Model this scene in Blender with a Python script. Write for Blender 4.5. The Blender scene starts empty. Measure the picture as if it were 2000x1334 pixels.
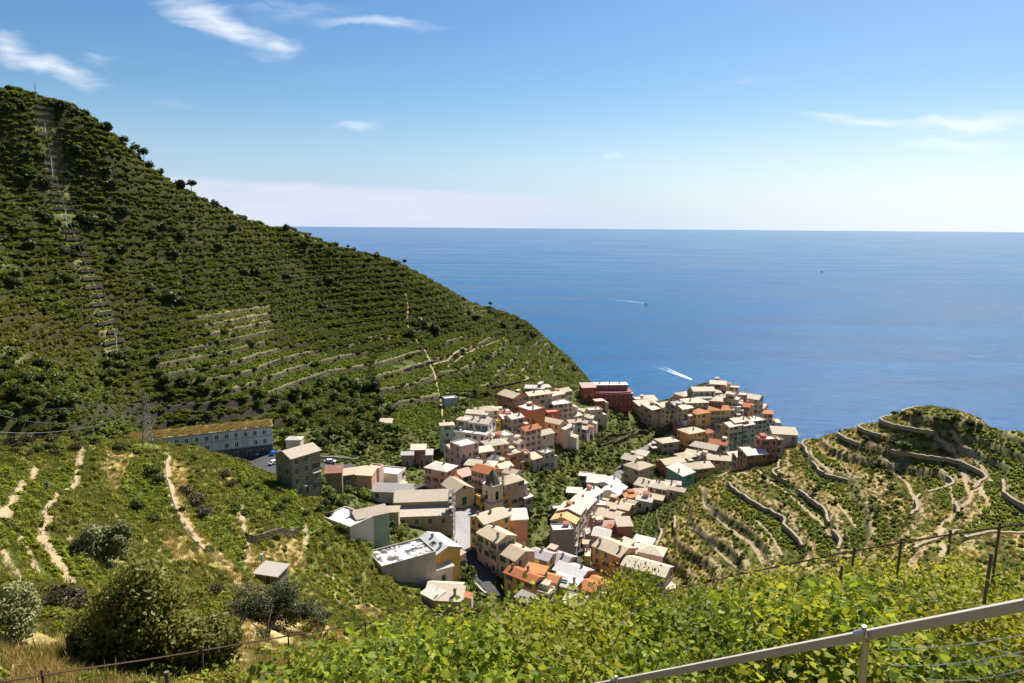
import bpy, math, random
import numpy as np
from mathutils import Matrix, Vector
random.seed(7); rng = np.random.default_rng(11)
sc = bpy.context.scene
COL = sc.collection
R = math.radians
# ------------------------------------------------------------------ camera
F = 1333.0; CX, CY = 1000.0, 667.0
CAMZ = 140.0
PITCH = math.atan((667-443)/F); ROLL = R(0.45)
cam_rot = Matrix.Rotation(math.pi/2-PITCH, 3, 'X') @ Matrix.Rotation(ROLL, 3, 'Z')
CR = np.array(cam_rot)
CAM = np.array([0., 0., CAMZ])
cd = bpy.data.cameras.new('camera'); cam = bpy.data.objects.new('camera', cd); COL.objects.link(cam)
cam.matrix_world = Matrix.Translation((0, 0, CAMZ)) @ cam_rot.to_4x4()
cd.sensor_width = 36; cd.lens = 36*F/2000; cd.clip_start = 0.1; cd.clip_end = 200000
sc.camera = cam

def ray(px, py):
    d = CR @ np.array([(px-CX)/F, -(py-CY)/F, -1.0])
    return d/np.linalg.norm(d)
def proj(P):
    P = np.asarray(P, float) - CAM
    c = P @ CR            # rows: camera coords
    w = np.maximum(-c[..., 2], 1e-3)
    return CX+F*c[..., 0]/w, CY-F*c[..., 1]/w
def Pd(px, py, d):        # point at horizontal distance d on the sight line
    r = ray(px, py); k = d/math.hypot(r[0], r[1]); return CAM+r*k
def Pz(px, py, z):        # point at height z on the sight line
    r = ray(px, py); return CAM+r*((z-CAMZ)/r[2])
def Pdz(px, d, z):        # bearing of px, horizontal distance, height
    r = ray(px, 700); k = d/math.hypot(r[0], r[1]); return np.array([r[0]*k, r[1]*k, z])

# ------------------------------------------------------------------ terrain heights from measured points
ctl = []
def cd_(veg, *pts):
    for px, py, d in pts:
        p = Pd(px, py, d); p[2] -= veg; ctl.append(p)
def cz_(*pts):
    for px, py, z in pts: ctl.append(Pz(px, py, z))
def cr_(*pts):
    for px, d, z in pts: ctl.append(Pdz(px, d, z))
ridge = [(-150,190,405),(0,200,420),(60,195,430),(130,205,436),(200,240,442),(300,322,455),(380,370,468),(450,402,482),(560,434,505),
 (620,457,518),(700,484,532),(760,500,542),(820,530,552),(880,560,560),(930,585,566),(990,605,574),(1035,630,580),(1060,657,582),(1100,685,580),(1130,712,578)]
cd_(3.0, *ridge)
for px, py, d in ridge:                      # the far side falls to the sea
    p = Pd(px, py, d); z = p[2]
    ctl.append(Pdz(px, d+70, z-62 if z > 75 else -12)); ctl.append(Pdz(px, d+200, -14))
cd_(1.5, (300,450,420),(300,600,372),(300,700,335),(300,775,312),(100,600,340),(100,450,390),(100,300,424),(0,600,325),(0,450,380),(0,300,414),
 (450,500,440),(450,600,400),(450,700,345),(450,760,316),(600,520,485),(600,600,440),(600,700,370),(600,790,315),(750,600,465),(750,700,385),(750,780,330),
 (860,640,468),(850,720,385),(860,800,318),(950,640,500),(1000,690,450),(1000,740,385),(920,720,390),(1100,720,480),(1100,745,430),(930,600,556),
 (0,750,262),(100,800,256),(-150,750,250),(-150,500,340),(50,700,285),(170,760,285))
cd_(0, (300,848,292),(450,828,296),(545,815,302),(200,845,285),(700,860,282),(640,830,292))
# near left spur
cd_(1.0, (0,850,190),(150,850,196),(290,862,202),(400,868,201),(460,896,197),(500,906,195),(560,928,190),(640,985,176),(700,1032,166),(760,1095,156),(830,1172,147),(-200,850,185))
cr_((0,235,58),(150,240,57),(290,250,56),(430,250,55))
cd_(0.5, (95,957,126),(510,1100,120),(300,1000,136),(150,1100,96),(300,1150,90),(500,1200,86),(700,1200,110),(790,1240,104),(0,1100,90),
 (0,1250,54),(200,1300,45),(400,1300,48),(560,1290,46),(400,930,170),(200,930,160),(550,1010,150),(650,1100,140),(-150,1050,90),(-200,1200,55))
# slope under the camera
for x, y, z in [(0,0,138.2),(-40,0,136),(-100,0,126),(-150,40,108),(60,0,142),(120,0,150),(130,60,118),(220,90,104),(0,-20,150),(-60,-20,146),(60,-20,154),(0,-60,178),(-120,-60,160),(120,-60,186)]:
    ctl.append(np.array([x, y, z], float))
cr_((900,8,133.4),(1400,8,133.8),(1900,7,134.9),(300,8,132.6),(900,15,129.0),(1400,15,129.7),(1950,14,131.2),(300,15,127.6),(900,22,125.0),(1150,22,125.4),(1400,22,126.7),(1700,21.5,128.8),(1950,21,130.2),(300,20,123.6),(0,18,124.8),(900,31,117.4),(1400,31,118.6),(1900,31,121.4),(300,30,117.2),
 (900,45,107),(1400,45,108),(1900,45,112),(900,80,84),(1400,80,83),(1900,80,95),(1100,110,66),(1400,120,66),(900,120,62))
# village floor
cz_((900,1040,46),(960,1120,45),(990,1190,44),(870,960,47),(760,950,49),(650,905,53),(550,897,55),(850,880,50),(900,835,54),(950,870,49),(1000,900,44),
 (1050,880,41),(1040,835,48),(1100,825,42),(1190,805,38),(1190,775,42),(1060,770,50),(1100,900,34),(1150,855,32),(1230,835,29),(1060,1000,38),(1050,1070,38),
 (1150,1085,31),(1120,1000,33),(1200,955,28),(1250,905,25),(1300,880,22),(1350,910,24),(1420,905,22),(1480,890,18),(1100,1200,40),(1200,1200,37),(1300,1165,36),(1000,960,42))
# promontory
cz_((1300,830,27),(1400,868,21),(1400,805,36),(1390,757,48),(1360,760,47),(1330,800,38),(1440,770,40),(1480,800,28),(1520,850,13),(1545,862,6),(1240,790,27))
cr_((1150,600,-6),(1200,560,-10),(1260,520,-12),(1320,490,-12),(1390,485,-14),(1450,470,-14),(1500,462,-14),(1545,440,-10),(1600,420,-14),(1700,430,-20),(1300,700,-14),(1500,600,-14),(1000,700,-14))
# right spur: contour lines followed on its terraces
for z, pts in [(43,[(1300,1090),(1340,1130)]),(47,[(1335,1020),(1380,1080),(1420,1120)]),(52,[(1370,950),(1378,990),(1420,1025),(1470,1065),(1492,1105)]),
 (58,[(1480,915),(1510,950),(1590,1005),(1625,1070)]),(62,[(1570,880),(1620,930),(1665,975),(1690,1020)]),(66,[(1690,850),(1740,905),(1790,970),(1790,1010)]),
 (70,[(1800,825),(1865,890),(1897,975),(1845,1035)]),(72.5,[(1890,835),(1960,905),(2010,985)]),(75,[(2060,900),(2150,1000)]),(78,[(1960,1045),(2100,1080)])]:
    cz_(*[(a, b, z) for a, b in pts])
cd_(1.0, (1560,858,268),(1640,832,262),(1760,805,258),(1850,812,256),(2000,842,246),(2200,850,225))
cr_((1560,320,18),(1640,325,10),(1760,330,8),(1900,325,8),(2100,300,8),(1640,380,-14),(1800,400,-14),(2100,380,-14),(1400,300,25),(2300,330,-14))
cz_((1290,1000,34),(1260,1020,33),(1330,960,36),(1420,925,38),(1500,880,30))
C = np.array(ctl)
# drop near duplicates
keep = []
for i in range(len(C)):
    if all((C[i, 0]-C[j, 0])**2+(C[i, 1]-C[j, 1])**2 > 16 for j in keep): keep.append(i)
C = C[keep]
SC2 = 9.0**2
def _ker(d2): return np.sqrt(d2+SC2)
def _fit(C):
    n = len(C); D = (C[:, None, 0]-C[None, :, 0])**2+(C[:, None, 1]-C[None, :, 1])**2
    A = np.zeros((n+3, n+3)); A[:n, :n] = -_ker(D)+np.eye(n)*0.6
    Pm = np.c_[np.ones(n), C[:, 0]/100, C[:, 1]/100]; A[:n, n:] = Pm; A[n:, :n] = Pm.T
    return np.linalg.solve(A, np.r_[C[:, 2], 0, 0, 0])
WGT = _fit(C)
def h0(x, y):
    x = np.asarray(x, float); y = np.asarray(y, float); s = x.shape
    x = x.ravel(); y = y.ravel(); out = np.empty_like(x)
    for a in range(0, len(x), 40000):
        xx = x[a:a+40000, None]; yy = y[a:a+40000, None]
        d2 = (xx-C[:, 0])**2+(yy-C[:, 1])**2
        out[a:a+40000] = -_ker(d2) @ WGT[:-3]+WGT[-3]+WGT[-2]*x[a:a+40000]/100+WGT[-1]*y[a:a+40000]/100
    return out.reshape(s)
# value noise
_perm = rng.permutation(512); _val = rng.random(512)
def vnoise(x, y):
    xi = np.floor(x).astype(int); yi = np.floor(y).astype(int); fx = x-xi; fy = y-yi
    fx = fx*fx*(3-2*fx); fy = fy*fy*(3-2*fy)
    def g(a, b): return _val[(_perm[a & 511]+b) & 511]
    return (g(xi, yi)*(1-fx)+g(xi+1, yi)*fx)*(1-fy)+(g(xi, yi+1)*(1-fx)+g(xi+1, yi+1)*fx)*fy
def fbm(x, y, o=4):
    s = 0; a = .5
    for i in range(o): s = s+a*vnoise(x*2**i+17.3*i, y*2**i-9.1*i); a *= .5
    return s
def sstep(a, b, x):
    t = np.clip((x-a)/(b-a), 0, 1); return t*t*(3-2*t)
def inpoly(px, py, poly):
    r = np.zeros(px.shape, bool); n = len(poly)
    for i in range(n):
        x1, y1 = poly[i]; x2, y2 = poly[(i+1) % n]
        if y1 == y2: continue
        c = ((y1 > py) != (y2 > py)) & (px < (x2-x1)*(py-y1)/(y2-y1)+x1); r ^= c
    return r
# ------------------------------------------------------------------ terrain sheet
def spaced(lo, hi, f):
    out = [0.0]; x = 0.0
    while x < hi: x += f(abs(x)); out.append(x)
    x = 0.0; neg = []
    while x > lo: x -= f(abs(x)); neg.append(x)
    return np.array(neg[::-1]+out)
GX = spaced(-560, 560, lambda a: min(max(.004*a, .45), 1.5))
GY = spaced(-70, 760, lambda a: min(max(.006*a, .35), 1.4))
XX, YY = np.meshgrid(GX, GY)
H0 = h0(XX, YY)
H0 += (fbm(XX/14, YY/14, 4)-.47)*np.clip((np.hypot(XX, YY)-30)/60, .15, 1)*2.2
_rd = np.array([(px, d) for px, py, d in ridge]); 
def zones(x, y, z):
    """region weights of a plan point, measured on the photograph: which hillside, which planting"""
    px, py = proj(np.stack([x, y, z], -1)); d = np.hypot(x, y)
    Z = {}
    rd = np.interp(px, _rd[:, 0], _rd[:, 1])
    front = y > 3
    Z['px'], Z['py'], Z['d'], Z['rd'] = px, py, d, rd
    spur = front & (d < np.interp(px, [-200,0,290,430,560,640,700,760,830,860], [192,196,208,208,197,184,174,164,155,150])) & (px < 900) & (d > 22)
    left = front & (px < 1200) & (d > np.interp(px, [-200,0,150,200,300,560,800,860,900,1000,1100,1150,1200], [225,225,230,270,288,292,290,300,330,335,380,400,470]))
    right = front & (px > 1230) & (d > 60) & (d < 330) & ((px > 1560) | (d < np.interp(px, [1230,1290,1330,1400,1480,1560], [170,215,225,245,262,285]))) & ~((px < 1340) & (d < np.interp(px, [1230, 1290, 1340], [215, 200, 150])))
    near = front & (d <= 30)
    Z['spur'], Z['left'], Z['right'], Z['near'] = spur, left, right, near
    Z['mid'] = front & ~spur & ~left & ~right & ~near & (d > 130) & (d < 470) & (px > 500) & (px < 1600)
    stair = [(60,205),(98,205),(130,330),(155,460),(185,530),(218,600),(245,690),(205,690),(176,600),(134,480),(104,430),(80,320)]
    Z['stair'] = left & inpoly(px, py, stair)
    tv = [[(375,610),(525,595),(540,680),(720,690),(720,740),(560,765),(420,772),(300,720),(330,690),(420,660)],
          [(730,700),(780,672),(845,690),(868,800),(868,870),(790,872),(735,810)],
          [(850,690),(880,655),(985,655),(1030,690),(1060,640),(1110,690),(1140,735),(1060,745),(1000,752),(900,770),(868,770)],
          [(895,588),(940,582),(955,615),(910,622)],[(0,668),(60,690),(50,705),(0,710)],[(0,505),(25,512),(0,535)]]
    Z['lterr'] = left & np.any([inpoly(px, py, q) for q in tv], axis=0)
    Z['ldry'] = left & (inpoly(px, py, [(370,605),(530,595),(530,640),(380,655)]) | inpoly(px, py, [(640,665),(820,630),(845,600),(850,620),(820,650),(660,680)]) | inpoly(px, py, [(990,720),(1100,700),(1130,730),(1000,760)]))
    sv = [[(0,905),(75,905),(70,925),(20,985),(0,995)],[(60,930),(150,895),(150,930),(95,1010),(20,1010)],[(0,1020),(70,1020),(100,1060),(150,1140),(60,1140),(0,1060)],[(95,1040),(130,1050),(200,1110),(190,1140),(150,1130)],
          [(255,890),(315,890),(330,960),(330,1010),(250,1010),(225,960)],[(435,870),(530,900),(600,980),(660,1060),(560,1040),(470,960)],[(370,1010),(440,1000),(490,1080),(470,1110)],[(555,1095),(640,1110),(730,1150),(750,1190),(640,1160)]]
    Z['svine'] = spur & np.any([inpoly(px, py, q) for q in sv], axis=0)
    sd = [[(205,870),(262,880),(250,960),(205,950)],[(330,895),(372,895),(365,1000),(420,1060),(480,1130),(460,1130),(380,1070),(340,1000)],[(480,1070),(590,1040),(600,1110),(490,1120)],[(0,1235),(130,1225),(120,1334),(0,1334)],[(460,1120),(600,1200),(760,1270),(500,1334),(430,1300)],[(650,1130),(760,1190),(720,1200),(640,1160)],[(320,1040),(390,1060),(420,1110),(330,1090)]]
    Z['sdry'] = spur & np.any([inpoly(px, py, q) for q in sd], axis=0)
    rv = [[(1575,875),(1640,900),(1690,960),(1740,1000),(1700,1030),(1640,980),(1570,920)],[(1790,835),(1860,880),(1890,970),(1850,990),(1800,930),(1770,870)],[(1870,840),(2000,830),(2000,960),(1920,960),(1900,900)],
          [(1500,930),(1560,950),(1600,990),(1590,1010),(1540,985)],[(1600,1000),(1660,1040),(1680,1070),(1600,1080),(1560,1020)],[(1400,960),(1450,940),(1520,1010),(1560,1070),(1500,1060)],[(1950,960),(2050,960),(2050,1040),(1880,1040)],[(1370,880),(1490,850),(1490,890),(1400,920)],[(1240,1000),(1280,975),(1300,985),(1270,1040),(1235,1040)],[(1640,985),(1720,1010),(1740,1060),(1690,1060)]]
    Z['rvine'] = (right | Z['mid']) & (px > 1230) & np.any([inpoly(px, py, q) for q in rv], axis=0)
    return Z
Z0 = zones(XX, YY, H0)
def blur(m, n=2):
    m = m.astype(float)
    for _ in range(n):
        m[1:-1, 1:-1] = (m[1:-1, 1:-1]*2+m[:-2, 1:-1]+m[2:, 1:-1]+m[1:-1, :-2]+m[1:-1, 2:])/6
    return m
def terr(z, step, a=.3, b=.84):
    n = np.floor(z/step); f = z/step-n
    return step*(n+np.where(f < b, a*f/b, a+(1-a)*(f-b)/(1-b))), f
TS = {'left': 3.6, 'right': 3.3, 'spur': 4.2, 'mid': 3.4}
H = H0.copy(); FR = np.full(H.shape, .5); RISER = np.zeros(H.shape)
slope0 = np.hypot(*np.gradient(H0, GY, GX))
for k in TS:
    w = blur(Z0[k], 4)
    if k == 'spur': w = w*.55
    if k == 'mid': w = w*sstep(.18, .4, slope0)*.7
    if k == 'right': w = w*.58
    if k == 'left': w = w*.9*sstep(1.5, 8, H0)
    t, f = terr(H0, TS[k], .14 if k == 'right' else .3)
    H += w*(t-H0)
    FR = np.where(Z0[k], f, FR); RISER = np.maximum(RISER, w*(f > .82))
# the cut behind the gallery: a steep dark face
def bil(A, x, y):
    x = np.asarray(x, float); y = np.asarray(y, float)
    i = np.clip(np.searchsorted(GX, x)-1, 0, len(GX)-2); j = np.clip(np.searchsorted(GY, y)-1, 0, len(GY)-2)
    u = np.clip((x-GX[i])/(GX[i+1]-GX[i]), 0, 1); v = np.clip((y-GY[j])/(GY[j+1]-GY[j]), 0, 1)
    return (A[j, i]*(1-u)+A[j, i+1]*u)*(1-v)+(A[j+1, i]*(1-u)+A[j+1, i+1]*u)*v
def hz(x, y): return bil(H, x, y)
_tt = np.concatenate([np.arange(3, 60, .15), np.arange(60, 720, .5)])
def hit(px, py, up=0.0, tmin=0):
    """first point on the photo's sight line that lies UP metres above the ground"""
    r = ray(px, py); x = r[0]*_tt; y = r[1]*_tt; z = CAMZ+r[2]*_tt
    g = z-bil(H, x, y)-up; g[_tt < tmin] = 1
    k = np.argmax(g < 0)
    if not (g < 0).any(): return None
    if k == 0: t = _tt[0]
    else: t = _tt[k-1]+(_tt[k]-_tt[k-1])*g[k-1]/(g[k-1]-g[k])
    return CAM+r*t
# ------------------------------------------------------------------ node helpers and materials
class NT:
    def __init__(s, nt): s.nt = nt
    def n(s, typ, **kw):
        nd = s.nt.nodes.new(typ)
        for k, v in kw.items():
            if k.startswith('i_'):
                key = k[2:]; key = int(key) if key.isdigit() else key
                s.set(nd.inputs[key], v)
            else: setattr(nd, k, v)
        return nd
    def set(s, sock, v):
        if hasattr(v, 'is_output') or isinstance(v, bpy.types.NodeSocket): s.nt.links.new(v, sock)
        else:
            if isinstance(v, tuple) and len(v) == 3 and sock.type == 'RGBA': v = v+(1,)
            sock.default_value = v
    def math(s, op, a, b=None, c=None, clamp=False):
        nd = s.nt.nodes.new('ShaderNodeMath'); nd.operation = op; nd.use_clamp = clamp
        s.set(nd.inputs[0], a)
        if b is not None: s.set(nd.inputs[1], b)
        if c is not None: s.set(nd.inputs[2], c)
        return nd.outputs[0]
    def mix(s, f, a, b, mode='MIX'):
        nd = s.nt.nodes.new('ShaderNodeMix'); nd.data_type = 'RGBA'; nd.blend_type = mode; nd.clamp_factor = True
        s.set(nd.inputs[0], f); s.set(nd.inputs[6], a); s.set(nd.inputs[7], b); return nd.outputs[2]
    def noise(s, vec, scale, detail=3, rough=.55, dist=0):
        nd = s.nt.nodes.new('ShaderNodeTexNoise')
        if vec is not None: s.set(nd.inputs['Vector'], vec)
        nd.inputs['Scale'].default_value = scale; nd.inputs['Detail'].default_value = detail
        nd.inputs['Roughness'].default_value = rough; nd.inputs['Distortion'].default_value = dist
        return nd.outputs[0]
    def ramp(s, f, lo, hi, a=0.0, b=1.0):
        nd = s.nt.nodes.new('ShaderNodeMapRange'); nd.interpolation_type = 'SMOOTHSTEP'
        s.set(nd.inputs[0], f); s.set(nd.inputs[1], lo); s.set(nd.inputs[2], hi); s.set(nd.inputs[3], a); s.set(nd.inputs[4], b)
        return nd.outputs[0]
    def attr(s, name, typ='GEOMETRY'):
        nd = s.nt.nodes.new('ShaderNodeAttribute'); nd.attribute_name = name; nd.attribute_type = typ; return nd
    def bump(s, h, strength=.4, dist=.1):
        nd = s.nt.nodes.new('ShaderNodeBump'); s.set(nd.inputs['Height'], h)
        nd.inputs['Strength'].default_value = strength; nd.inputs['Distance'].default_value = dist; return nd.outputs[0]
    def vscale(s, v, sc_):
        nd = s.nt.nodes.new('ShaderNodeMapping'); s.set(nd.inputs[0], v); nd.inputs['Scale'].default_value = sc_; return nd.outputs[0]
def newmat(name, rough=.85, spec=.25):
    m = bpy.data.materials.new(name); m.use_nodes = True
    b = m.node_tree.nodes['Principled BSDF']; b.inputs['Roughness'].default_value = rough
    b.inputs['Specular IOR Level'].default_value = spec
    return m, NT(m.node_tree), b
def plain(name, col, rough=.7, metal=0, var=.12, scale=3.0, spec=.3, bump=0):
    m, t, b = newmat(name, rough, spec); b.inputs['Metallic'].default_value = metal
    g = t.n('ShaderNodeTexCoord').outputs['Object']
    f = t.noise(g, scale, 4)
    c = t.mix(f, tuple(v*(1-var) for v in col), tuple(min(1, v*(1+var)) for v in col))
    t.set(b.inputs['Base Color'], c)
    if bump: t.set(b.inputs['Normal'], t.bump(f, bump, .05))
    return m
M = {}
# terrain: soil colours measured per vertex, broken up by noise
m, t, b = newmat('hillside_soil', .95, .1); M['soil'] = m
geo = t.n('ShaderNodeNewGeometry').outputs['Position']
soil = t.attr('soil').outputs['Color']
n1 = t.noise(geo, .9, 5, .65); n2 = t.noise(geo, .16, 4, .6); n3 = t.noise(geo, 5.0, 3, .6)
v = t.math('MULTIPLY', t.ramp(n1, .25, .75, .62, 1.35), t.ramp(n2, .3, .7, .8, 1.2))
v = t.math('MULTIPLY', v, t.ramp(n3, .3, .7, .75, 1.22))
nd = t.n('ShaderNodeVectorMath', operation='SCALE'); t.set(nd.inputs[0], soil); t.set(nd.inputs['Scale'], v)
gr = t.mix(t.math('MULTIPLY', t.ramp(n1, .52, .72), t.attr('lush').outputs['Fac']), nd.outputs[0], (.075, .115, .024))
t.set(b.inputs['Base Color'], gr); t.set(b.inputs['Normal'], t.bump(n3, .6, .25))
# foliage: per leaf value 'lv', per plant value 'tint'
def foliage(name, dark, light, tip, trans=.3, obj_tint=False, tipamt=.25, rough=.55):
    m, t, b = newmat(name, rough, .3); nt = m.node_tree
    lv = t.attr('lv').outputs['Fac']
    tn = t.n('ShaderNodeObjectInfo').outputs['Random'] if obj_tint else t.attr('tint', 'INSTANCER').outputs['Fac']
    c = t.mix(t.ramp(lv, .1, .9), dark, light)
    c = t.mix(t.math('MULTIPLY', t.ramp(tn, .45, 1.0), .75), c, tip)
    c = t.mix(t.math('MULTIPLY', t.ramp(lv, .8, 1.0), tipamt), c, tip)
    nd = t.n('ShaderNodeVectorMath', operation='SCALE'); t.set(nd.inputs[0], c)
    t.set(nd.inputs['Scale'], t.ramp(t.math('FRACT', t.math('MULTIPLY', tn, 7.31)), 0, 1, .72, 1.25)); c = nd.outputs[0]
    t.set(b.inputs['Base Color'], c)
    tr = t.n('ShaderNodeBsdfTranslucent'); t.set(tr.inputs['Color'], c)
    mx = t.n('ShaderNodeMixShader', i_0=trans); nt.links.new(b.outputs[0], mx.inputs[1]); nt.links.new(tr.outputs[0], mx.inputs[2])
    nt.links.new(mx.outputs[0], nt.nodes['Material Output'].inputs[0])
    M[name] = m; return m
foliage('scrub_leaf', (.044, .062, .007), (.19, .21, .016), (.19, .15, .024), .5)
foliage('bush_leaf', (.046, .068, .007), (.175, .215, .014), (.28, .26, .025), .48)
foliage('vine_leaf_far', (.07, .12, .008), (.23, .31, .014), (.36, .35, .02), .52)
foliage('dry_grass', (.25, .17, .045), (.46, .33, .10), (.36, .29, .07), .35)
foliage('green_grass', (.085, .105, .012), (.24, .26, .026), (.36, .30, .06), .42)
foliage('dark_tree_leaf', (.018, .032, .009), (.07, .095, .018), (.10, .12, .02), .36, True)
foliage('tree_leaf', (.030, .050, .009), (.105, .145, .018), (.16, .18, .026), .42, True)
foliage('bright_leaf', (.06, .11, .012), (.17, .24, .02), (.22, .26, .03), .4, True)
foliage('olive_leaf', (.085, .095, .032), (.25, .255, .095), (.20, .20, .09), .28, True)
foliage('laurel_leaf', (.048, .056, .010), (.20, .20, .025), (.42, .38, .12), .45, True, .6, .5)
foliage('grape_leaf', (.050, .085, .008), (.25, .32, .018), (.46, .40, .03), .5, True, .42, .6)
foliage('flower_yellow', (.30, .27, .02), (.55, .48, .03), (.6, .5, .04), .3, True)
foliage('palm_leaf', (.03, .05, .015), (.09, .13, .03), (.12, .13, .04), .25, True)
foliage('scrub_heath', (.03, .028, .012), (.10, .085, .03), (.14, .10, .04), .25, True)
foliage('olive_dark', (.036, .046, .016), (.125, .135, .05), (.13, .13, .06), .25, True)
M['bark'] = plain('bark', (.12, .09, .065), .95, 0, .35, 6)
M['dead_twig'] = plain('dead_twig', (.30, .27, .23), .95, 0, .25, 6)
M['dead_leaf'] = plain('dead_leaf', (.28, .11, .05), .9, 0, .4, 9)
# walls, roofs: colour comes from each object
def objmat(name, rough, kind):
    m, t, b = newmat(name, rough, .2)
    oc = t.n('ShaderNodeObjectInfo').outputs['Color']; co = t.n('ShaderNodeTexCoord').outputs['Object']; rnd = t.n('ShaderNodeObjectInfo').outputs['Random']
    ad = t.n('ShaderNodeVectorMath', operation='ADD'); t.set(ad.inputs[0], co); t.set(ad.inputs[1], rnd); co2 = ad.outputs[0]
    if kind == 'plaster':
        a = t.noise(t.vscale(co2, (1, 1, .22)), .9, 5, .65); a2 = t.noise(co2, 3.5, 4, .6); a3 = t.noise(co2, .35, 3)
        c = t.mix(t.ramp(a, .46, .74, 0, .6), oc, (.25, .21, .17))
        c = t.mix(t.ramp(a3, .3, .7, 0, .22), c, t.mix(1.0, oc, (.78, .72, .66), 'MULTIPLY'))
        c = t.mix(t.ramp(a2, .6, .8, 0, .25), c, (.6, .56, .5)); hgt = a2; bs = .15
    elif kind == 'stone':
        br = t.n('ShaderNodeTexVoronoi', feature='F1', i_Scale=2.6); t.set(br.inputs['Vector'], t.vscale(co2, (1, 1, 1.9)))
        a = t.noise(co2, 1.2, 4)
        c = t.mix(t.ramp(br.outputs['Distance'], .25, .6), oc, t.mix(1.0, oc, (.4, .38, .35), 'MULTIPLY'))
        c = t.mix(t.ramp(a, .35, .7, 0, .6), c, t.mix(1.0, oc, (.6, .58, .5), 'MULTIPLY')); hgt = br.outputs['Distance']; bs = .5
    elif kind == 'slab':      # slate and stone slab roofs, pale in the sun
        br = t.n('ShaderNodeTexBrick', i_Scale=1.4, i_Color1=(1, 1, 1), i_Color2=(.78, .77, .75), i_Mortar=(.5, .48, .45)); t.set(br.inputs['Vector'], co)
        br.inputs['Mortar Size'].default_value = .012
        a = t.noise(co2, .8, 5, .65); a2 = t.noise(co2, 5, 3)
        c = t.mix(1.0, oc, br.outputs['Color'], 'MULTIPLY')
        c = t.mix(t.ramp(a, .5, .8, 0, .55), c, (.30, .25, .20)); c = t.mix(t.ramp(a2, .58, .75, 0, .4), c, (.33, .31, .27)); hgt = br.outputs['Fac']; bs = .35
    elif kind == 'tile':
        w = t.n('ShaderNodeTexWave', i_Scale=1.1); w.bands_direction = 'X'; t.set(w.inputs['Vector'], co)
        a = t.noise(co2, 1.1, 5, .7); a2 = t.noise(co2, 7, 3)
        c = t.mix(t.ramp(a, .4, .75, 0, .6), oc, t.mix(1.0, oc, (.55, .6, .62), 'MULTIPLY')); c = t.mix(t.ramp(a2, .55, .75, 0, .5), c, t.mix(1.0, oc, (1.35, 1.5, 1.6), 'MULTIPLY'))
        c = t.mix(t.ramp(w.outputs['Fac'], .0, .3, .35, 0), c, (.12, .06, .04)); hgt = w.outputs['Fac']; bs = .5
    elif kind == 'flat':
        a = t.noise(co2, .7, 5, .7); a2 = t.noise(co2, 4, 3)
        c = t.mix(t.ramp(a, .5, .75, 0, .55), oc, t.mix(1.0, oc, (.55, .52, .48), 'MULTIPLY')); c = t.mix(t.ramp(a2, .6, .8, 0, .3), c, (.3, .28, .25)); hgt = a2; bs = .1
    else:
        a = t.noise(co2, 2.0, 4); c = t.mix(t.ramp(a, .4, .7, 0, .3), oc, t.mix(1.0, oc, (.7, .7, .7), 'MULTIPLY')); hgt = a; bs = .05
    t.set(b.inputs['Base Color'], c); t.set(b.inputs['Normal'], t.bump(hgt, bs, .08)); M[name] = m
for nm, rg, kd in (('plaster', .9, 'plaster'), ('rubble', .95, 'stone'), ('slab_roof', .75, 'slab'), ('tile_roof', .85, 'tile'), ('flat_roof', .8, 'flat'), ('paint', .5, 'p')): objmat(nm, rg, kd)
M['pane'] = plain('window_glass', (.025, .03, .035), .12, 0, .1, 2, .5)
M['frame'] = plain('window_frame', (.55, .52, .47), .6)
M['green_wood'] = plain('green_shutter', (.035, .085, .055), .6)
M['brown_wood'] = plain('brown_shutter', (.14, .065, .03), .65)
M['iron'] = plain('dark_iron', (.05, .045, .042), .55, .3)
M['pylon'] = plain('pylon_steel', (.17, .165, .155), .6, .2, .1, 6)
M['rust'] = plain('rusty_steel', (.10, .055, .04), .8, .2, .4, 14)
M['galv'] = plain('galvanised_steel', (.42, .42, .41), .42, .75, .12, 9)
M['zinc'] = plain('grey_steel', (.36, .36, .35), .6, .35, .1, 6)
M['alu'] = plain('weathered_rail', (.40, .36, .30), .6, .05, .15, 8)
M['wood'] = plain('grey_wood', (.13, .10, .08), .9, 0, .3, 10)
M['asphalt'] = plain('asphalt', (.055, .055, .058), .9, 0, .2, 1.5)
M['lane'] = plain('worn_road', (.16, .155, .145), .9, 0, .2, .8)
M['paving'] = plain('stone_paving', (.25, .24, .24), .85, 0, .12, .8)
M['pathdirt'] = plain('beaten_earth', (.33, .25, .15), .95, 0, .25, 1.2, .1, .3)
M['concrete'] = plain('concrete', (.36, .34, .31), .9, 0, .2, .7)
M['white'] = plain('white_paint', (.78, .77, .75), .5, 0, .05)
M['tarp'] = plain('green_tarpaulin', (.02, .30, .19), .6, 0, .15)
M['foam'] = plain('sea_foam', (.75, .8, .82), .9, 0, .1)
M['rubber'] = plain('tyre_rubber', (.02, .02, .02), .8)
M['skin'] = plain('skin', (.45, .28, .2), .6)
# dry stone terrace walls
m, t, b = newmat('dry_stone', .95, .1); M['drystone'] = m
geo = t.n('ShaderNodeNewGeometry').outputs['Position']
vo = t.n('ShaderNodeTexVoronoi', feature='F1', i_Scale=2.4); t.set(vo.inputs['Vector'], t.vscale(geo, (1, 1, 1.8)))
c = t.mix(t.ramp(vo.outputs['Distance'], .2, .6), (.22, .175, .12), (.07, .055, .04)); c = t.mix(t.ramp(t.noise(geo, .25, 3), .4, .7), c, t.mix(1.0, c, (.62, .66, .5), 'MULTIPLY'))
t.set(b.inputs['Base Color'], c); t.set(b.inputs['Normal'], t.bump(vo.outputs['Distance'], .7, .2))
M['drystone_pale'] = plain('pale_dry_stone', (.30, .245, .17), .95, 0, .4, 1.3, .1, .5)

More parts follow.
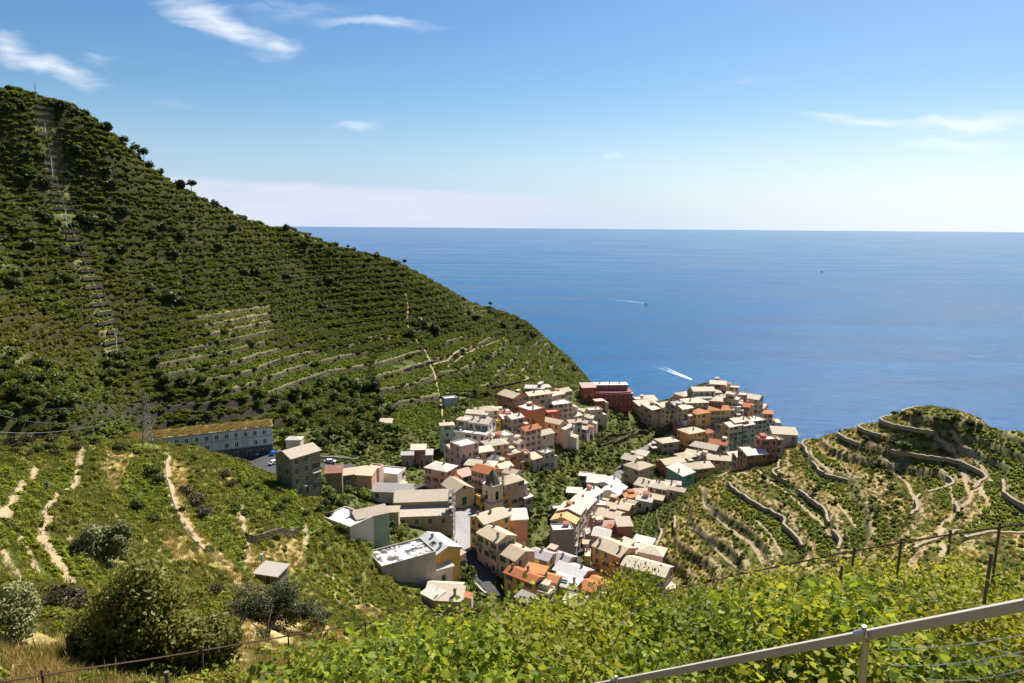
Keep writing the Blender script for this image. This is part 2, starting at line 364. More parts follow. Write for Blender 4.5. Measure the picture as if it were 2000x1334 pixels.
# ------------------------------------------------------------------ mesh and tagging helpers
def mesh_np(name, V, faces, mats=(), mi=None, lv=None, smooth=False):
    me = bpy.data.meshes.new(name); V = np.asarray(V, np.float32)
    if isinstance(faces, np.ndarray):
        n, k = faces.shape; loops = faces.ravel().astype(np.int32); starts = np.arange(0, n*k, k, dtype=np.int32)
    else:
        n = len(faces); ln = np.array([len(f) for f in faces]); loops = np.fromiter((i for f in faces for i in f), np.int32)
        starts = np.r_[0, np.cumsum(ln)[:-1]].astype(np.int32)
    me.vertices.add(len(V)); me.vertices.foreach_set('co', V.ravel())
    me.loops.add(len(loops)); me.loops.foreach_set('vertex_index', loops)
    me.polygons.add(n); me.polygons.foreach_set('loop_start', starts)
    for mt in mats: me.materials.append(mt)
    if mi is not None: me.polygons.foreach_set('material_index', np.asarray(mi, np.int32))
    if lv is not None:
        a = me.attributes.new('lv', 'FLOAT', 'POINT'); a.data.foreach_set('value', np.asarray(lv, np.float32))
    me.polygons.foreach_set('use_smooth', np.full(n, bool(smooth)))
    me.update(); me.validate()
    return me
def link(name, me, parent=None, loc=(0, 0, 0), rz=0, color=None):
    o = bpy.data.objects.new(name, me); COL.objects.link(o)
    o.location = loc; o.rotation_euler = (0, 0, rz)
    if parent is not None: o.parent = parent
    if color is not None: o.color = (*color, 1)
    return o
def tag(o, label=None, cat=None, group=None, kind=None):
    if label: o['label'] = label
    if cat: o['category'] = cat
    if group: o['group'] = group
    if kind: o['kind'] = kind
    return o
class MB:
    """collects boxes, tubes and prisms into one mesh"""
    def __init__(s): s.V = []; s.Fc = []; s.mi = []
    def add(s, V, Fs, mi=0):
        k = len(s.V); s.V += [tuple(v) for v in V]; s.Fc += [tuple(i+k for i in f) for f in Fs]; s.mi += [mi]*len(Fs); return s
    def box(s, x0, x1, y0, y1, z0, z1, mi=0):
        return s.add([(x0,y0,z0),(x1,y0,z0),(x1,y1,z0),(x0,y1,z0),(x0,y0,z1),(x1,y0,z1),(x1,y1,z1),(x0,y1,z1)],
                     [(0,3,2,1),(4,5,6,7),(0,1,5,4),(1,2,6,5),(2,3,7,6),(3,0,4,7)], mi)
    def prism(s, pts, z0, z1, mi=0, mtop=None):
        n = len(pts); V = [(x, y, z0) for x, y in pts]+[(x, y, z1) for x, y in pts]
        s.add(V, [tuple(range(n-1, -1, -1))]+[(i, (i+1) % n, n+(i+1) % n, n+i) for i in range(n)], mi)
        k = len(s.V)-2*n; s.Fc.append(tuple(range(k+n, k+2*n))); s.mi.append(mi if mtop is None else mtop); return s
    def tube(s, pts, r, n=6, mi=0, caps=True):
        P = [Vector(p) for p in pts]; rr = r if isinstance(r, (list, tuple)) else [r]*len(P); k = len(s.V); up = Vector((.13, .21, 1)).normalized()
        for i, p in enumerate(P):
            d = (P[min(i+1, len(P)-1)]-P[max(i-1, 0)]).normalized()
            a = d.cross(up); a = a.normalized() if a.length > 1e-3 else Vector((1, 0, 0)); b = d.cross(a)
            for j in range(n):
                q = p+(a*math.cos(2*math.pi*j/n)+b*math.sin(2*math.pi*j/n))*rr[i]; s.V.append(tuple(q))
        for i in range(len(P)-1):
            for j in range(n):
                s.Fc.append((k+i*n+j, k+i*n+(j+1) % n, k+(i+1)*n+(j+1) % n, k+(i+1)*n+j)); s.mi.append(mi)
        if caps:
            s.Fc.append(tuple(k+j for j in range(n-1, -1, -1))); s.Fc.append(tuple(k+(len(P)-1)*n+j for j in range(n))); s.mi += [mi, mi]
        return s
    def ball(s, c, rx, ry=None, rz=None, n=8, m=6, mi=0):
        ry = ry or rx; rz = rz or rx; k = len(s.V)
        for i in range(m+1):
            a = math.pi*i/m
            for j in range(n):
                b = 2*math.pi*j/n; s.V.append((c[0]+rx*math.sin(a)*math.cos(b), c[1]+ry*math.sin(a)*math.sin(b), c[2]+rz*math.cos(a)))
        for i in range(m):
            for j in range(n): s.Fc.append((k+i*n+j, k+(i+1)*n+j, k+(i+1)*n+(j+1) % n, k+i*n+(j+1) % n)); s.mi.append(mi)
        return s
    def mesh(s, name, *mats): return mesh_np(name, s.V, s.Fc, mats, s.mi)
    def build(s, name, mats, parent=None, loc=(0, 0, 0), rz=0, color=None):
        if not isinstance(mats, (list, tuple)): mats = (mats,)
        return link(name, s.mesh(name, *mats), parent, loc, rz, color)
def empty(name, loc, rz=0):
    o = bpy.data.objects.new(name, None); COL.objects.link(o); o.location = loc; o.rotation_euler = (0, 0, rz); o.empty_display_size = .2; return o
def copy_tree(root, loc, rz, s=1.0):
    r = root.copy(); COL.objects.link(r); r.location = loc; r.rotation_euler = (0, 0, rz); r.scale = (s, s, s)
    for ch in root.children:
        c = ch.copy(); COL.objects.link(c); c.parent = r
        for g in ch.children:
            d = g.copy(); COL.objects.link(d); d.parent = c
    return r
# ------------------------------------------------------------------ build the terrain sheet with its soil colours
def mixc(a, b, t): return a*(1-t[..., None])+np.asarray(b)*t[..., None]
nA = fbm(XX/9, YY/9, 4); nB = fbm(XX/30+50, YY/30, 4); nC = fbm(XX/3+9, YY/3, 3)
nC = np.clip((nC-.2)/.5, 0, 1); nAn = np.clip((nA-.25)/.45, 0, 1); nBn = np.clip((nB-.28)/.4, 0, 1)
soil = np.broadcast_to(np.array([.10, .10, .04]), XX.shape+(3,)).copy()
soil = mixc(soil, (.105, .115, .032), .35+.65*nAn)
L = Z0['left'].astype(float)
soil = mixc(soil, (.034, .036, .011), L); soil = mixc(soil, (.055, .05, .018), L*nAn*.6)
sp = blur(Z0['spur'], 2); soil = mixc(soil, (.14, .155, .03), sp); soil = mixc(soil, (.33, .25, .10), sp*sstep(.52, .78, nBn*.5+nC*.5))
rg = blur(Z0['right'], 2); soil = mixc(soil, (.33, .24, .085), rg); soil = mixc(soil, (.10, .115, .03), rg*sstep(.4, .6, nAn*.6+nBn*.4))
soil = mixc(soil, (.40, .29, .12), blur(Z0['sdry'], 2)*(.5+.5*nC))
soil = mixc(soil, (.10, .14, .03), blur(Z0['svine'], 1)*.8)
soil = mixc(soil, (.12, .15, .035), blur(Z0['rvine'], 1)*.6)
soil = mixc(soil, (.10, .12, .03), blur(Z0['lterr'], 1)*.7)
soil = mixc(soil, (.34, .26, .13), blur(Z0['ldry'], 1)*.6*nC)
soil = mixc(soil, (.14, .15, .04), Z0['stair']*.6)
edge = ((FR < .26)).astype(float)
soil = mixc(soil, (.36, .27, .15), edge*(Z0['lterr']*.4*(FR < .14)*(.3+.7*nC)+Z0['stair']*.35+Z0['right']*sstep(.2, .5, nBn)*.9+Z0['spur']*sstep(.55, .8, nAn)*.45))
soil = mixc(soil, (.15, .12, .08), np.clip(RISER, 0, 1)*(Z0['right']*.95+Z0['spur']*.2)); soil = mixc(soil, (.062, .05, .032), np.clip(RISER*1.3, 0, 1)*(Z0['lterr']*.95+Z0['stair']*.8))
nearm = 1-sstep(20, 34, Z0['d']); soil = mixc(soil, (.23, .165, .085), nearm); soil = mixc(soil, (.12, .13, .035), nearm*nAn*.7)
slopeH = np.hypot(*np.gradient(H, GY, GX))
rock = sstep(16, 6, H0)*sstep(.5, 1.0, slopeH)+(H0 < 4)
promo = Z0['mid'] & inpoly(Z0['px'], Z0['py'], [(1318,800),(1340,735),(1420,735),(1400,775),(1350,800)])
soil = mixc(soil, (.15, .125, .10), np.clip(rock+promo*.8, 0, 1))
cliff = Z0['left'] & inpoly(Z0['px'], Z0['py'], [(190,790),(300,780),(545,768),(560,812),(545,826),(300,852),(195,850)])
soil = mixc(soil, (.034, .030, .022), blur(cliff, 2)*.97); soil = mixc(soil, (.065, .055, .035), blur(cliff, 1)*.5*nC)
lush = np.clip(.35+.3*nBn, 0, 1)*(1-np.clip(Z0['sdry']+rock+cliff, 0, 1))*(1-nearm*.6)*(1-.75*L*(1-Z0['lterr']))
ny_, nx_ = XX.shape; idx = np.arange(nx_*ny_).reshape(ny_, nx_)
Q = np.stack([idx[:-1, :-1], idx[:-1, 1:], idx[1:, 1:], idx[1:, :-1]], -1).reshape(-1, 4)
kz = H.ravel()[Q].max(1) > -9; Q = Q[kz]
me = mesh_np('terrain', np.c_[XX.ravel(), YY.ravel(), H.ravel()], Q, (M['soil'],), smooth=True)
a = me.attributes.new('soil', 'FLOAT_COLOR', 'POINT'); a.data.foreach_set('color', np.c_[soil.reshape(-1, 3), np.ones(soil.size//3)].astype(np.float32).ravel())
a = me.attributes.new('lush', 'FLOAT', 'POINT'); a.data.foreach_set('value', lush.astype(np.float32).ravel())
tag(link('terrain', me), kind='structure')

# ------------------------------------------------------------------ plants made of leaf faces
def leafcloud(n, rx, ry, rz, size, seed, lumps=6, up=.35, lo=0.0, aspect=1.6, spread=.62):
    """leaf quads gathered in uneven lumps; returns verts, quads, per-vertex leaf value"""
    g = np.random.default_rng(seed)
    cen = g.normal(size=(lumps, 3)); cen /= np.linalg.norm(cen, axis=1)[:, None]; cen *= g.uniform(.25, spread, (lumps, 1)); cen[:, 2] = np.abs(cen[:, 2])*1.1-.25
    rad = g.uniform(.32, .58, lumps)
    k = g.integers(0, lumps, n); d = g.normal(size=(n, 3)); d /= np.linalg.norm(d, axis=1)[:, None]
    r = g.random(n)**.4; p = cen[k]+d*(rad[k]*r)[:, None]
    nrm = d*.6+g.normal(size=(n, 3))*.55; nrm[:, 2] += up; nrm /= np.linalg.norm(nrm, axis=1)[:, None]
    P = p*np.array([rx, ry, rz]); P[:, 2] += rz*.55; P[:, 2] = np.maximum(P[:, 2], lo)
    ref = g.normal(size=(n, 3)); a = np.cross(nrm, ref); a /= np.linalg.norm(a, axis=1)[:, None]; b = np.cross(nrm, a)
    s = size*g.uniform(.6, 1.35, n)[:, None]; a = a*s*.5; b = b*s*.5*aspect
    V = np.stack([P-b, P+a-b*.1, P+b, P-a-b*.1], 1).reshape(-1, 3)
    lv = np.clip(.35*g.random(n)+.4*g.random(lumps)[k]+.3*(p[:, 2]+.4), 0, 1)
    return V, np.arange(4*n).reshape(n, 4), np.repeat(lv, 4)
def grassclump(n, rad, hgt, w, seed, lean=.5):
    g = np.random.default_rng(seed)
    a = g.uniform(0, 6.283, n); r = rad*np.sqrt(g.random(n)); B = np.c_[r*np.cos(a), r*np.sin(a), np.zeros(n)]
    h = hgt*g.uniform(.5, 1.2, n); l = g.normal(size=(n, 2))*lean; T = B+np.c_[l*h[:, None], h]
    t = g.uniform(0, 6.283, n); W = np.c_[np.cos(t), np.sin(t), np.zeros(n)]*w
    V = np.stack([B-W, B+W, T+W*.2, T-W*.2], 1).reshape(-1, 3)
    return V, np.arange(4*n).reshape(n, 4), np.repeat(g.random(n), 4)
SRC = {}
def variants(key, mat, gens):
    c = bpy.data.collections.new('plants_'+key)          # not linked to the scene: only instanced
    for i, (V, Fq, lv) in enumerate(gens):
        c.objects.link(bpy.data.objects.new('%s_%02d' % (key, i), mesh_np(key, V, Fq, (M[mat],), lv=lv)))
    SRC[key] = c; return len(gens)
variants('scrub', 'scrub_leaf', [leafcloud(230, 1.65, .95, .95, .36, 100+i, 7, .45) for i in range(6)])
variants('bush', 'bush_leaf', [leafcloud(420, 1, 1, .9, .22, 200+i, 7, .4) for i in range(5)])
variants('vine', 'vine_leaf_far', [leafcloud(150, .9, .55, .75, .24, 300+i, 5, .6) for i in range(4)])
variants('drygrass', 'dry_grass', [grassclump(60, .6, .75, .03, 400+i) for i in range(3)])
variants('grass', 'green_grass', [grassclump(60, .65, .6, .04, 450+i) for i in range(3)])
def scatter(name, key, P, scale, tint, label, seed=0, rot=None, zs=None):
    n = len(P); g = np.random.default_rng(seed)
    me = bpy.data.meshes.new(name); me.vertices.add(n); me.vertices.foreach_set('co', np.asarray(P, np.float32).ravel())
    def at(nm, typ, v): a = me.attributes.new(nm, typ, 'POINT'); a.data.foreach_set('value', v)
    at('psize', 'FLOAT', np.asarray(scale, np.float32)); at('prot', 'FLOAT', (g.uniform(0, 6.283, n) if rot is None else rot).astype(np.float32))
    at('pvar', 'INT', g.integers(0, 99, n).astype(np.int32)); at('tint', 'FLOAT', np.asarray(tint, np.float32))
    o = link(name, me); ng = bpy.data.node_groups.new('scatter_'+key, 'GeometryNodeTree')
    ng.interface.new_socket('Geometry', in_out='INPUT', socket_type='NodeSocketGeometry'); ng.interface.new_socket('Geometry', in_out='OUTPUT', socket_type='NodeSocketGeometry')
    N = ng.nodes.new; Lk = ng.links.new
    gi = N('NodeGroupInput'); go = N('NodeGroupOutput'); ip = N('GeometryNodeInstanceOnPoints'); ci = N('GeometryNodeCollectionInfo')
    ci.inputs['Collection'].default_value = SRC[key]; ci.inputs['Separate Children'].default_value = True; ci.inputs['Reset Children'].default_value = True
    def na(nm, typ): q = N('GeometryNodeInputNamedAttribute'); q.data_type = typ; q.inputs[0].default_value = nm; return q.outputs[0]
    Lk(gi.outputs[0], ip.inputs['Points']); Lk(ci.outputs[0], ip.inputs['Instance']); ip.inputs['Pick Instance'].default_value = True
    Lk(na('pvar', 'INT'), ip.inputs['Instance Index'])
    cx = N('ShaderNodeCombineXYZ'); Lk(na('prot', 'FLOAT'), cx.inputs[2]); e2r = N('FunctionNodeEulerToRotation'); Lk(cx.outputs[0], e2r.inputs[0]); Lk(e2r.outputs[0], ip.inputs['Rotation'])
    Lk(na('psize', 'FLOAT'), ip.inputs['Scale']); Lk(ip.outputs[0], go.inputs[0])
    md = o.modifiers.new('scatter', 'NODES'); md.node_group = ng
    tag(o, label, name.replace('_', ' '), kind='stuff'); return o
def grid_pts(x0, x1, y0, y1, s, seed):
    g = np.random.default_rng(seed); xs = np.arange(x0, x1, s); ys = np.arange(y0, y1, s); X, Y = np.meshgrid(xs, ys)
    return (X+g.uniform(-.5, .5, X.shape)*s).ravel(), (Y+g.uniform(-.5, .5, Y.shape)*s).ravel(), g
EXCL = []                                       # plan discs (x, y, r) kept free of plants
PATHS = []                                      # plan polylines (points, half width) kept free of plants
PAVED = []                                      # plan outlines of paved ground
def free(x, y):
    ok = np.ones(x.shape, bool)
    for q in PAVED: ok &= ~inpoly(x, y, q)
    for ex, ey, er in EXCL:
        ok &= (x-ex)**2+(y-ey)**2 > er*er
    for pts, hw in PATHS:
        for a, b in zip(pts[:-1], pts[1:]):
            dx, dy = b[0]-a[0], b[1]-a[1]; t = np.clip(((x-a[0])*dx+(y-a[1])*dy)/(dx*dx+dy*dy+1e-9), 0, 1)
            ok &= (x-a[0]-t*dx)**2+(y-a[1]-t*dy)**2 > hw*hw
    return ok
def prep(x, y):
    z0 = bil(H0, x, y); Z = zones(x, y, h0(x, y)); return z0, Z
m, t, b = newmat('stain', .85, .2); M['stain'] = m
co = t.n('ShaderNodeTexCoord').outputs['Object']; a = t.noise(co, .55, 6, .7, .3)
t.set(b.inputs['Base Color'], t.mix(t.ramp(a, .44, .56), (.70, .68, .66), (.07, .065, .062)))
# ------------------------------------------------------------------ village houses
ZO = {1: (840, 720), 2: (1200, 720), 3: (460, 820), 4: (640, 900), 5: (980, 900), 6: (900, 960)}
def zp(Zn, X, Y): return ZO[Zn][0]+X/4.94, ZO[Zn][1]+Y/4.94
WHITE=(.70,.68,.64); CREAM=(.60,.52,.39); TAN=(.50,.41,.30); PINK=(.60,.37,.31); PALE=(.64,.50,.44); SALM=(.56,.30,.22); ORAN=(.56,.23,.09); YELL=(.68,.44,.13)
LILA=(.52,.45,.47); GREY=(.43,.41,.38); STONE=(.36,.31,.25); MINT=(.36,.56,.44); TEAL=(.13,.33,.29); RED=(.27,.065,.05); GOLD=(.70,.42,.07); BROWN=(.45,.24,.13); DARK=(.22,.19,.17)
SB=(.60,.50,.37); SP=(.64,.56,.45); SW=(.64,.61,.57); TERR=(.47,.165,.075); TORA=(.56,.25,.10); SLATE=(.20,.20,.22); GL=(.48,.46,.50); RT=(.40,.13,.08)
WIN = {}
def win_mesh(kind, w=1.02, hh=1.55):
    b = MB(); x = w/2; y = 0
    b.box(-x-.1, x+.1, -.05, .02, -.1, hh+.1, 1); b.box(-x, x, -.075, -.051, 0, hh, 0); b.box(-.03, .03, -.095, -.076, 0, hh, 1); b.box(-x-.16, x+.16, -.14, -.052, -.17, -.101, 1)
    if kind == 'open': 
        b.box(-x-.12-w*.52, -x-.12, -.09, -.003, -.02, hh+.02, 2); b.box(x+.12, x+.12+w*.52, -.09, -.003, -.02, hh+.02, 2)
    if kind == 'shut': b.box(-x, -.035, -.12, -.077, .0, hh, 2); b.box(.035, x, -.12, -.077, .0, hh, 2)
    return b
def shutter_mesh(w=.5, hh=1.47):
    b = MB(); b.box(0, w, -.09, -.003, 0, hh, 0)
    for i in range(7): b.box(.06, w-.06, -.105, -.091, .1+i*.19, .2+i*.19, 0)
    return b.mesh('shutter', M['green_wood']), b.mesh('shutter', M['brown_wood'])
for nm in ('open', 'shut', 'plain'):
    for c in ('green_wood', 'brown_wood'): WIN[nm, c] = win_mesh(nm).mesh('window', M['pane'], M['frame'], M[c])
SHUT = shutter_mesh()
_d = MB(); _d.box(-.62, .62, -.06, .02, 0, 2.3, 1); _d.box(-.5, -.01, -.09, -.061, .02, 2.15, 0); _d.box(.01, .5, -.09, -.061, .02, 2.15, 0)
DOOR = {c: _d.mesh('door', M[c], M['frame']) for c in ('green_wood', 'brown_wood')}
def balcony_mesh(w):
    b = MB(); b.box(-w/2, w/2, -1.0, -.01, -.16, 0, 0); n = int(w/.22)
    for i in range(n+1): x = -w/2+.03+(w-.06)*i/n; b.box(x-.018, x+.018, -.98, -.945, .001, .92, 1)
    b.box(-w/2, w/2, -.99, -.935, .921, .97, 1)
    for s in (-1, 1): b.box(s*(w/2-.03)-.02, s*(w/2-.03)+.02, -.93, -.02, .86, .92, 1)
    return b.mesh('balcony', M['concrete'], M['iron'])
BALC = balcony_mesh(2.6)
def chim_mesh():
    b = MB(); b.box(-.3, .3, -.25, .25, -1.2, 1.0, 0); b.box(-.4, .4, -.35, .35, 1.001, 1.1, 0)
    for x in (-.33, .27): b.box(x, x+.06, -.28, .28, 1.101, 1.3, 0)
    b.box(-.4, .4, -.34, .34, 1.301, 1.38, 1); return b.mesh('chimney', M['concrete'], M['rust'])
CHIM = chim_mesh()
HOUSES = []; HS = .88; WS = 1.22; LABELS = set()
def place(px, py, up):
    p = hit(px, py, up, 135)
    if p is None: p = hit(px, py, 0, 135)
    return p
def ground_span(x, y, hw, hd, yaw):
    c, s = math.cos(yaw), math.sin(yaw); zs = []
    for u in (-1, 0, 1):
        for v in (-1, 0, 1): zs.append(float(hz(x+u*hw*c-v*hd*s, y+u*hw*s+v*hd*c)))
    return min(zs), max(zs)
def roof_geo(kind, W, D, h, o=.35, pitch=.36, th=.2):
    """closed roof solid; returns MB and ridge height"""
    b = MB(); w, d = W/2, D/2
    if kind == 'gable':
        rh = d*pitch; e = (d+o); ze = h-o*pitch
        sec = [(-e, ze), (0, h+rh), (e, ze), (e, ze+th), (0, h+rh+th*1.1), (-e, ze+th)]
        V = [(-w-o, y, z) for y, z in sec]+[(w+o, y, z) for y, z in sec]
        b.add(V, [(0,1,7,6),(1,2,8,7),(2,3,9,8),(3,4,10,9),(4,5,11,10),(5,0,6,11),(0,5,4,1),(1,4,3,2),(6,7,10,11),(7,8,9,10)]); return b, rh
    if kind == 'hip':
        rh = min(d, w)*pitch*1.05; r = max(w-d, .05); ze = h-.02; E = (w+o, d+o)
        V = [(-E[0],-E[1],ze),(E[0],-E[1],ze),(E[0],E[1],ze),(-E[0],E[1],ze),(-E[0],-E[1],ze+th),(E[0],-E[1],ze+th),(E[0],E[1],ze+th),(-E[0],E[1],ze+th),(-r,0,h+rh+th),(r,0,h+rh+th)]
        b.add(V, [(0,3,2,1),(0,1,5,4),(1,2,6,5),(2,3,7,6),(3,0,4,7),(4,5,9,8),(5,6,9),(6,7,8,9),(7,4,8)]); return b, rh
    if kind == 'shed':
        s = .2; e = d+o; rh = D*s
        V = [(x, y, z+dz) for dz in (.002, th) for x, y, z in ((-w-o,-e,h-o*s),(w+o,-e,h-o*s),(w+o,e,h+rh+o*s),(-w-o,e,h+rh+o*s))]
        b.add(V, [(0,3,2,1),(4,5,6,7),(0,1,5,4),(1,2,6,5),(2,3,7,6),(3,0,4,7)]); return b, rh
    # flat with a low parapet
    b.box(-w+.22, w-.22, -d+.22, d-.22, h-.25, h-.05); return b, .35
def house(Zn, X, Y, Wz, Dz, h, yaw, kind, wall, roofc, label, group='houses of the hillside village', cat='house', wmat='plaster', chim=1, windows=True, balc=0, pitch=.36, rm=None, zabs=None, awning=None, skyl=0, dens=.85, terrace=0):
    px, py = zp(Zn, X, Y) if Zn else (X, Y); h = h*HS
    p = Pz(px, py, zabs) if zabs is not None else place(px, py, h+.4)
    sl = np.linalg.norm(p-CAM); k = sl/F/4.94
    W, D = Wz*k*WS, Dz*k*WS; yw = R(yaw); x, y = p[0], p[1]; g0, g1 = ground_span(x, y, W/2, D/2, yw); gz = p[2]-h-.4 if zabs is None else p[2]-h
    base = min(g0-gz-.6, -.5); near = sl < 262; rs = random.Random(hash_(label))
    root = empty('house' if cat == 'house' else cat.replace(' ', '_'), (x, y, gz), yw)
    assert label not in LABELS, label
    LABELS.add(label); tag(root, label, cat, group)
    b, rh = roof_geo(kind, W, D, h, pitch=pitch, o=.35 if W > 3 else .15)
    w, d = W/2, D/2; mb = MB()
    if kind == 'gable':
        V = [(-w,-d,base),(w,-d,base),(w,d,base),(-w,d,base),(-w,-d,h),(w,-d,h),(w,d,h),(-w,d,h),(-w,0,h+rh),(w,0,h+rh)]
        mb.add(V, [(0,3,2,1),(0,1,5,4),(2,3,7,6),(1,2,6,9,5),(3,0,4,8,7),(4,5,9,8),(6,7,8,9)])
    elif kind == 'shed':
        V = [(-w,-d,base),(w,-d,base),(w,d,base),(-w,d,base),(-w,-d,h),(w,-d,h),(w,d,h+rh),(-w,d,h+rh)]
        mb.add(V, [(0,3,2,1),(0,1,5,4),(1,2,6,5),(2,3,7,6),(3,0,4,7),(4,5,6,7)])
    elif kind == 'hip': mb.box(-w, w, -d, d, base, h)
    else:
        mb.box(-w, w, -d, d, base, h-.26); t_ = .22
        mb.box(-w, w, -d, -d+t_, h-.26, h+rh); mb.box(-w, w, d-t_, d, h-.26, h+rh); mb.box(-w, -w+t_, -d+t_, d-t_, h-.26, h+rh); mb.box(w-t_, w, -d+t_, d-t_, h-.26, h+rh)
        mb.Fc = [f for f in mb.Fc]
    jf = rs.uniform(.80, .96); jit = [min(1, max(0, c*jf*q*rs.uniform(.98, 1.02))) for c, q in zip(wall, (1.09, 1.0, .92))]; rfj = rs.uniform(.72, 1.10)
    mb.build('wall', M[wmat], root, color=jit)
    if rm is None: rm = 'flat_roof' if kind == 'flat' else ('tile_roof' if roofc in (TERR, TORA, RT) else 'slab_roof')
    rf = b.build('roof', M[rm], root, color=[min(1, c*rfj*q) for c, q in zip(roofc, (1.02, .99, .93))])
    for i in range(chim):
        c = link('chimney', CHIM, rf, (rs.uniform(-.8, .8)*w, rs.uniform(-.6, .6)*d, h+.35+(rh*.35 if kind != 'flat' else 0)), rs.choice([0, math.pi/2]))
    faces = [((0,-1), W, (0,-d), 0), ((1,0), D, (w,0), math.pi/2), ((0,1), W, (0,d), math.pi), ((-1,0), D, (-w,0), -math.pi/2)]
    tocam = -np.array([x, y])/math.hypot(x, y); col = rs.choice(['green_wood', 'green_wood', 'brown_wood'])
    if windows and h > 2.2:
        fl = max(1, int(round(h/2.95))); fh = h/fl; didbal = 0; first = True
        for (nx, ny), fw, (ox, oy), fr in faces:
            wn = np.array([nx*math.cos(yw)-ny*math.sin(yw), nx*math.sin(yw)+ny*math.cos(yw)])
            if wn @ tocam < .12: continue
            nc = max(1, int(fw/2.75)); off = fw/nc
            for f in range(fl):
                for c in range(nc):
                    u = -fw/2+off*(c+.5)
                    lx, ly = ox+u*math.cos(fr), oy+u*math.sin(fr); z0 = f*fh+fh*.32
                    if f == 0 and first and c == nc//2:
                        link('door', DOOR[col], root, (lx, ly, .05), fr); first = False; continue
                    if rs.random() > dens: continue
                    kd = rs.choices(['open', 'shut', 'plain'], [.5, .25, .25])[0]
                    if fw/nc < 2.1 and kd == 'open': kd = 'plain'
                    if near and kd == 'open':
                        wo = link('window', WIN['plain', col], root, (lx, ly, z0), fr); sm = SHUT[0 if col == 'green_wood' else 1]
                        link('shutter', sm, wo, (.6, 0, -.01)); link('shutter', sm, wo, (-1.1, 0, -.01))
                    else: wo = link('window', WIN[kd, col], root, (lx, ly, z0), fr)
                    if didbal < balc and f > 0 and rs.random() < .5:
                        link('balcony', BALC, root, (lx, ly, f*fh+.02), fr); didbal += 1
    if windows and W > 5 and D > 4 and rs.random() < .55:      # a lower lean-to against one end
        sd = rs.choice((-1, 1)); aw, ad, ah = rs.uniform(1.8, 3.2), D*rs.uniform(.5, .8), h*rs.uniform(.35, .7); x0 = sd*(w+.003); x1 = sd*(w+aw); xa, xb = min(x0, x1), max(x0, x1); y0 = -d+rs.uniform(.1, .3)*D*.4
        b = MB(); b.box(xa, xb, y0, y0+ad, base, ah); b.build('annex_wall', M[wmat], root, color=jit if rs.random() < .5 else rs.choice((CREAM, PALE, TAN, WHITE)))
        b = MB(); zi, zo_ = (ah+.5, ah+.02) if sd > 0 else (ah+.02, ah+.5); b.add([(xa-.002,y0-.2,zi),(xb,y0-.2,zo_),(xb,y0+ad+.2,zo_),(xa-.002,y0+ad+.2,zi),(xa-.002,y0-.2,zi+.15),(xb,y0-.2,zo_+.15),(xb,y0+ad+.2,zo_+.15),(xa-.002,y0+ad+.2,zi+.15)], [(0,3,2,1),(4,5,6,7),(0,1,5,4),(1,2,6,5),(2,3,7,6),(3,0,4,7)])
        b.build('annex_roof', M['slab_roof'], root, color=[c*.8 for c in rs.choice((SB, SP, SB, TERR))])
    if windows and W > 5.5 and rs.random() < .38:      # a stair hut standing up through the roof
        hx, hy = rs.uniform(-.6, .6)*w, d*rs.uniform(.1, .5); s_ = rs.uniform(.8, 1.25); zt_ = h+rh+rs.uniform(.5, 1.3)
        b = MB(); b.box(hx-s_, hx+s_, hy-s_*.8, hy+s_*.8, h-.1, zt_); hut = b.build('roof_hut', M[wmat], rf, color=jit)
        b = MB(); b.add([(hx-s_-.2,hy-s_*.8-.2,zt_+.003),(hx+s_+.2,hy-s_*.8-.2,zt_+.003),(hx+s_+.2,hy+s_*.8+.2,zt_+.4),(hx-s_-.2,hy+s_*.8+.2,zt_+.4),(hx-s_-.2,hy-s_*.8-.2,zt_+.15),(hx+s_+.2,hy-s_*.8-.2,zt_+.15),(hx+s_+.2,hy+s_*.8+.2,zt_+.55),(hx-s_-.2,hy+s_*.8+.2,zt_+.55)], [(0,3,2,1),(4,5,6,7),(0,1,5,4),(1,2,6,5),(2,3,7,6),(3,0,4,7)])
        b.build('hut_roof', M['slab_roof'], rf, color=[c*.9 for c in rs.choice((SB, SP, TERR))])
    if windows and h > 6 and rs.random() < .3: balc = max(balc, 1)
    if skyl:
        s = MB(); s.box(-.9, .9, -.7, .7, -.12, .14, 0); s.box(-.78, .78, -.58, .58, .141, .17, 1)
        so_ = s.build('skylight', (M['frame'], M['pane']), rf, (w*.15, -d*.45, h+(rh*.55 if kind == 'gable' else rh*.5)+.25)); so_.rotation_euler = (math.atan(pitch) if kind == 'gable' else 0, 0, 0)
    if awning:
        s = MB(); s.add([(-1.8,-1.6,-.5),(1.8,-1.6,-.5),(1.8,-.02,.1),(-1.8,-.02,.1),(-1.8,-1.6,-.43),(1.8,-1.6,-.43),(1.8,-.02,.17),(-1.8,-.02,.17)], [(0,3,2,1),(4,5,6,7),(0,1,5,4),(1,2,6,5),(2,3,7,6),(3,0,4,7)])
        s.box(-1.8, 1.8, -1.62, -1.601, -.7, -.43); s.build('awning', M['paint'], root, (-w*.2, -d, h*.72), color=awning)
    for i in range(terrace):
        s = MB(); s.box(-.5, .5, -.4, .4, .62, .68, 0)
        for a in (-.4, .4):
            for c in (-.3, .3): s.box(a-.03, a+.03, c-.03, c+.03, 0, .619, 0)
        tb = s.build('terrace_table', M['white'], None, (0, 0, 0), yw); q = Matrix.Rotation(yw, 3, 'Z') @ Vector((rs.uniform(-.7, .7)*w, rs.uniform(-.6, .6)*d, 0)); tb.location = (x+q.x, y+q.y, gz+h-.05)
        tag(tb, 'small white table on the flat roof terrace of a pale village house', 'table', 'tables on the roof terraces')
    EXCL.append((x, y, max(W, D)*.56)); HOUSES.append((root, x, y, W, D, gz+h, label)); return root
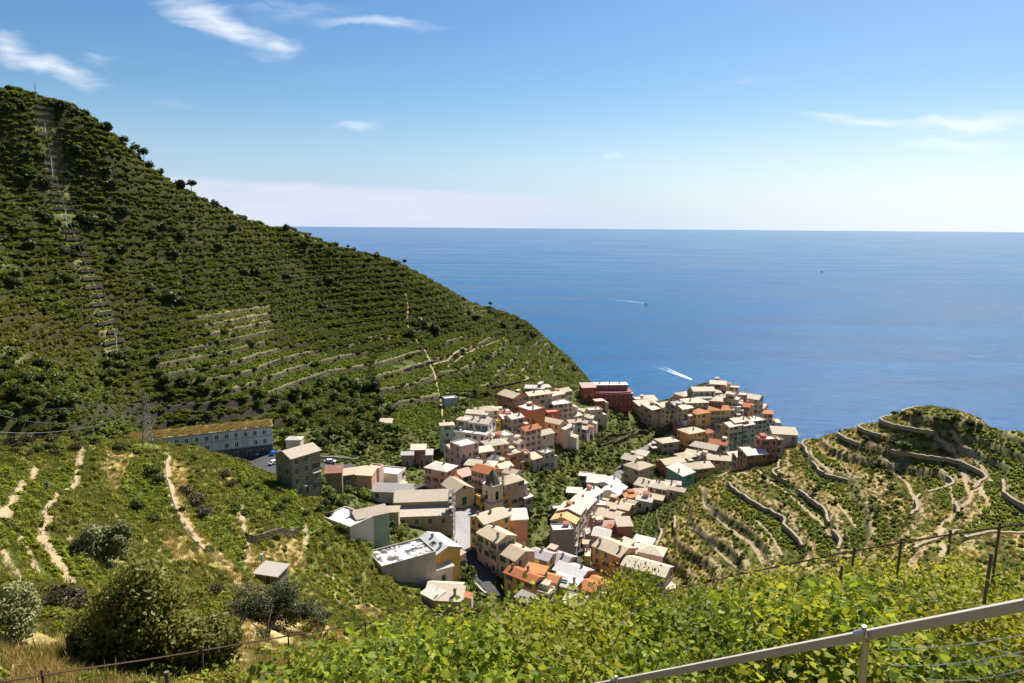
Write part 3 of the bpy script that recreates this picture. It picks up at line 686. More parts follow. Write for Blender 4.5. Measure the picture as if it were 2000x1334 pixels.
def hash_(s):
    v = 5381
    for ch in s: v = (v*33+ord(ch)) & 0xffffffff
    return v
GL1 = 'houses of the upper left row'; GC = 'houses round the church'; GN = 'houses of the near row along the street'; GR = 'houses of the right row'; GP = 'houses on the sea promontory'; GV = 'houses below the right hill'
def T(group, rows):
    for r in rows:
        kw = r[11] if len(r) > 11 else {}
        house(*r[:11], group=group, **kw)
T(GL1, [
 (1,190,270,105,70,5,25,'flat',(.50,.56,.62),(.62,.64,.66),'pale blue box hut on the stepped path at the village top',dict(windows=False,chim=0)),
 (1,160,528,105,70,12.5,12,'hip',MINT,SB,'slim mint green tower house at the foot of the terraces',dict(chim=0)),
 (1,470,490,230,150,8,-22,'gable',WHITE,SP,'white house with long pale gable roof behind the big roof terrace',dict(chim=2)),
 (1,395,595,300,120,7,-20,'flat',WHITE,(.62,.58,.55),'long white house with a crowded roof terrace, upper left row',dict(chim=2,terrace=4)),
 (1,320,478,80,80,7.5,-20,'hip',CREAM,SP,'small cream house left of the white terrace house',dict(chim=0)),
 (1,445,412,140,100,8,-15,'gable',CREAM,SP,'cream house with low pale roof above the white terrace house'),
 (1,540,385,170,130,8.5,20,'hip',WHITE,SB,'cream house with wide beige hip roof beside the golden house'),
 (1,625,490,75,70,8,20,'flat',GOLD,(.55,.45,.25),'golden yellow narrow house in the upper left row',dict(chim=0)),
 (1,690,412,120,100,8.5,15,'hip',CREAM,RT,'house with dusty red hip roof behind the golden yellow house'),
 (1,725,450,110,120,9,30,'gable',LILA,SW,'lilac house with white gable roof right of the red roof'),
 (1,805,455,120,110,11,38,'gable',LILA,SW,'tall lilac grey house with white roof at the row end'),
 (1,795,245,180,150,11,-48,'gable',(.50,.24,.15),SB,'brick red house with beige gable roof behind the orange block',dict(chim=2)),
 (1,905,345,330,150,10.5,-50,'flat',ORAN,(.66,.66,.64),'long burnt orange block with white roof deck above the village',dict(chim=1,dens=.2,balc=2)),
 (1,1000,235,150,110,9,30,'gable',CREAM,SB,'cream house with beige roof behind the burnt orange block'),
 (1,1090,228,110,100,9,40,'gable',LILA,SB,'narrow lilac house with beige gable roof on the upper terrace'),
 (1,1175,240,90,90,8,45,'gable',(.42,.25,.27),SB,'dusky plum house with beige roof, upper terrace'),
 (1,1225,232,90,90,7.5,40,'gable',PINK,SP,'pink house with pale roof between plum house and cream house'),
 (1,1275,205,120,100,7,40,'gable',CREAM,SB,'cream house with beige gable roof at the top right of the upper terrace'),
 (1,1100,165,90,80,4,10,'hip',GREY,SP,'grey hut with pale hip roof above the upper terrace',dict(chim=0)),
 (1,1010,178,150,60,4,-5,'shed',GREY,(.5,.48,.46),'low long grey shed above the upper terrace',dict(chim=0)),
 (1,1245,318,170,130,8.5,25,'flat',CREAM,SW,'cream house with bright white flat roof near the red block'),
 (1,1175,402,110,80,6,20,'flat',(.38,.10,.07),(.45,.2,.15),'small brick red annex below the white flat roof',dict(chim=0,windows=False)),
 (1,1190,498,180,110,8,-35,'gable',PALE,SB,'pale pink house with long beige gable roof facing the ravine'),
 (1,1350,362,100,90,6,15,'hip',CREAM,SB,'small cream house, topmost of the stepped cluster'),
 (1,1345,405,90,80,6,30,'gable',WHITE,SW,'small white house with white gable in the stepped cluster'),
 (1,1440,392,95,80,6.5,-20,'gable',TAN,SB,'tan cottage on the right of the stepped cluster'),
 (1,1395,440,95,70,5.5,35,'gable',CREAM,SP,'cream cottage in the middle of the stepped cluster'),
 (1,1500,455,120,100,5.5,-15,'hip',WHITE,SP,'white cottage with large pale hip roof, right of the stepped cluster'),
 (1,1385,500,110,80,6,20,'gable',PALE,SB,'pale pink cottage with beige roof below the stepped cluster'),
 (1,1320,545,110,90,6.5,10,'flat',GREY,(.55,.55,.53),'grey cottage with roof terrace below the stepped cluster',dict(terrace=2)),
 (1,1470,505,90,70,5.5,-20,'gable',GREY,SW,'grey cottage with white roof right of the terrace cottage'),
 (1,1470,562,100,80,5.5,-25,'gable',LILA,SP,'low lilac cottage with pale roof by the ravine gardens'),
 (1,1275,605,150,90,5,-20,'flat',WHITE,SW,'white lower house with bright roof terrace over the ravine',dict(terrace=2,chim=0)),
 (1,1580,380,115,90,8,15,'flat',CREAM,(.58,.54,.48),'cream tower house just below the dark red block',dict(terrace=1)),
 (1,1630,298,75,60,5,15,'hip',RED,SP,'small dark red outbuilding with white roof at the red block',dict(chim=0)),
 (1,955,565,160,110,12,38,'gable',PALE,TERR,'tall pale house with terracotta gable roof in the village middle',dict(chim=1)),
 (1,1090,610,140,110,12,38,'gable',PALE,SB,'tall pale pink house with beige roof right of the terracotta gable',dict(dens=.5)),
 (1,330,705,170,150,12.5,38,'flat',(.56,.41,.42),SW,'tall mauve pink house with white flat roof and blue balcony',dict(balc=3,chim=0,terrace=2)),
 (1,210,735,95,90,8,38,'gable',PALE,SB,'small pale house behind the mauve pink tower house',dict(chim=0)),
 (1,495,770,150,130,7.5,25,'gable',CREAM,SP,'cream house with arched wall and pale roof in mid village'),
 (1,625,705,180,140,9,25,'hip',PALE,SP,'house with broad pale hip roof in the dense middle row',dict(chim=2)),
 (1,690,625,150,120,9,28,'flat',WHITE,SW,'white house with roof terrace above the broad hip roof',dict(terrace=3,chim=0)),
 (1,670,672,130,80,8.5,-18,'gable',LILA,SB,'narrow lilac house below the white roof terrace'),
 (1,835,690,110,100,8,-35,'gable',PALE,SB,'pale pink house with beige gable at the foot of the tall pale house'),
 (1,790,795,150,120,8,40,'flat',BROWN,(.5,.46,.42),'red brown house with cluttered roof terrace in mid village',dict(terrace=3,balc=1)),
 (1,905,800,80,80,6.5,20,'flat',PALE,(.4,.22,.16),'small house with sunken brown roof terrace over the ravine',dict(chim=0)),
 (1,1000,845,90,90,6,40,'shed',GREY,SB,'grey lean-to house among the ravine trees',dict(chim=0)),
 (1,1120,790,110,80,8,40,'flat',GREY,(.5,.48,.45),'grey patched house at the right edge over the ravine',dict(chim=1)),
 (1,660,865,120,110,7.5,-38,'gable',GOLD,SLATE,'orange yellow house with dark slate roof behind the pink house',dict(rm='slab_roof')),
])
T(GC, [
 (1,490,905,230,130,8.5,-12,'hip',YELL,SP,'yellow house with cream hip roof behind the bell tower',dict(chim=2)),
 (1,545,965,185,150,13,-35,'gable',PINK,TERR,'tall pink house with terracotta gable roof left of the bell tower',dict(chim=0)),
 (1,700,925,120,110,10,38,'gable',YELL,SP,'yellow house with pale roof and balconies right of the pink house',dict(balc=2)),
 (1,790,985,110,100,11,-30,'gable',CREAM,SB,'cream house with beige gable above the tan tower house'),
 (1,765,1062,185,140,13,38,'hip',TAN,SB,'tall tan house with beige hip roof right of the bell tower',dict(dens=.5)),
 (1,850,1085,90,120,12,40,'shed',WHITE,SW,'narrow white house on the ravine edge beside the tan house',dict(balc=1)),
 (1,915,1215,80,90,8,40,'shed',GREY,SW,'small grey house with white shed roof below the ravine edge',dict(chim=0)),
 (1,700,1215,90,70,8,38,'flat',GOLD,(.5,.4,.3),'orange balcony house right of the bell tower base',dict(balc=2,chim=0)),
 (1,490,1215,60,60,6,38,'flat',GOLD,(.5,.4,.3),'small orange house at the left foot of the bell tower',dict(chim=0)),
 (1,340,1005,120,100,6,38,'shed',PALE,(.45,.3,.25),'low pink house between the chapel and the tall pink house',dict(chim=0)),
 (1,105,938,200,150,9,-28,'hip',PINK,SW,'pink house with pale blue-white hip roof left of the chapel',dict(chim=1,balc=2)),
 (4,640,250,290,170,7,-4,'gable',WHITE,(.42,.40,.40),'white house with broad grey roof left of the church',dict(chim=0,dens=.6)),
 (4,590,82,210,150,7.5,-14,'flat',WHITE,(.60,.57,.52),'white box house with flat roof deck near the car park',dict(chim=0,dens=.4)),
 (4,462,45,95,80,9.5,-14,'flat',PALE,(.55,.45,.38),'pink stair tower on the white box house',dict(chim=0,windows=False)),
 (4,373,105,120,110,9,-8,'shed',(.58,.36,.28),SB,'blind salmon house left of the white box house',dict(chim=0,windows=False)),
 (4,255,85,190,140,6.5,25,'gable',STONE,SB,'stone house with sagging beige roof over a dark carport',dict(wmat='rubble',chim=0)),
 (4,60,85,120,100,7,10,'shed',STONE,(.36,.17,.13),'small stone house with rusty red roof',dict(wmat='rubble',chim=0)),
 (3,600,295,250,200,12.5,52,'gable',(.40,.37,.32),(.48,.41,.34),'tall grey stone house with beige roof beside the car park',dict(wmat='rubble',chim=0,balc=2)),
 (3,570,172,105,80,4.5,0,'hip',(.60,.58,.53),(.55,.55,.53),'white turret hut rising behind the grey stone house',dict(chim=0,zabs=None,windows=False)),
 (3,590,510,130,100,4,-40,'shed',STONE,SB,'hut with pale shed roof at the foot of the grey stone house',dict(wmat='rubble',chim=0,windows=False)),
 (3,755,505,85,70,4,15,'shed',STONE,SP,'little stone hut below the grey stone house',dict(wmat='rubble',chim=0)),
 (3,1765,265,110,80,7,5,'shed',(.34,.18,.15),SP,'small reddish house with white roof under the terraces',dict(chim=0)),
 (3,1660,315,90,80,5,5,'gable',(.3,.24,.2),(.55,.53,.55),'low brown hut beside the small reddish house',dict(chim=0)),
 (3,1850,315,80,80,5,5,'shed',(.35,.3,.26),(.55,.53,.55),'low hut with grey roof right of the small reddish house',dict(chim=0)),
 (3,1452,12,90,70,3.5,0,'shed',(.30,.2,.15),(.5,.4,.33),'brown field hut at the foot of the cultivated terraces',dict(chim=0)),
 (3,1080,925,310,230,4.2,-35,'flat',(.6,.58,.55),(.80,.78,.76),'low white hall with bright flat white roof behind the green block',dict(chim=1,windows=False)),
 (3,1305,890,250,105,9,32,'shed',(.27,.38,.32),(.45,.38,.32),'green netted block with slanting concrete roof',dict(chim=0,windows=False)),
 (3,1500,850,120,105,5,4,'gable',TAN,SB,'tan annex with beige roof on the left of the church',dict(chim=0,windows=False)),
 (4,1060,790,290,215,8,-52,'gable',YELL,(.50,.53,.57),'yellow hall with blue-grey metal gable roof and red ridge',dict(chim=2,windows=False,rm='slab_roof',skyl=1)),
 (4,715,870,430,270,5.5,33,'flat',(.45,.43,.40),(.62,.60,.58),'wide grey hall with black stained flat white roof',dict(chim=0,windows=False,rm='stain')),
 (4,1095,1000,150,90,4.5,30,'shed',WHITE,SW,'small white hut at the corner of the yellow hall',dict(chim=0)),
 (4,1135,1200,250,130,4.5,-5,'gable',PALE,SP,'pale roofed house among the gardens below the stained hall',dict(chim=0)),
 (4,1175,1285,200,150,5,-5,'shed',PINK,SP,'pink garden house with tall chimney by the dark street',dict(chim=1)),
 (4,1015,1270,140,100,4,-40,'shed',GREY,SW,'grey garden shed with white roof left of the pink garden house',dict(chim=0,windows=False)),
 (4,1275,890,60,70,5,-50,'shed',PALE,SP,'tiny pink house at the right corner of the yellow hall',dict(chim=0)),
])
T(GN, [
 (6,285,225,255,175,13,40,'gable',YELL,SP,'tall yellow house with pale roof at the head of the dark street',dict(chim=2,balc=1)),
 (6,470,210,250,200,13,8,'gable',SALM,SW,'big blind salmon house next to the tall yellow house',dict(chim=1,dens=.05)),
 (6,345,400,230,190,11,-48,'gable',PALE,SB,'pale pink house with beige gable roof, third along the street',dict(chim=2,balc=2)),
 (6,500,555,260,210,10,-45,'gable',CREAM,SB,'cream house with big beige gable roof in the near row',dict(chim=2,balc=2)),
 (6,610,790,270,130,8.5,-38,'gable',YELL,TERR,'yellow house with terracotta double roof in the near row',dict(chim=2)),
 (6,728,742,150,80,9.5,-25,'shed',ORAN,TORA,'small house with bright orange roof behind the terracotta roof',dict(chim=0)),
 (6,860,815,150,110,8,-28,'gable',CREAM,TORA,'house with orange and yellow roof left of the skylight roof',dict(chim=1)),
 (6,1010,850,200,170,7.5,-30,'hip',TAN,(.56,.55,.56),'tan house with pale grey roof and dark skylights',dict(chim=1,skyl=1)),
 (6,785,925,160,110,6.5,-28,'flat',CREAM,(.52,.50,.47),'cream house with grey roof terrace in the near row',dict(chim=1,terrace=2)),
 (6,620,1010,120,80,6,-38,'shed',CREAM,(.38,.37,.35),'house with grey sheet lean-to roof above the street',dict(chim=0)),
 (6,785,595,170,140,8.5,-30,'gable',YELL,GL,'yellow house with lilac grey roof, uphill end of the grey roofs',dict(chim=1)),
 (6,935,625,230,190,8.5,-35,'gable',BROWN,GL,'orange brown house with lilac grey gable roof',dict(chim=1)),
 (6,1085,745,240,180,8.5,-38,'gable',BROWN,(.58,.57,.60),'orange brown house with light grey roof and thin chimney',dict(chim=1)),
 (6,1220,885,190,150,7,-35,'gable',CREAM,TERR,'cream house with terracotta roof half hidden by vine shoots',dict(chim=0)),
 (6,1345,865,150,130,7,-42,'gable',CREAM,TORA,'cream house with faded orange roof below the tall ochre house',dict(chim=0)),
 (6,1380,1000,200,120,5,-25,'gable',GREY,(.46,.45,.45),'low house with grey stone roof right at the vineyard edge',dict(chim=1)),
 (6,1100,1045,150,110,5,-25,'shed',GREY,SW,'low house with white roof peeping over the vines',dict(chim=0)),
 (6,1440,1060,150,100,4,-10,'shed',(.40,.22,.18),(.40,.30,.26),'low brown roofed hut next to the grey stone roof',dict(chim=0)),
 (6,400,1170,110,90,4,-40,'shed',(.4,.3,.25),(.45,.24,.17),'hut with worn red roof beside the dark street',dict(chim=0,windows=False)),
])
T(GR, [
 (6,1480,525,250,200,13,-45,'gable',(.56,.32,.15),SB,'tall ochre house with wide beige gable roof',dict(chim=2,balc=2)),
 (6,1585,500,90,110,11,-45,'shed',PALE,SP,'narrow pale house behind the tall ochre house',dict(chim=1)),
 (6,1570,690,150,120,10.5,-10,'flat',SALM,(.38,.30,.26),'salmon house with roof terrace between ochre and white houses',dict(chim=1,terrace=1)),
 (6,1800,705,330,180,11.5,-32,'gable',(.62,.53,.50),SP,'big pinkish white house with balconies and awning',dict(chim=0,balc=3,awning=(.66,.62,.56))),
 (6,1850,555,180,140,5,-25,'hip',PALE,SP,'small pink house with pale hip roof at the hill foot',dict(chim=0)),
 (6,1655,505,130,100,6.5,-10,'flat',WHITE,SP,'white terrace house between the ochre house and the hill',dict(chim=0,terrace=2)),
 (6,1765,475,140,90,5,-28,'shed',(.6,.6,.62),SW,'bright white pergola roof house under the terraces',dict(chim=0,windows=False)),
 (6,1370,385,130,150,8,-20,'gable',PINK,SW,'pink house with a half white roof behind the ochre house',dict(chim=0)),
 (6,1485,385,120,130,8,-20,'shed',PINK,TERR,'pink house with red tiled half roof behind the ochre house',dict(chim=0)),
 (6,1570,295,110,110,9,5,'shed',(.42,.17,.14),SP,'dark salmon tower house with flat beige roof',dict(chim=0,windows=False)),
 (6,1390,300,150,90,7,10,'gable',PINK,(.52,.38,.33),'pink house with dull pink roof above the half red roof'),
 (6,1440,205,180,140,7.5,-28,'gable',PALE,SB,'pale house with beige gable roof in the right row',dict(chim=1)),
 (6,1330,240,100,100,6,-28,'flat',CREAM,SP,'cream flat roofed house left of the beige gable',dict(terrace=1,chim=0)),
 (6,1500,115,240,120,6.5,-30,'gable',ORAN,SB,'orange house with two beige roofs in the right row',dict(chim=2)),
 (6,1625,100,110,110,6,-30,'gable',CREAM,SB,'cream house with beige roof right of the orange house',dict(chim=1)),
 (6,1225,585,45,120,4,-8,'flat',TAN,SB,'narrow beige roofed shed along the lane',dict(chim=1,windows=False)),
 (6,1245,480,100,60,4.5,-8,'gable',TAN,SB,'little beige hut at the lane corner',dict(chim=1)),
 (6,1265,380,90,60,4,5,'shed',TAN,(.5,.45,.4),'low beige lean-to beside the lane bend',dict(chim=0)),
 (6,975,335,160,110,11,8,'flat',(.30,.32,.36),(.66,.66,.66),'blue-grey blind wall house with white balcony deck',dict(chim=0,dens=.0)),
 (6,1020,235,190,190,12,70,'gable',CREAM,(.60,.36,.17),'tall house with faded orange gable roof above the blue-grey wall',dict(chim=1,rm='tile_roof',balc=2)),
 (6,1075,150,190,180,12,68,'gable',PALE,SP,'house with pale beige roof behind the faded orange gable',dict(chim=1,balc=1)),
 (6,1160,95,220,170,11.5,64,'gable',PALE,SP,'house with long cream roof in the right row',dict(chim=1,balc=1)),
 (6,935,140,90,80,6,10,'flat',DARK,SW,'dark little house with white roof left of the orange gable',dict(chim=0)),
 (5,855,300,170,130,10,55,'gable',WHITE,SW,'white house with white gable roof, first of the white cluster',dict(chim=1)),
 (5,700,285,110,70,4,-10,'shed',DARK,SW,'low dark shed with white roof in the ravine gardens',dict(chim=0,windows=False)),
 (5,820,125,120,90,6,-12,'flat',WHITE,SW,'white cube house at the top of the white cluster',dict(chim=0)),
 (5,915,180,140,110,6,-12,'shed',WHITE,SW,'white house with bright shed roof in the white cluster',dict(chim=0)),
 (5,1025,200,140,150,7,60,'gable',WHITE,SW,'white gabled house in the middle of the white cluster',dict(chim=1)),
 (5,1080,265,190,150,7,62,'gable',(.60,.62,.64),(.66,.67,.69),'white house with grey-white gable roof at the right of the cluster',dict(chim=1)),
 (5,920,395,150,100,7,-8,'flat',GREY,(.6,.57,.52),'grey house with railed terraces below the white cluster',dict(chim=2,terrace=2)),
 (5,890,445,150,60,4,-8,'flat',GREY,(.55,.53,.5),'lower grey terrace house below the white cluster',dict(chim=0)),
 (5,1240,322,120,90,5.5,15,'gable',PALE,TORA,'pale house with bright orange roof near the green field'),
 (5,1385,360,120,80,5,-28,'gable',WHITE,SW,'small white house with white gable by the green field',dict(chim=1)),
 (5,1465,335,160,90,5,-28,'gable',TAN,SB,'tan house with ribbed beige roof by the green field',dict(chim=0)),
 (5,1370,290,150,60,5,10,'shed',TAN,SB,'long low tan house beside the bright orange roof',dict(chim=0)),
 (5,1425,215,170,160,6,-40,'gable',(.58,.33,.18),SP,'apricot house with wide pale gable roof and dark vents',dict(chim=2)),
 (5,1545,230,170,150,6,-30,'hip',PALE,SP,'house with cluttered pale roof right of the apricot house',dict(chim=3)),
 (5,1655,205,110,80,5,-15,'hip',PALE,(.56,.47,.44),'pink house with dull roof at the foot of the right hill',dict(chim=0)),
 (5,1690,265,130,70,4,-30,'gable',TAN,SB,'low tan house tucked under the right hill',dict(chim=0)),
])
T(GV, [
 (2,235,925,175,150,11,40,'hip',(.42,.34,.26),SB,'tall plain tan tower house with hip roof, right of the ravine',dict(chim=1)),
 (2,190,855,150,140,6,-35,'gable',TAN,SP,'tan house with pale gable behind the tall tan tower house',dict(chim=0)),
 (2,265,815,90,70,5,-30,'shed',TAN,SP,'little tan house on the road edge',dict(chim=0)),
 (2,505,685,150,110,8,22,'hip',TAN,SB,'tan villa with beige hip roof beside the sunk road',dict(chim=2)),
 (2,545,885,190,120,6,25,'gable',(.48,.17,.11),SB,'brick red long house with beige gable below the villa',dict(chim=0)),
 (2,685,830,120,110,6,28,'hip',TEAL,SB,'small teal house with beige roof in the valley',dict(chim=0)),
 (2,640,985,150,150,7.5,40,'shed',TEAL,SW,'teal green house with white roof deck',dict(chim=1,dens=.3)),
 (2,715,935,180,130,7.5,20,'gable',TEAL,SB,'teal green house with beige gable next to the roof deck',dict(chim=1)),
 (2,830,925,150,130,7,20,'gable',(.50,.30,.16),SP,'ochre house with pale roof right of the teal houses',dict(chim=1)),
 (2,1020,855,190,110,6.5,-12,'gable',CREAM,SB,'cream house with beige roof nearest the right hill crest',dict(chim=1)),
 (2,880,740,200,130,6.5,-35,'gable',(.34,.30,.27),SP,'grey house with long white gable roof in the valley',dict(chim=0)),
 (2,1010,705,130,110,8,-28,'gable',WHITE,TERR,'white house with small red roof and black painted swirls',dict(chim=0)),
 (2,770,800,110,90,6,-35,'gable',LILA,SP,'pale lilac house left of the long white gable',dict(chim=1)),
 (2,870,815,100,80,5,-35,'flat',LILA,SP,'lilac terrace house below the long white gable',dict(chim=0)),
 (2,1145,812,110,80,6,18,'gable',GREY,SP,'grey house with pale gable by the hill crest',dict(chim=0)),
 (2,1235,828,120,90,5.5,10,'gable',PINK,SP,'pink house with white gable by the hill crest',dict(chim=0)),
 (2,1335,795,170,120,5.5,15,'gable',(.45,.22,.13),SW,'orange brown house with white gable by the hill crest',dict(chim=0)),
 (2,745,590,165,130,11,28,'hip',(.60,.37,.10),SB,'ochre yellow house with beige pyramid roof under the promontory',dict(chim=1)),
 (2,860,600,110,100,8,30,'gable',PINK,TERR,'pink house with bright terracotta roof right of the ochre house'),
 (2,395,745,80,60,4,20,'shed',(.35,.2,.17),SP,'small red hut above the road wall',dict(chim=0)),
])
T(GP, [
 (2,75,150,110,60,4,15,'flat',CREAM,SP,'cream hut at the seaward end of the red block',dict(chim=0,zabs=None,windows=False)),
 (2,255,278,110,90,7,10,'flat',CREAM,SP,'cream house by the sea, left end of the promontory',dict(chim=0)),
 (2,340,290,100,90,7,10,'shed',CREAM,SP,'cream house with white roof beside the sea gap',dict(chim=0)),
 (2,270,335,110,90,9,20,'shed',GREY,SP,'grey house in front of the cream sea gap houses',dict(chim=0)),
 (2,375,365,150,120,13,35,'shed',(.38,.35,.30),SP,'tall grey stone house with white roof, left promontory corner',dict(chim=0,dens=.4)),
 (2,455,345,110,110,12,35,'gable',CREAM,SP,'tall cream house right of the grey stone corner house'),
 (2,530,385,90,90,12,35,'gable',(.62,.56,.40),SP,'pale yellow tall house in the left promontory row'),
 (2,600,330,130,110,12,30,'gable',GREY,(.40,.39,.38),'grey house with grey gable roof standing above the row'),
 (2,665,365,110,100,12,30,'gable',TAN,SP,'tan tall house right of the grey gable'),
 (2,720,430,90,90,10,32,'gable',TAN,SB,'tan narrow house left of the orange roofed ochre house',dict(chim=0)),
 (2,680,240,130,110,7,30,'hip',(.50,.30,.26),SP,'dusky pink house nearest the promontory rock',dict(chim=0)),
 (2,845,195,170,110,7,5,'gable',CREAM,SP,'cream house with pale roof right under the rock',dict(chim=1)),
 (2,945,215,110,80,6,10,'gable',CREAM,SB,'cream house with beige roof right of the rock house',dict(chim=0)),
 (2,1000,132,115,100,6.5,-15,'gable',(.55,.28,.24),SP,'topmost pink house on the promontory beside the rock',dict(chim=0)),
 (2,770,305,180,120,9,8,'hip',CREAM,SP,'cream house with wide pale hip roof on the promontory',dict(chim=2)),
 (2,850,268,120,70,8,5,'gable',CREAM,SP,'cream house with narrow roof behind the hip roof',dict(chim=1)),
 (2,935,285,160,120,8,-15,'gable',(.50,.22,.19),SP,'dark pink house with pale gable in the promontory centre',dict(chim=1)),
 (2,1000,255,110,80,8,-25,'gable',CREAM,SP,'cream gabled house behind the dark pink house',dict(chim=1)),
 (2,1065,225,150,90,8,-30,'flat',CREAM,(.5,.47,.42),'cream house with grey roof terraces near the top',dict(terrace=2)),
 (2,1130,275,120,100,8,-30,'flat',GREY,(.55,.52,.46),'grey house with stepped roofs near the top',dict(terrace=2)),
 (2,1125,165,120,70,6,-15,'flat',CREAM,SP,'white walled villa terrace at the promontory top',dict(chim=1)),
 (2,1195,170,130,80,6,-20,'flat',(.55,.36,.28),SP,'salmon villa at the promontory top',dict(chim=0,terrace=2)),
 (2,1280,195,110,70,5,-25,'flat',CREAM,SP,'cream terrace house on the seaward edge at the top',dict(chim=0)),
 (2,1200,235,110,90,7,-10,'flat',CREAM,SW,'cream house with white roof deck below the salmon villa',dict(chim=0,terrace=1)),
 (2,1215,300,120,80,7,-5,'flat',(.48,.2,.17),SLATE,'red house with dark roof in the upper promontory',dict(chim=0)),
 (2,1310,265,160,120,10,-35,'gable',CREAM,SP,'cream corner house with pale roof facing the open sea',dict(chim=2)),
 (2,1350,330,100,80,10,-40,'gable',CREAM,SP,'cream tall house below the sea corner house',dict(chim=0)),
 (2,1415,345,80,70,6,-35,'gable',CREAM,SP,'small cream house clinging to the sea side',dict(chim=0)),
 (2,810,408,140,120,11,28,'hip',(.62,.40,.17),TORA,'ochre house with orange hip roof in the promontory middle',dict(chim=0)),
 (2,945,378,240,120,11,6,'gable',(.58,.47,.24),TORA,'yellow house with long orange roof and washing lines',dict(chim=1,balc=3)),
 (2,1085,375,110,100,10,-20,'flat',LILA,SP,'lilac house with white roof right of the long orange roof',dict(chim=1,balc=1)),
 (2,1150,350,100,90,10,-20,'flat',WHITE,SP,'white house with roof deck right of the lilac house',dict(chim=0,terrace=1)),
 (2,1235,345,110,100,10,-22,'gable',(.42,.15,.11),TERR,'brick red house with terracotta roof near the sea corner',dict(chim=0)),
 (2,1180,385,100,80,9,-22,'flat',LILA,(.6,.6,.62),'pale lilac house in front of the brick red house',dict(chim=0,balc=1)),
 (2,1455,415,100,80,11,-15,'gable',CREAM,TORA,'cream tower house with orange roof on the sea edge',dict(chim=0)),
 (2,1040,515,120,110,13,30,'flat',TAN,SP,'tan tall house at the left end of the quay row',dict(chim=1)),
 (2,1120,530,130,110,14,28,'gable',(.58,.50,.34),SP,'pale yellow tall house with balconies in the quay row',dict(balc=3,chim=1)),
 (2,1180,490,140,110,13,26,'gable',TAN,SP,'tan tall house with pale gable in the quay row',dict(chim=1,balc=1)),
 (2,1220,462,110,90,10,20,'flat',CREAM,SP,'cream house with white deck behind the quay row',dict(chim=1)),
 (2,1250,520,110,110,12,26,'gable',(.56,.48,.36),SP,'sand coloured tall house in the quay row',dict(chim=1)),
 (2,1330,480,170,120,12,22,'flat',TAN,SP,'broad tan house at the right end of the quay row',dict(chim=2)),
 (2,950,600,100,90,7,-25,'gable',(.48,.20,.17),SP,'dark pink house at the foot of the quay row',dict(chim=0)),
 (2,1020,605,110,80,7,-25,'gable',PINK,SW,'pink house with white roof at the foot of the quay row',dict(chim=0)),
 (2,1495,495,150,110,11,-10,'flat',WHITE,SP,'white house with stepped decks on the sea edge',dict(chim=1,terrace=2,balc=2)),
 (2,1595,550,90,80,6,-20,'flat',GREY,SP,'grey hut above the last house of the promontory',dict(chim=0)),
 (2,1635,605,170,110,8,-10,'shed',LILA,SP,'last lilac grey house at the harbour end',dict(chim=0,balc=1)),
 (2,1470,660,130,90,10,10,'flat',(.52,.21,.19),SP,'rose red house at the harbour',dict(chim=0)),
 (2,1545,665,90,90,9,10,'flat',GREY,SP,'grey narrow house right of the rose red harbour house',dict(chim=0)),
 (2,660,545,120,70,6,25,'flat',(.28,.13,.11),SP,'dark red low house left of the ochre pyramid roof',dict(chim=0)),
 (2,1265,760,100,70,5,10,'flat',(.3,.2,.16),SP,'brown low house by the harbour lane',dict(chim=0)),
])
print('houses', len(HOUSES))
# ------------------------------------------------------------------ single buildings
def zat(px, py, d): return Pd(px, py, d)[2]
def dist(p): return math.hypot(p[0], p[1])
def gp(px, py, tmin=100): return hit(px, py, 0, tmin)
# the church: nave, lower aisle, pale stone roofs
p = gp(*zp(4, 925, 655)); yw = R(6)
ch = empty('church', p, yw); tag(ch, 'long tan stone church with two stepped beige roofs on the square', 'church')
b = MB(); b.box(-8.8, 8.8, 0, 4.6, -2.5, 3.9); b.box(-8.8, 8.2, 4.601, 13.5, -2.5, 6.6); b.build('wall', M['plaster'], ch, color=(.42, .33, .23))
b = MB(); b.add([(-9.1,-.45,3.95),(9.1,-.45,3.95),(9.1,4.62,5.2),(-9.1,4.62,5.2),(-9.1,-.45,4.15),(9.1,-.45,4.15),(9.1,4.62,5.4),(-9.1,4.62,5.4)], [(0,3,2,1),(4,5,6,7),(0,1,5,4),(1,2,6,5),(2,3,7,6),(3,0,4,7)])
b.build('aisle_roof', M['slab_roof'], ch, color=(.56, .48, .38))
b = MB(); sec = [(4.1,6.55),(9.0,8.4),(13.9,6.55),(13.9,6.78),(9.0,8.65),(4.1,6.78)]
b.add([(-9.1,y,z) for y, z in sec]+[(8.6,y,z) for y, z in sec], [(0,1,7,6),(1,2,8,7),(2,3,9,8),(3,4,10,9),(4,5,11,10),(5,0,6,11),(0,5,4,1),(1,4,3,2),(6,7,10,11),(7,8,9,10)])
b.build('nave_roof', M['slab_roof'], ch, color=(.52, .44, .34))
for x in (-6, -2, 2, 6): link('window', WIN['plain', 'brown_wood'], ch, (x, 0, 1.5))
b = MB(); sec = [(-8.7,0),(8.1,0)]; 
for s_ in (-8.8, 8.2): b.add([(s_-.01,4.65,6.6),(s_-.01,13.45,6.6),(s_-.01,9.0,8.35),(s_+.01,4.65,6.6),(s_+.01,13.45,6.6),(s_+.01,9.0,8.35)], [(0,1,2),(5,4,3),(0,3,4,1),(1,4,5,2),(2,5,3,0)])
b.build('gable', M['plaster'], ch, color=(.42, .33, .23)); EXCL.append((p[0], p[1]+6, 11))
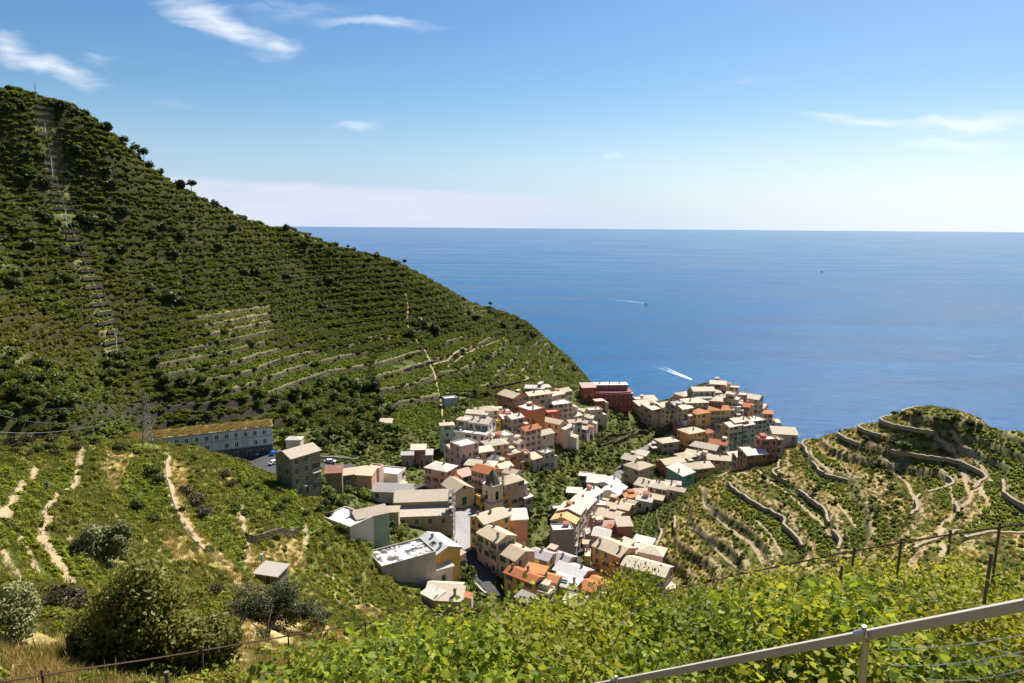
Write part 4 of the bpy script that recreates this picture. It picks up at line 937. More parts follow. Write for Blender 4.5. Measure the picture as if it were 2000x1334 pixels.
# scaffold tower on its corner
q = gp(*zp(4, 1195, 735)); b = MB(); zt = zat(*zp(4, 1185, 300), dist(q))-q[2]
for x in (-.9, .9):
    for y in (0, 3.2): b.tube([(x, y, -1), (x, y, zt)], .055, 5)
for k in range(int(zt/1.9)+1):
    z = k*1.9+.4
    for y in (0, 3.2): b.tube([(-.95, y, z), (.95, y, z)], .045, 5)
    for x in (-.9, .9): b.tube([(x, 0, z), (x, 3.2, z)], .045, 5); b.tube([(x, 0, z), (x, 3.2, z+1.5)], .03, 4)
sf = empty('scaffold', q, 0); tag(sf, 'grey pole scaffold standing at the corner of the church', 'scaffold'); b.build('poles', M['zinc'], sf)
b = MB()
for k in range(1, int(zt/1.9)+1): b.box(-.8, .8, .1, 3.1, k*1.9+.46, k*1.9+.52)
b.build('deck', M['wood'], sf)
# chapel with gable front
c = house(1, 262, 1122, 215, 165, 6.2, -56, 'gable', (.60, .49, .30), (.50, .42, .32), 'ochre cream chapel with gable front and door on the square', 'houses round the church', 'chapel', chim=0, windows=False, pitch=.5)
bw = [x for x in HOUSES if x[0] is c][0]; Wc, Dc = bw[3], bw[4]
b = MB(); b.box(-.85, .85, -.1, .05, 0, 2.9, 0); b.box(-1.05, 1.05, -.06, .04, 2.9, 3.2, 1); link('door', b.mesh('door', M['green_wood'], M['frame']), c, (Wc/2, 0, .3), math.pi/2)
b = MB(); b.tube([(0, -.06, 0), (0, .05, 0)], .5, 14); link('round_window', b.mesh('round_window', M['pane']), c, (Wc/2+.02, 0, 6.6), math.pi/2)
b = MB(); b.box(-Dc/2-.1, Dc/2+.1, -.22, .02, -.14, .12); link('cornice', b.mesh('cornice', M['frame']), c, (Wc/2, 0, 5.55), math.pi/2)
for s_ in (-1, 1):
    b = MB(); b.box(s_*Dc/2-.3, s_*Dc/2+.3, -.1, .1, 0, 5.3); link('corner_pilaster', b.mesh('corner_pilaster', M['frame']), c, (Wc/2, 0, 0), math.pi/2)
# bell tower
p = gp(962, 1006); d = dist(p); print('tower', p, [h[6] for h in HOUSES if math.hypot(h[1]-p[0], h[2]-p[1]) < 14]); yw = R(38); bt = empty('bell_tower', p, yw); tag(bt, 'cream bell tower with dark pointed stone spire', 'bell tower')
z1 = zat(962, 977, d)-p[2]; z2 = zat(962, 945, d)-p[2]; z3 = zat(960, 915, d)-p[2]; hw = 2.5
b = MB(); b.box(-hw-.15, hw+.15, -hw-.15, hw+.15, -2, z1); b.build('shaft', M['plaster'], bt, color=(.72, .59, .42))
b = MB(); b.box(-hw-.5, hw+.5, -hw-.5, hw+.5, z1+.002, z1+.3); b.box(-hw-.3, hw+.3, -hw-.3, hw+.3, z1+.301, z1+.5); b.build('ledge', M['concrete'], bt)
b = MB(); b.box(-hw, hw, -hw, hw, z1+.502, z2); b.build('belfry', M['plaster'], bt, color=(.76, .63, .44))
b = MB(); b.box(-hw-.3, hw+.3, -hw-.3, hw+.3, z2+.002, z2+.3); b.build('cornice', M['frame'], bt)
for a in range(4):
    b = MB(); ht = (z2-z1)*.52; arc = [(-.6, 0), (.6, 0)]+[(.6*math.cos(t_*math.pi/8), ht-.6+.6*math.sin(t_*math.pi/8)) for t_ in range(9)]
    b.add([(x, -.06, z) for x, z in arc]+[(x, .05, z) for x, z in arc], [tuple(range(len(arc)))]+[(i, i+len(arc), (i+1) % len(arc)+len(arc), (i+1) % len(arc)) for i in range(len(arc))])
    v = Matrix.Rotation(a*math.pi/2, 3, 'Z') @ Vector((0, -hw, 0)); link('bell_opening', b.mesh('bell_opening', M['pane']), bt, (v.x, v.y, z1+1.0), a*math.pi/2)
b = MB(); n = 8; lo = [(1.12*hw*math.cos(math.pi*(2*i+1)/n), 1.12*hw*math.sin(math.pi*(2*i+1)/n), z2+.302) for i in range(n)]
mdl = [(x*.62, y*.62, z2+(z3-z2)*.5) for x, y, z in lo]; b.add(lo+mdl+[(0, 0, z3)], [(i, (i+1) % n, n+(i+1) % n, n+i) for i in range(n)]+[(n+i, n+(i+1) % n, 2*n) for i in range(n)]+[tuple(range(n-1, -1, -1))])
b.build('spire', M['rubble'], bt, color=(.20, .18, .15))
for sx_ in (-1, 1):
    for sy_ in (-1, 1):
        b = MB(); b.box(-.28, .28, -.28, .28, 0, .7); b.add([(-.3,-.3,.702),(.3,-.3,.702),(.3,.3,.702),(-.3,.3,.702),(0,0,1.6)], [(0,1,4),(1,2,4),(2,3,4),(3,0,4),(3,2,1,0)])
        b.build('pinnacle', M['plaster'], bt, (sx_*(hw-.05), sy_*(hw-.05), z2+.302), color=(.60, .52, .40))
EXCL.append((p[0], p[1], 4))
# dark red block with the rounded seaward front
p = gp(*zp(1, 1765, 362)); k = np.linalg.norm(p-CAM)/F/4.94; rb = empty('apartment_block', p, R(4)); tag(rb, 'dark red rounded apartment block with white roof decks beside the sea', 'apartment block')
w2 = 190*k; hh_ = 118*k/.96
pts = [(-w2, 9), (-w2, .6)]+[(-w2+2*w2*t_, -1.6*math.sin(math.pi*t_)) for t_ in np.linspace(.06, .94, 10)]+[(w2, 1.2), (w2, 9)]
b = MB(); b.prism(pts[::-1], -3, hh_); b.build('wall', M['plaster'], rb, color=(.25, .06, .05))
b = MB(); o_ = [(x*1.02, y-.3 if y < 5 else y) for x, y in pts]; b.prism(o_[::-1], hh_+.002, hh_+.3); b.build('roof_deck', M['flat_roof'], rb, color=(.60, .50, .47))
b = MB(); b.prism([(x*.97, y+.1) for x, y in pts][::-1], hh_+.302, hh_+1.0); b.build('parapet', M['plaster'], rb, color=(.32, .11, .09))
b = MB(); b.box(-w2*.98, w2*.78, 3.2, 9.5, hh_+1.002, hh_+4.2); b.build('upper_storey', M['plaster'], rb, color=(.27, .08, .07))
b = MB(); b.box(-w2*1.0, w2*.82, 2.6, 10, hh_+4.202, hh_+4.5); b.build('roof', M['slab_roof'], rb, color=(.62, .55, .50))
for i in range(9): link('window', WIN['plain', 'brown_wood'], rb, (-w2*.9+i*w2*.2, 3.2, hh_+1.5))
for f in range(2):
    for i in range(8):
        t_ = (i+.8)/8.6; link('window', WIN['shut', 'brown_wood'], rb, (-w2+2*w2*t_, -1.6*math.sin(math.pi*t_)+.05, 1.2+f*hh_*.5))
for i in range(3): link('chimney', CHIM, rb, (-w2*.6+i*w2*.5, 6, hh_+4.6))
q = gp(*zp(1, 1520, 200)); house(1, 1520, 165, 110, 90, 7, 10, 'shed', RED, (.55, .42, .40), 'dark red side wing left of the rounded red block', 'houses of the upper left row', chim=0)
EXCL.append((p[0], p[1]+4, 13))
# railway gallery: long pale wall with paired slots under a dry grass roof
P0 = gp(534, 886); d0 = dist(P0); zt = zat(534, 832, d0); P1 = Pz(300, 857.5, zt); P1[2] = P0[2]
dv = P0[:2]-P1[:2]; Lg = np.linalg.norm(dv); ya = math.atan2(dv[1], dv[0]); Hg = zt-P0[2]
ga = empty('railway_gallery', (P0[0], P0[1], P0[2]), ya); tag(ga, 'long white railway gallery with paired slot windows below the dark cut', 'gallery')
b = MB(); b.box(-Lg-25, 0, 0, 9, -4, Hg); b.build('wall', M['plaster'], ga, color=(.80, .73, .64))
b = MB(); b.box(-Lg-25, -.1, -.06, -.001, -4, Hg*.34); b.build('arcade_shade', M['rubble'], ga, color=(.26, .22, .17))  # dark stone strip standing in for the shadow in the lower arcade
b = MB(); b.box(-Lg-25, .1, -.25, -.002, Hg-.35, Hg+.1)
for z in (Hg*.36, Hg*.68): b.box(-Lg-25, .05, -.12, -.002, z-.12, z+.12)
b.build('ledge', M['concrete'], ga)
b = MB(); nn = 26
for j in range(2):
    for i in range(nn+1): b.V.append((-Lg-25+(Lg+25.5)*i/nn, -.1 if j == 0 else 6.5+rng.uniform(-.6, .6), Hg+.11+(.9+rng.uniform(-.2, .3) if j else 0)))
b.Fc = [(i, i+1, nn+2+i, nn+1+i) for i in range(nn)]; b.mi = [0]*nn
gm = b.mesh('grass_roof', plain('gallery_dry_grass', (.27, .18, .075), .95, 0, .5, .6)); link('grass_roof', gm, ga)
_t = np.array([[rng.uniform(-Lg-24, 0), rng.uniform(.2, 6.3)] for _ in range(1500)]); _c, _s = math.cos(ya), math.sin(ya)
scatter('dry_grass', 'drygrass', np.c_[P0[0]+_t[:, 0]*_c-_t[:, 1]*_s, P0[1]+_t[:, 0]*_s+_t[:, 1]*_c, P0[2]+Hg+.05+.14*_t[:, 1]], rng.uniform(.5, 1.1, 1500), rng.random(1500), 'dry yellow grass growing on the roof of the railway gallery', 33)
slot = MB(); slot.box(-.5, -.1, -.05, .02, 0, 1.5); slot.box(.1, .5, -.05, .02, 0, 1.5); slot = slot.mesh('slot_window', M['pane'])
for i in range(11):
    for r_, z in ((0, Hg*.74), (1, Hg*.42)):
        if r_ and i % 3 == 2: continue
        link('slot_window', slot, ga, (-2.8-i*(Lg-5)/10.5, 0, z))
for i in range(5): link('door', DOOR['brown_wood'], ga, (-4-i*4.5, -.065, Hg*.02), 0)
# ------------------------------------------------------------------ paved grounds and paths
def drape(name, poly, mat, lift=.12, cut=3):
    import bmesh
    bm = bmesh.new(); vs = []
    for px, py in poly:
        p = gp(px, py); vs.append(bm.verts.new((p[0], p[1], 0)))
    PAVED.append([(v.co.x, v.co.y) for v in vs]); f = bm.faces.new(vs); bmesh.ops.triangulate(bm, faces=bm.faces[:])
    for _ in range(4): 
        es = [e for e in bm.edges if e.calc_length() > 1.6]
        if es: bmesh.ops.subdivide_edges(bm, edges=es, cuts=1); bmesh.ops.triangulate(bm, faces=[f for f in bm.faces if len(f.verts) > 3])
    for v in bm.verts: v.co.z = float(max(hz(v.co.x+a, v.co.y+c) for a, c in ((0, 0), (.7, 0), (-.7, 0), (0, .7), (0, -.7))))+lift
    bmesh.ops.recalc_face_normals(bm, faces=bm.faces[:])
    me = bpy.data.meshes.new(name); bm.to_mesh(me); bm.free(); me.materials.append(mat)
    if me.polygons and sum(p.normal.z for p in me.polygons) < 0: me.flip_normals()
    return tag(link(name, me), kind='structure')
def plan_line(pts, tmin=60, step=1.5):
    P = [hit(px, py, 0, tmin) for px, py in pts]; P = [p for p in P if p is not None]; out = []
    if len(P) < 2: print('skipped line', pts); return []
    for a, b in zip(P[:-1], P[1:]):
        n = max(1, int(math.hypot(b[0]-a[0], b[1]-a[1])/step))
        for i in range(n): out.append((a[0]+(b[0]-a[0])*i/n, a[1]+(b[1]-a[1])*i/n))
    out.append((P[-1][0], P[-1][1]))
    for _ in range(3):                                # ease the corners
        out = [out[0]]+[((out[i-1][0]+2*out[i][0]+out[i+1][0])/4, (out[i-1][1]+2*out[i][1]+out[i+1][1])/4) for i in range(1, len(out)-1)]+[out[-1]]
    return out
def ribbon(name, pl, w, mat, lift=.1, kind='structure', keep=0.0):
    if not pl: return None
    V, Fq = [], []; rs = random.Random(len(pl)*7+int(w*10))
    for i, (x, y) in enumerate(pl):
        a, c = pl[max(i-1, 0)], pl[min(i+1, len(pl)-1)]; dx, dy = c[0]-a[0], c[1]-a[1]; l = math.hypot(dx, dy) or 1; nx, ny = -dy/l, dx/l
        hw = w/2*rs.uniform(.8, 1.2)
        for s_ in (-1, 0, 1): X, Y = x+nx*hw*s_, y+ny*hw*s_; V.append((X, Y, float(hz(X, Y))+lift+(.03 if s_ == 0 else 0)))
        for s_ in (-1, 1): X, Y = x+nx*(hw+.05)*s_, y+ny*(hw+.05)*s_; V.append((X, Y, float(hz(X, Y))-.8))
    for i in range(len(pl)-1):
        k, q = 5*i, 5*i+5; Fq += [(k, k+1, q+1, q), (k+1, k+2, q+2, q+1), (k+3, k, q, q+3), (k+2, k+4, q+4, q+2)]
    o = link(name, mesh_np(name, V, Fq, (mat,))); PATHS.append((pl[::2]+[pl[-1]], w/2+keep)); return tag(o, kind=kind)
drape('square', [(884,1000),(945,984),(952,1008),(938,1040),(928,1072),(906,1082),(886,1062)], M['paving'])
drape('lower_square', [(800,950),(850,942),(864,958),(862,978),(820,970)], M['asphalt'])
drape('car_park', [(455,888),(545,884),(590,896),(610,912),(540,926),(490,912)], M['asphalt'])
ribbon('street', plan_line([(906,1074),(925,1100),(955,1140),(990,1188),(1012,1218)], 120), 6.2, M['asphalt'], .16)
ribbon('road', plan_line([(560,905),(620,908),(690,912),(745,930),(800,955)], 150), 5.0, M['asphalt'], .14)
ribbon('lane', plan_line([(1100,1120),(1126,1074),(1142,1042),(1156,1031),(1170,1010)], 120), 5.0, M['asphalt'], .14)
ribbon('road', plan_line([(1200,940),(1215,915),(1245,882),(1281,860),(1330,838),(1390,868)], 150), 3.6, M['lane'], .14)
for w, pts in [(.9,[(775,575),(790,562),(797,600),(795,630),(803,655),(832,690),(850,735),(862,790),(870,850)]),(1.0,[(906,679),(878,702),(846,712)]),(.7,[(870,720),(910,690),(985,660)]),(.6,[(660,672),(740,655),(800,640)]),
  (.7,[(868,800),(900,775),(960,770),(1030,740)]),(.8,[(560,448),(600,466),(640,482)])]:
    ribbon('path', plan_line(pts, 240), w, M['pathdirt'], .2, keep=.25)
for w, pts in [(1.5,[(1368,948),(1376,988),(1402,1014),(1440,1046),(1470,1062),(1490,1096),(1498,1112)]),(1.1,[(1480,918),(1500,940),(1542,966),(1572,994),(1612,1028),(1628,1062)]),(1.0,[(1567,880),(1600,906),(1626,932)]),
  (1.4,[(1808,838),(1870,886),(1882,922),(1897,966),(1893,982),(1860,1010),(1836,1028),(1840,1060),(1842,1090)]),(1.2,[(1856,840),(1900,882),(1926,922),(1936,942)]),(1.0,[(1690,852),(1732,902),(1772,942),(1802,1002)]),
  (1.0,[(1832,892),(1852,942),(1863,985)]),(.9,[(1620,965),(1660,1012),(1672,1032)]),(.9,[(1905,930),(1920,965),(1935,990)]),(.8,[(1470,1010),(1510,1050),(1527,1085)]),(1.0,[(1880,900),(1905,950),(1918,970)]),(.9,[(1345,1030),(1400,1075),(1440,1110)])]:
    ribbon('path', plan_line(pts, 100), w, M['pathdirt'], .14, keep=-.1)
for w, pts in [(1.5,[(70,915),(32,962),(12,1000),(-5,1014)]),(1.5,[(161,872),(151,920),(132,960),(92,1010),(79,1040),(96,1082),(126,1116),(143,1141)]),(1.5,[(328,888),(325,930),(341,986),(352,1006),(400,1076)]),(1.2,[(474,986),(472,1020),(486,1056),(483,1100)]),
  (1.1,[(595,1022),(598,1066)]),(.9,[(40,1046),(60,1090),(70,1122)]),(1.0,[(0,1076),(30,1122),(40,1141)]),(1.0,[(130,1046),(166,1086),(192,1116)]),(1.6,[(610,1108),(680,1140),(740,1195)]),(.8,[(700,1020),(740,1075),(760,1120)])]:
    ribbon('path', plan_line(pts, 50), w, M['pathdirt'], .1, keep=-.25)
# ------------------------------------------------------------------ dry stone walls along the terrace edges
def contours(level, A, mask):
    s = (A > level); cell = (s[:-1, :-1].astype(int)+s[1:, :-1]+s[:-1, 1:]+s[1:, 1:]); js, is_ = np.where((cell > 0) & (cell < 4) & mask[:-1, :-1])
    segs = {}
    def ip(j0, i0, j1, i1):
        a, b = A[j0, i0], A[j1, i1]; t_ = (level-a)/(b-a); return (GX[i0]+(GX[i1]-GX[i0])*t_, GY[j0]+(GY[j1]-GY[j0])*t_)
    adj = {}; pos = {}
    for j, i in zip(js, is_):
        e = []
        for key, (a, b) in (((0, j, i), ((j, i), (j, i+1))), ((1, j, i+1), ((j, i+1), (j+1, i+1))), ((0, j+1, i), ((j+1, i), (j+1, i+1))), ((1, j, i), ((j, i), (j+1, i)))):
            if s[a] != s[b]: pos[key] = ip(*a, *b); e.append(key)
        if len(e) == 2: adj.setdefault(e[0], []).append(e[1]); adj.setdefault(e[1], []).append(e[0])
    lines = []; seen = set()
    for st in sorted(adj, key=lambda q: len(adj[q])):
        if st in seen: continue
        ln = [st]; seen.add(st); cur = st
        while True:
            nx = [q for q in adj[cur] if q not in seen]
            if not nx: break
            cur = nx[0]; seen.add(cur); ln.append(cur)
        if len(ln) > 4: lines.append([pos[q] for q in ln])
    return lines
WSTEP = {'left': 'dry stone terrace wall on the big left hillside among scrub and vines', 'right': 'dry stone terrace wall curving across the right hill', 'spur': 'dry stone terrace wall on the near left slope'}
def build_walls(zone, mask, minlen, thick, frac, hgt, gate):
    step = TS[zone]; n = 0; sel = H0[mask]
    if not len(sel): return 0
    for k in range(int(sel.min()/step), int(sel.max()/step)+1):
        for ln in contours((k+.92)*step, H0, mask):
            x = np.array([q[0] for q in ln[::2]]); y = np.array([q[1] for q in ln[::2]])
            keep_ = fbm(x/16+k*3.1, y/16, 2) > gate; runs = []; cur = []
            for a, b_, kk in zip(x, y, keep_):
                if kk: cur.append((a, b_))
                else:
                    runs.append(cur); cur = []
            runs.append(cur)
            for r_ in runs:
                if len(r_) < 3 or sum(math.hypot(b_[0]-a[0], b_[1]-a[1]) for a, b_ in zip(r_[:-1], r_[1:])) < minlen: continue
                V, Fq = [], []; rs = random.Random(k*131+len(r_))
                for i, (a, b_) in enumerate(r_):
                    u, v = r_[max(i-1, 0)], r_[min(i+1, len(r_)-1)]; dx, dy = v[0]-u[0], v[1]-u[1]; l = math.hypot(dx, dy) or 1; nx, ny = -dy/l, dx/l
                    if h0(np.array([a+nx]), np.array([b_+ny]))[0] > h0(np.array([a-nx]), np.array([b_-ny]))[0]: nx, ny = -nx, -ny
                    zt_ = float(hz(a-nx*.9, b_-ny*.9))+.12+rs.uniform(-.12, .15); zb = zt_-hgt-.6; f_ = .55+rs.uniform(-.08, .08)
                    V += [(a+nx*f_*1.25, b_+ny*f_*1.25, zb), (a+nx*f_, b_+ny*f_, zt_), (a+nx*(f_-thick), b_+ny*(f_-thick), zt_+.02), (a+nx*(f_-thick), b_+ny*(f_-thick), zb)]
                m_ = len(r_)
                for i in range(m_-1):
                    q0, q1 = 4*i, 4*i+4; Fq += [(q0, q0+1, q1+1, q1), (q0+1, q0+2, q1+2, q1+1), (q0+2, q0+3, q1+3, q1+2)]
                Fq += [(0, 3, 2, 1), (4*m_-4, 4*m_-3, 4*m_-2, 4*m_-1)]
                tag(link('terrace_wall', mesh_np('terrace_wall', V, Fq, (M['drystone_pale' if zone == 'right' else 'drystone'],))), WSTEP[zone], 'wall', 'terrace walls of the '+{'left': 'big left hillside', 'right': 'right hill', 'spur': 'near left slope'}[zone], kind='thing'); n += 1
    return n
nw = build_walls('left', Z0['lterr'] & (Z0['d'] < Z0['rd']), 11, .6, .9, 1.5, .45), build_walls('left', Z0['stair'], 3.5, .6, .9, .9, .25), build_walls('right', Z0['right'] & (Z0['d'] > 135) & (H0 > 30) & (Z0['d'] < 275) & (Z0['py'] < 1075), 8, .7, .9, .7, .36), build_walls('spur', Z0['spur'] & (Z0['d'] > 60), 9, .6, .9, 1.2, .58)
print('walls', nw)
def pwall(name, pts, hgt, th, label, tmin=100, mat='drystone', lift=0):
    pl = plan_line(pts, tmin, 1.2); V, Fq = [], []
    for i, (x, y) in enumerate(pl):
        a, c = pl[max(i-1, 0)], pl[min(i+1, len(pl)-1)]; dx, dy = c[0]-a[0], c[1]-a[1]; l = math.hypot(dx, dy) or 1; nx, ny = -dy/l*th/2, dx/l*th/2; z = float(hz(x, y)); zt_ = z+hgt+.12*math.sin(i*1.7)
        V += [(x-nx, y-ny, z-1.2), (x-nx, y-ny, zt_), (x+nx, y+ny, zt_), (x+nx, y+ny, z-1.2)]
    n = len(pl)
    for i in range(n-1): q0, q1 = 4*i, 4*i+4; Fq += [(q0, q0+1, q1+1, q1), (q0+1, q0+2, q1+2, q1+1), (q0+2, q0+3, q1+3, q1+2)]
    Fq += [(0, 3, 2, 1), (4*n-4, 4*n-3, 4*n-2, 4*n-1)]
    return tag(link(name, mesh_np(name, V, Fq, (M[mat],))), label, 'wall', kind='thing')
pwall('retaining_wall', [zp(2, 0, 745), zp(2, 120, 690), zp(2, 245, 620), zp(2, 330, 640)], 2.2, .8, 'grey retaining wall above the sunk road below the ravine gardens')
pwall('retaining_wall', [zp(2, 390, 640), zp(2, 470, 625), zp(2, 560, 590)], 4.0, .8, 'arched stone retaining wall under the left promontory houses')
pwall('garden_wall', [zp(1, 1600, 700), zp(1, 1750, 645), zp(1, 1900, 640), zp(1, 1976, 610)], 1.2, .5, 'pale garden wall edging the netted terrace in the ravine')
pwall('garden_wall', [zp(1, 1630, 760), zp(1, 1760, 715), zp(1, 1880, 690)], 1.2, .5, 'lower garden wall in the ravine with white rim')
pwall('garden_wall', [zp(5, 1345, 725), zp(5, 1380, 600), zp(5, 1440, 470), zp(5, 1480, 440)], .9, .5, 'low wall through the green field left of the right hill')
pwall('garden_wall', [zp(5, 1520, 690), zp(5, 1490, 560), zp(5, 1500, 470), zp(5, 1600, 360)], .9, .5, 'low wall between the green field and the right hill')
pwall('boundary_wall', [zp(4, 1240, 1090), zp(4, 1390, 1180), zp(4, 1530, 1320)], 1.3, .5, 'grey wall with poles along the left of the dark street', mat='concrete')
pwall('parapet', [(545,893),(600,893),(660,897),(700,900)], 1.0, .35, 'pale road parapet beside the car park', mat='concrete')
pwall('stone_wall', [zp(3, 110, 1170), zp(3, 230, 1180), zp(3, 430, 1110), zp(3, 600, 1105)], 1.6, .7, 'crumbling stone wall below the brambles on the near left slope', 60)
pwall('stone_wall', [(960,762),(1010,752),(1050,750)], 2.0, .6, 'grey wall along the topmost houses of the upper left row')
pwall('stone_wall', [(1610,848),(1640,845),(1655,838)], 1.2, .5, 'short white edged wall on the crest of the right hill')
# ------------------------------------------------------------------ pylon, poles, lines
p = gp(290, 872); d = dist(p); py_ = empty('pylon', p, R(20)); tag(py_, 'steel lattice power pylon on the near left crest', 'pylon'); Ht = zat(290, 773, d)-p[2]
b = MB(); wz = lambda z: .95*(1-z/Ht)**1.1+.3
lev = [-1, 1.8, 3.6, 5.3, 7, 8.6, 10.2, 11.7, 13.2, 14.6]; lev = [l/14.6*Ht for l in lev]
for i in range(len(lev)-1):
    a, c = wz(max(lev[i], 0)), wz(lev[i+1])
    for s_ in range(4):
        cs = [(-1,-1),(1,-1),(1,1),(-1,1)]; u, v = cs[s_], cs[(s_+1) % 4]
        b.tube([(u[0]*a, u[1]*a, lev[i]), (u[0]*c, u[1]*c, lev[i+1])], .065, 4); b.tube([(u[0]*a, u[1]*a, lev[i]), (v[0]*c, v[1]*c, lev[i+1])], .05, 4); b.tube([(v[0]*a, v[1]*a, lev[i]), (u[0]*c, u[1]*c, lev[i+1])], .05, 4)
        b.tube([(u[0]*c, u[1]*c, lev[i+1]), (v[0]*c, v[1]*c, lev[i+1])], .05, 4)
b.build('lattice', M['pylon'], py_); ARM = []
for z, l in ((Ht*.99, 1.1), (Ht*.83, 1.7), (Ht*.80, -2.0)):
    b = MB(); b.tube([(0, 0, z), (l, 0, z)], .09, 4); b.tube([(0, 0, z-.6), (l, 0, z)], .05, 4); b.tube([(l, 0, z), (l, 0, z-.5)], .1, 6); b.build('cross_arm', M['pylon'], py_); v = Matrix.Rotation(R(20), 3, 'Z') @ Vector((l, 0, z-.5)); ARM.append(Vector(p)+v)
EXCL.append((p[0], p[1], 3))
def cable(a, b_, sag, r, label, mat='iron', name='power_line'):
    a, b_ = Vector(a), Vector(b_); pts = [a.lerp(b_, t_)-Vector((0, 0, sag*4*t_*(1-t_))) for t_ in np.linspace(0, 1, 17)]
    m_ = MB(); m_.tube(pts, r, 4); return tag(m_.build(name, M[mat]), label, name.replace('_', ' '))
for i, (a, e, sg) in enumerate([(ARM[0], Pd(-40, 783, 330), 3), (ARM[1], Pd(-40, 840, 190), 3), (ARM[2], Pd(-30, 800, 260), 4), (ARM[0], Pd(150, 838, 215), 2)]):
    cable(a, e, sg, .045, ['upper power line from the pylon top to the far left slope','lower power line from the pylon to the near left crest','middle power line from the pylon to the left slope','slack power line from the pylon down to the crest pole'][i], 'zinc')
def pole(px, py, top, label, tmin=60, r=.11, lamp=False, mat='zinc'):
    p = gp(px, py, tmin); h = zat(px, top, dist(p))-p[2]; o = empty('utility_pole' if not lamp else 'street_lamp', p); tag(o, label, 'street lamp' if lamp else 'utility pole')
    b = MB(); b.tube([(0, 0, -.5), (0, 0, h)], [r, r*.6], 6); b.build('pole', M[mat], o)
    b = MB()
    if lamp:
        b.tube([(0, 0, h-.05), (.5, 0, h+.15), (1.1, 0, h+.15)], .05, 5); b.build('arm', M[mat], o); b = MB(); b.box(.9, 1.6, -.15, .15, h+.06, h+.2); b.build('lamp_head', M['galv'], o)
    else:
        b.box(-.7, .7, -.06, .06, h-.5, h-.38); b.build('cross_bar', M[mat], o)
    return Vector(p)+Vector((0, 0, h))
pk = [pole(90, 268, 240, 'topmost pale pole on the cleared strip of the big hillside', 200, .16, mat='white'), pole(104, 352, 305, 'second pale pole down the cleared strip', 200, .16, mat='white'), pole(131, 448, 408, 'third pale pole down the cleared strip', 200, .16, mat='white'), pole(230, 700, 652, 'lowest pale pole at the foot of the cleared strip', 200, .16, mat='white')]
for a, c, l in ((0, 1, 'upper'), (1, 2, 'middle'), (2, 3, 'lower')): cable(pk[a], pk[c], 2, .05, l+' span of power line along the cleared hillside strip', 'zinc')
pole(*zp(3, 1005, 412), zp(3, 1000, 212)[1], 'tall street lamp on the road by the silver car', 140, .14, True)
pole(*zp(3, 420, 520), zp(3, 415, 385)[1], 'street lamp at the edge of the car park', 140, .14, True)
pole(*zp(5, 1240, 560), zp(5, 1300, 498)[1], 'street lamp above the green field', 140, .12, True)
p = gp(72, 203, 250)
if p is not None:
    h = zat(70, 163, dist(p))-p[2]; o = empty('radio_mast', p); tag(o, 'thin lattice mast on the hilltop against the sky', 'mast'); b = MB()
    for s_ in ((-.35, 0), (.35, 0), (0, .5)): b.tube([(s_[0], s_[1], -1), (s_[0]*.5, s_[1]*.5, h)], .1, 4)
    for k in range(9): b.tube([(-.33, 0, h*k/9), (.33, 0, h*(k+1)/9)], .05, 4); b.tube([(.33, 0, h*k/9), (-.33, 0, h*(k+1)/9)], .05, 4)
    b.build('lattice', M['zinc'], o); b = MB(); b.tube([(0, 0, h), (0, 0, h+1.6)], .04, 4); b.box(-.5, .5, -.04, .04, h+.4, h+.46); b.build('antenna', M['zinc'], o)
def pipe(pts, r, label, up=.25, tmin=50, mat='galv', name='pipe'):
    pl = plan_line(pts, tmin, 2.0); m_ = MB(); m_.tube([(x, y, float(hz(x, y))+up) for x, y in pl], r, 6); return tag(m_.build(name, M[mat]), label, name.replace('_', ' '))
pipe([(325,892),(324,930),(341,990),(362,1040),(402,1080),(455,1114),(497,1130)], .09, 'long pale pipe winding down the near left slope')
pipe([(600,1148),(640,1152),(685,1164),(735,1202)], .07, 'pale pipe crossing the dry bank below the field shed')
# field shed, steps
house(0, 530, 1106, 300, 230, 2.6, -18, 'shed', (.42, .36, .28), (.52, .47, .42), 'small field shed with pale slab roof on the near left slope', 'sheds', 'shed', wmat='rubble', chim=0, windows=False) if False else None
p = hit(530, 1112, 2.3, 70); sh = empty('field_shed', (p[0], p[1], p[2]-1.9), R(-14)); sh.scale = (.8, .8, .8); tag(sh, 'small stone field shed with pale slab roof on the near left slope', 'shed')
b = MB(); b.box(-2.6, 2.6, -2.0, 2.0, -2, 2.1); b.build('wall', M['rubble'], sh, color=(.36, .30, .23)); b = MB(); b.add([(x, y, z+dz) for dz in (0, .2) for x, y, z in ((-3, -2.4, 2.11), (3, -2.4, 2.11), (3, 2.4, 2.6), (-3, 2.4, 2.6))], [(0,3,2,1),(4,5,6,7),(0,1,5,4),(1,2,6,5),(2,3,7,6),(3,0,4,7)]); b.build('roof', M['flat_roof'], sh, color=(.36, .32, .27)); link('door', DOOR['brown_wood'], sh, (.5, -2.0, -.2)); EXCL.append((p[0], p[1], 3.6))
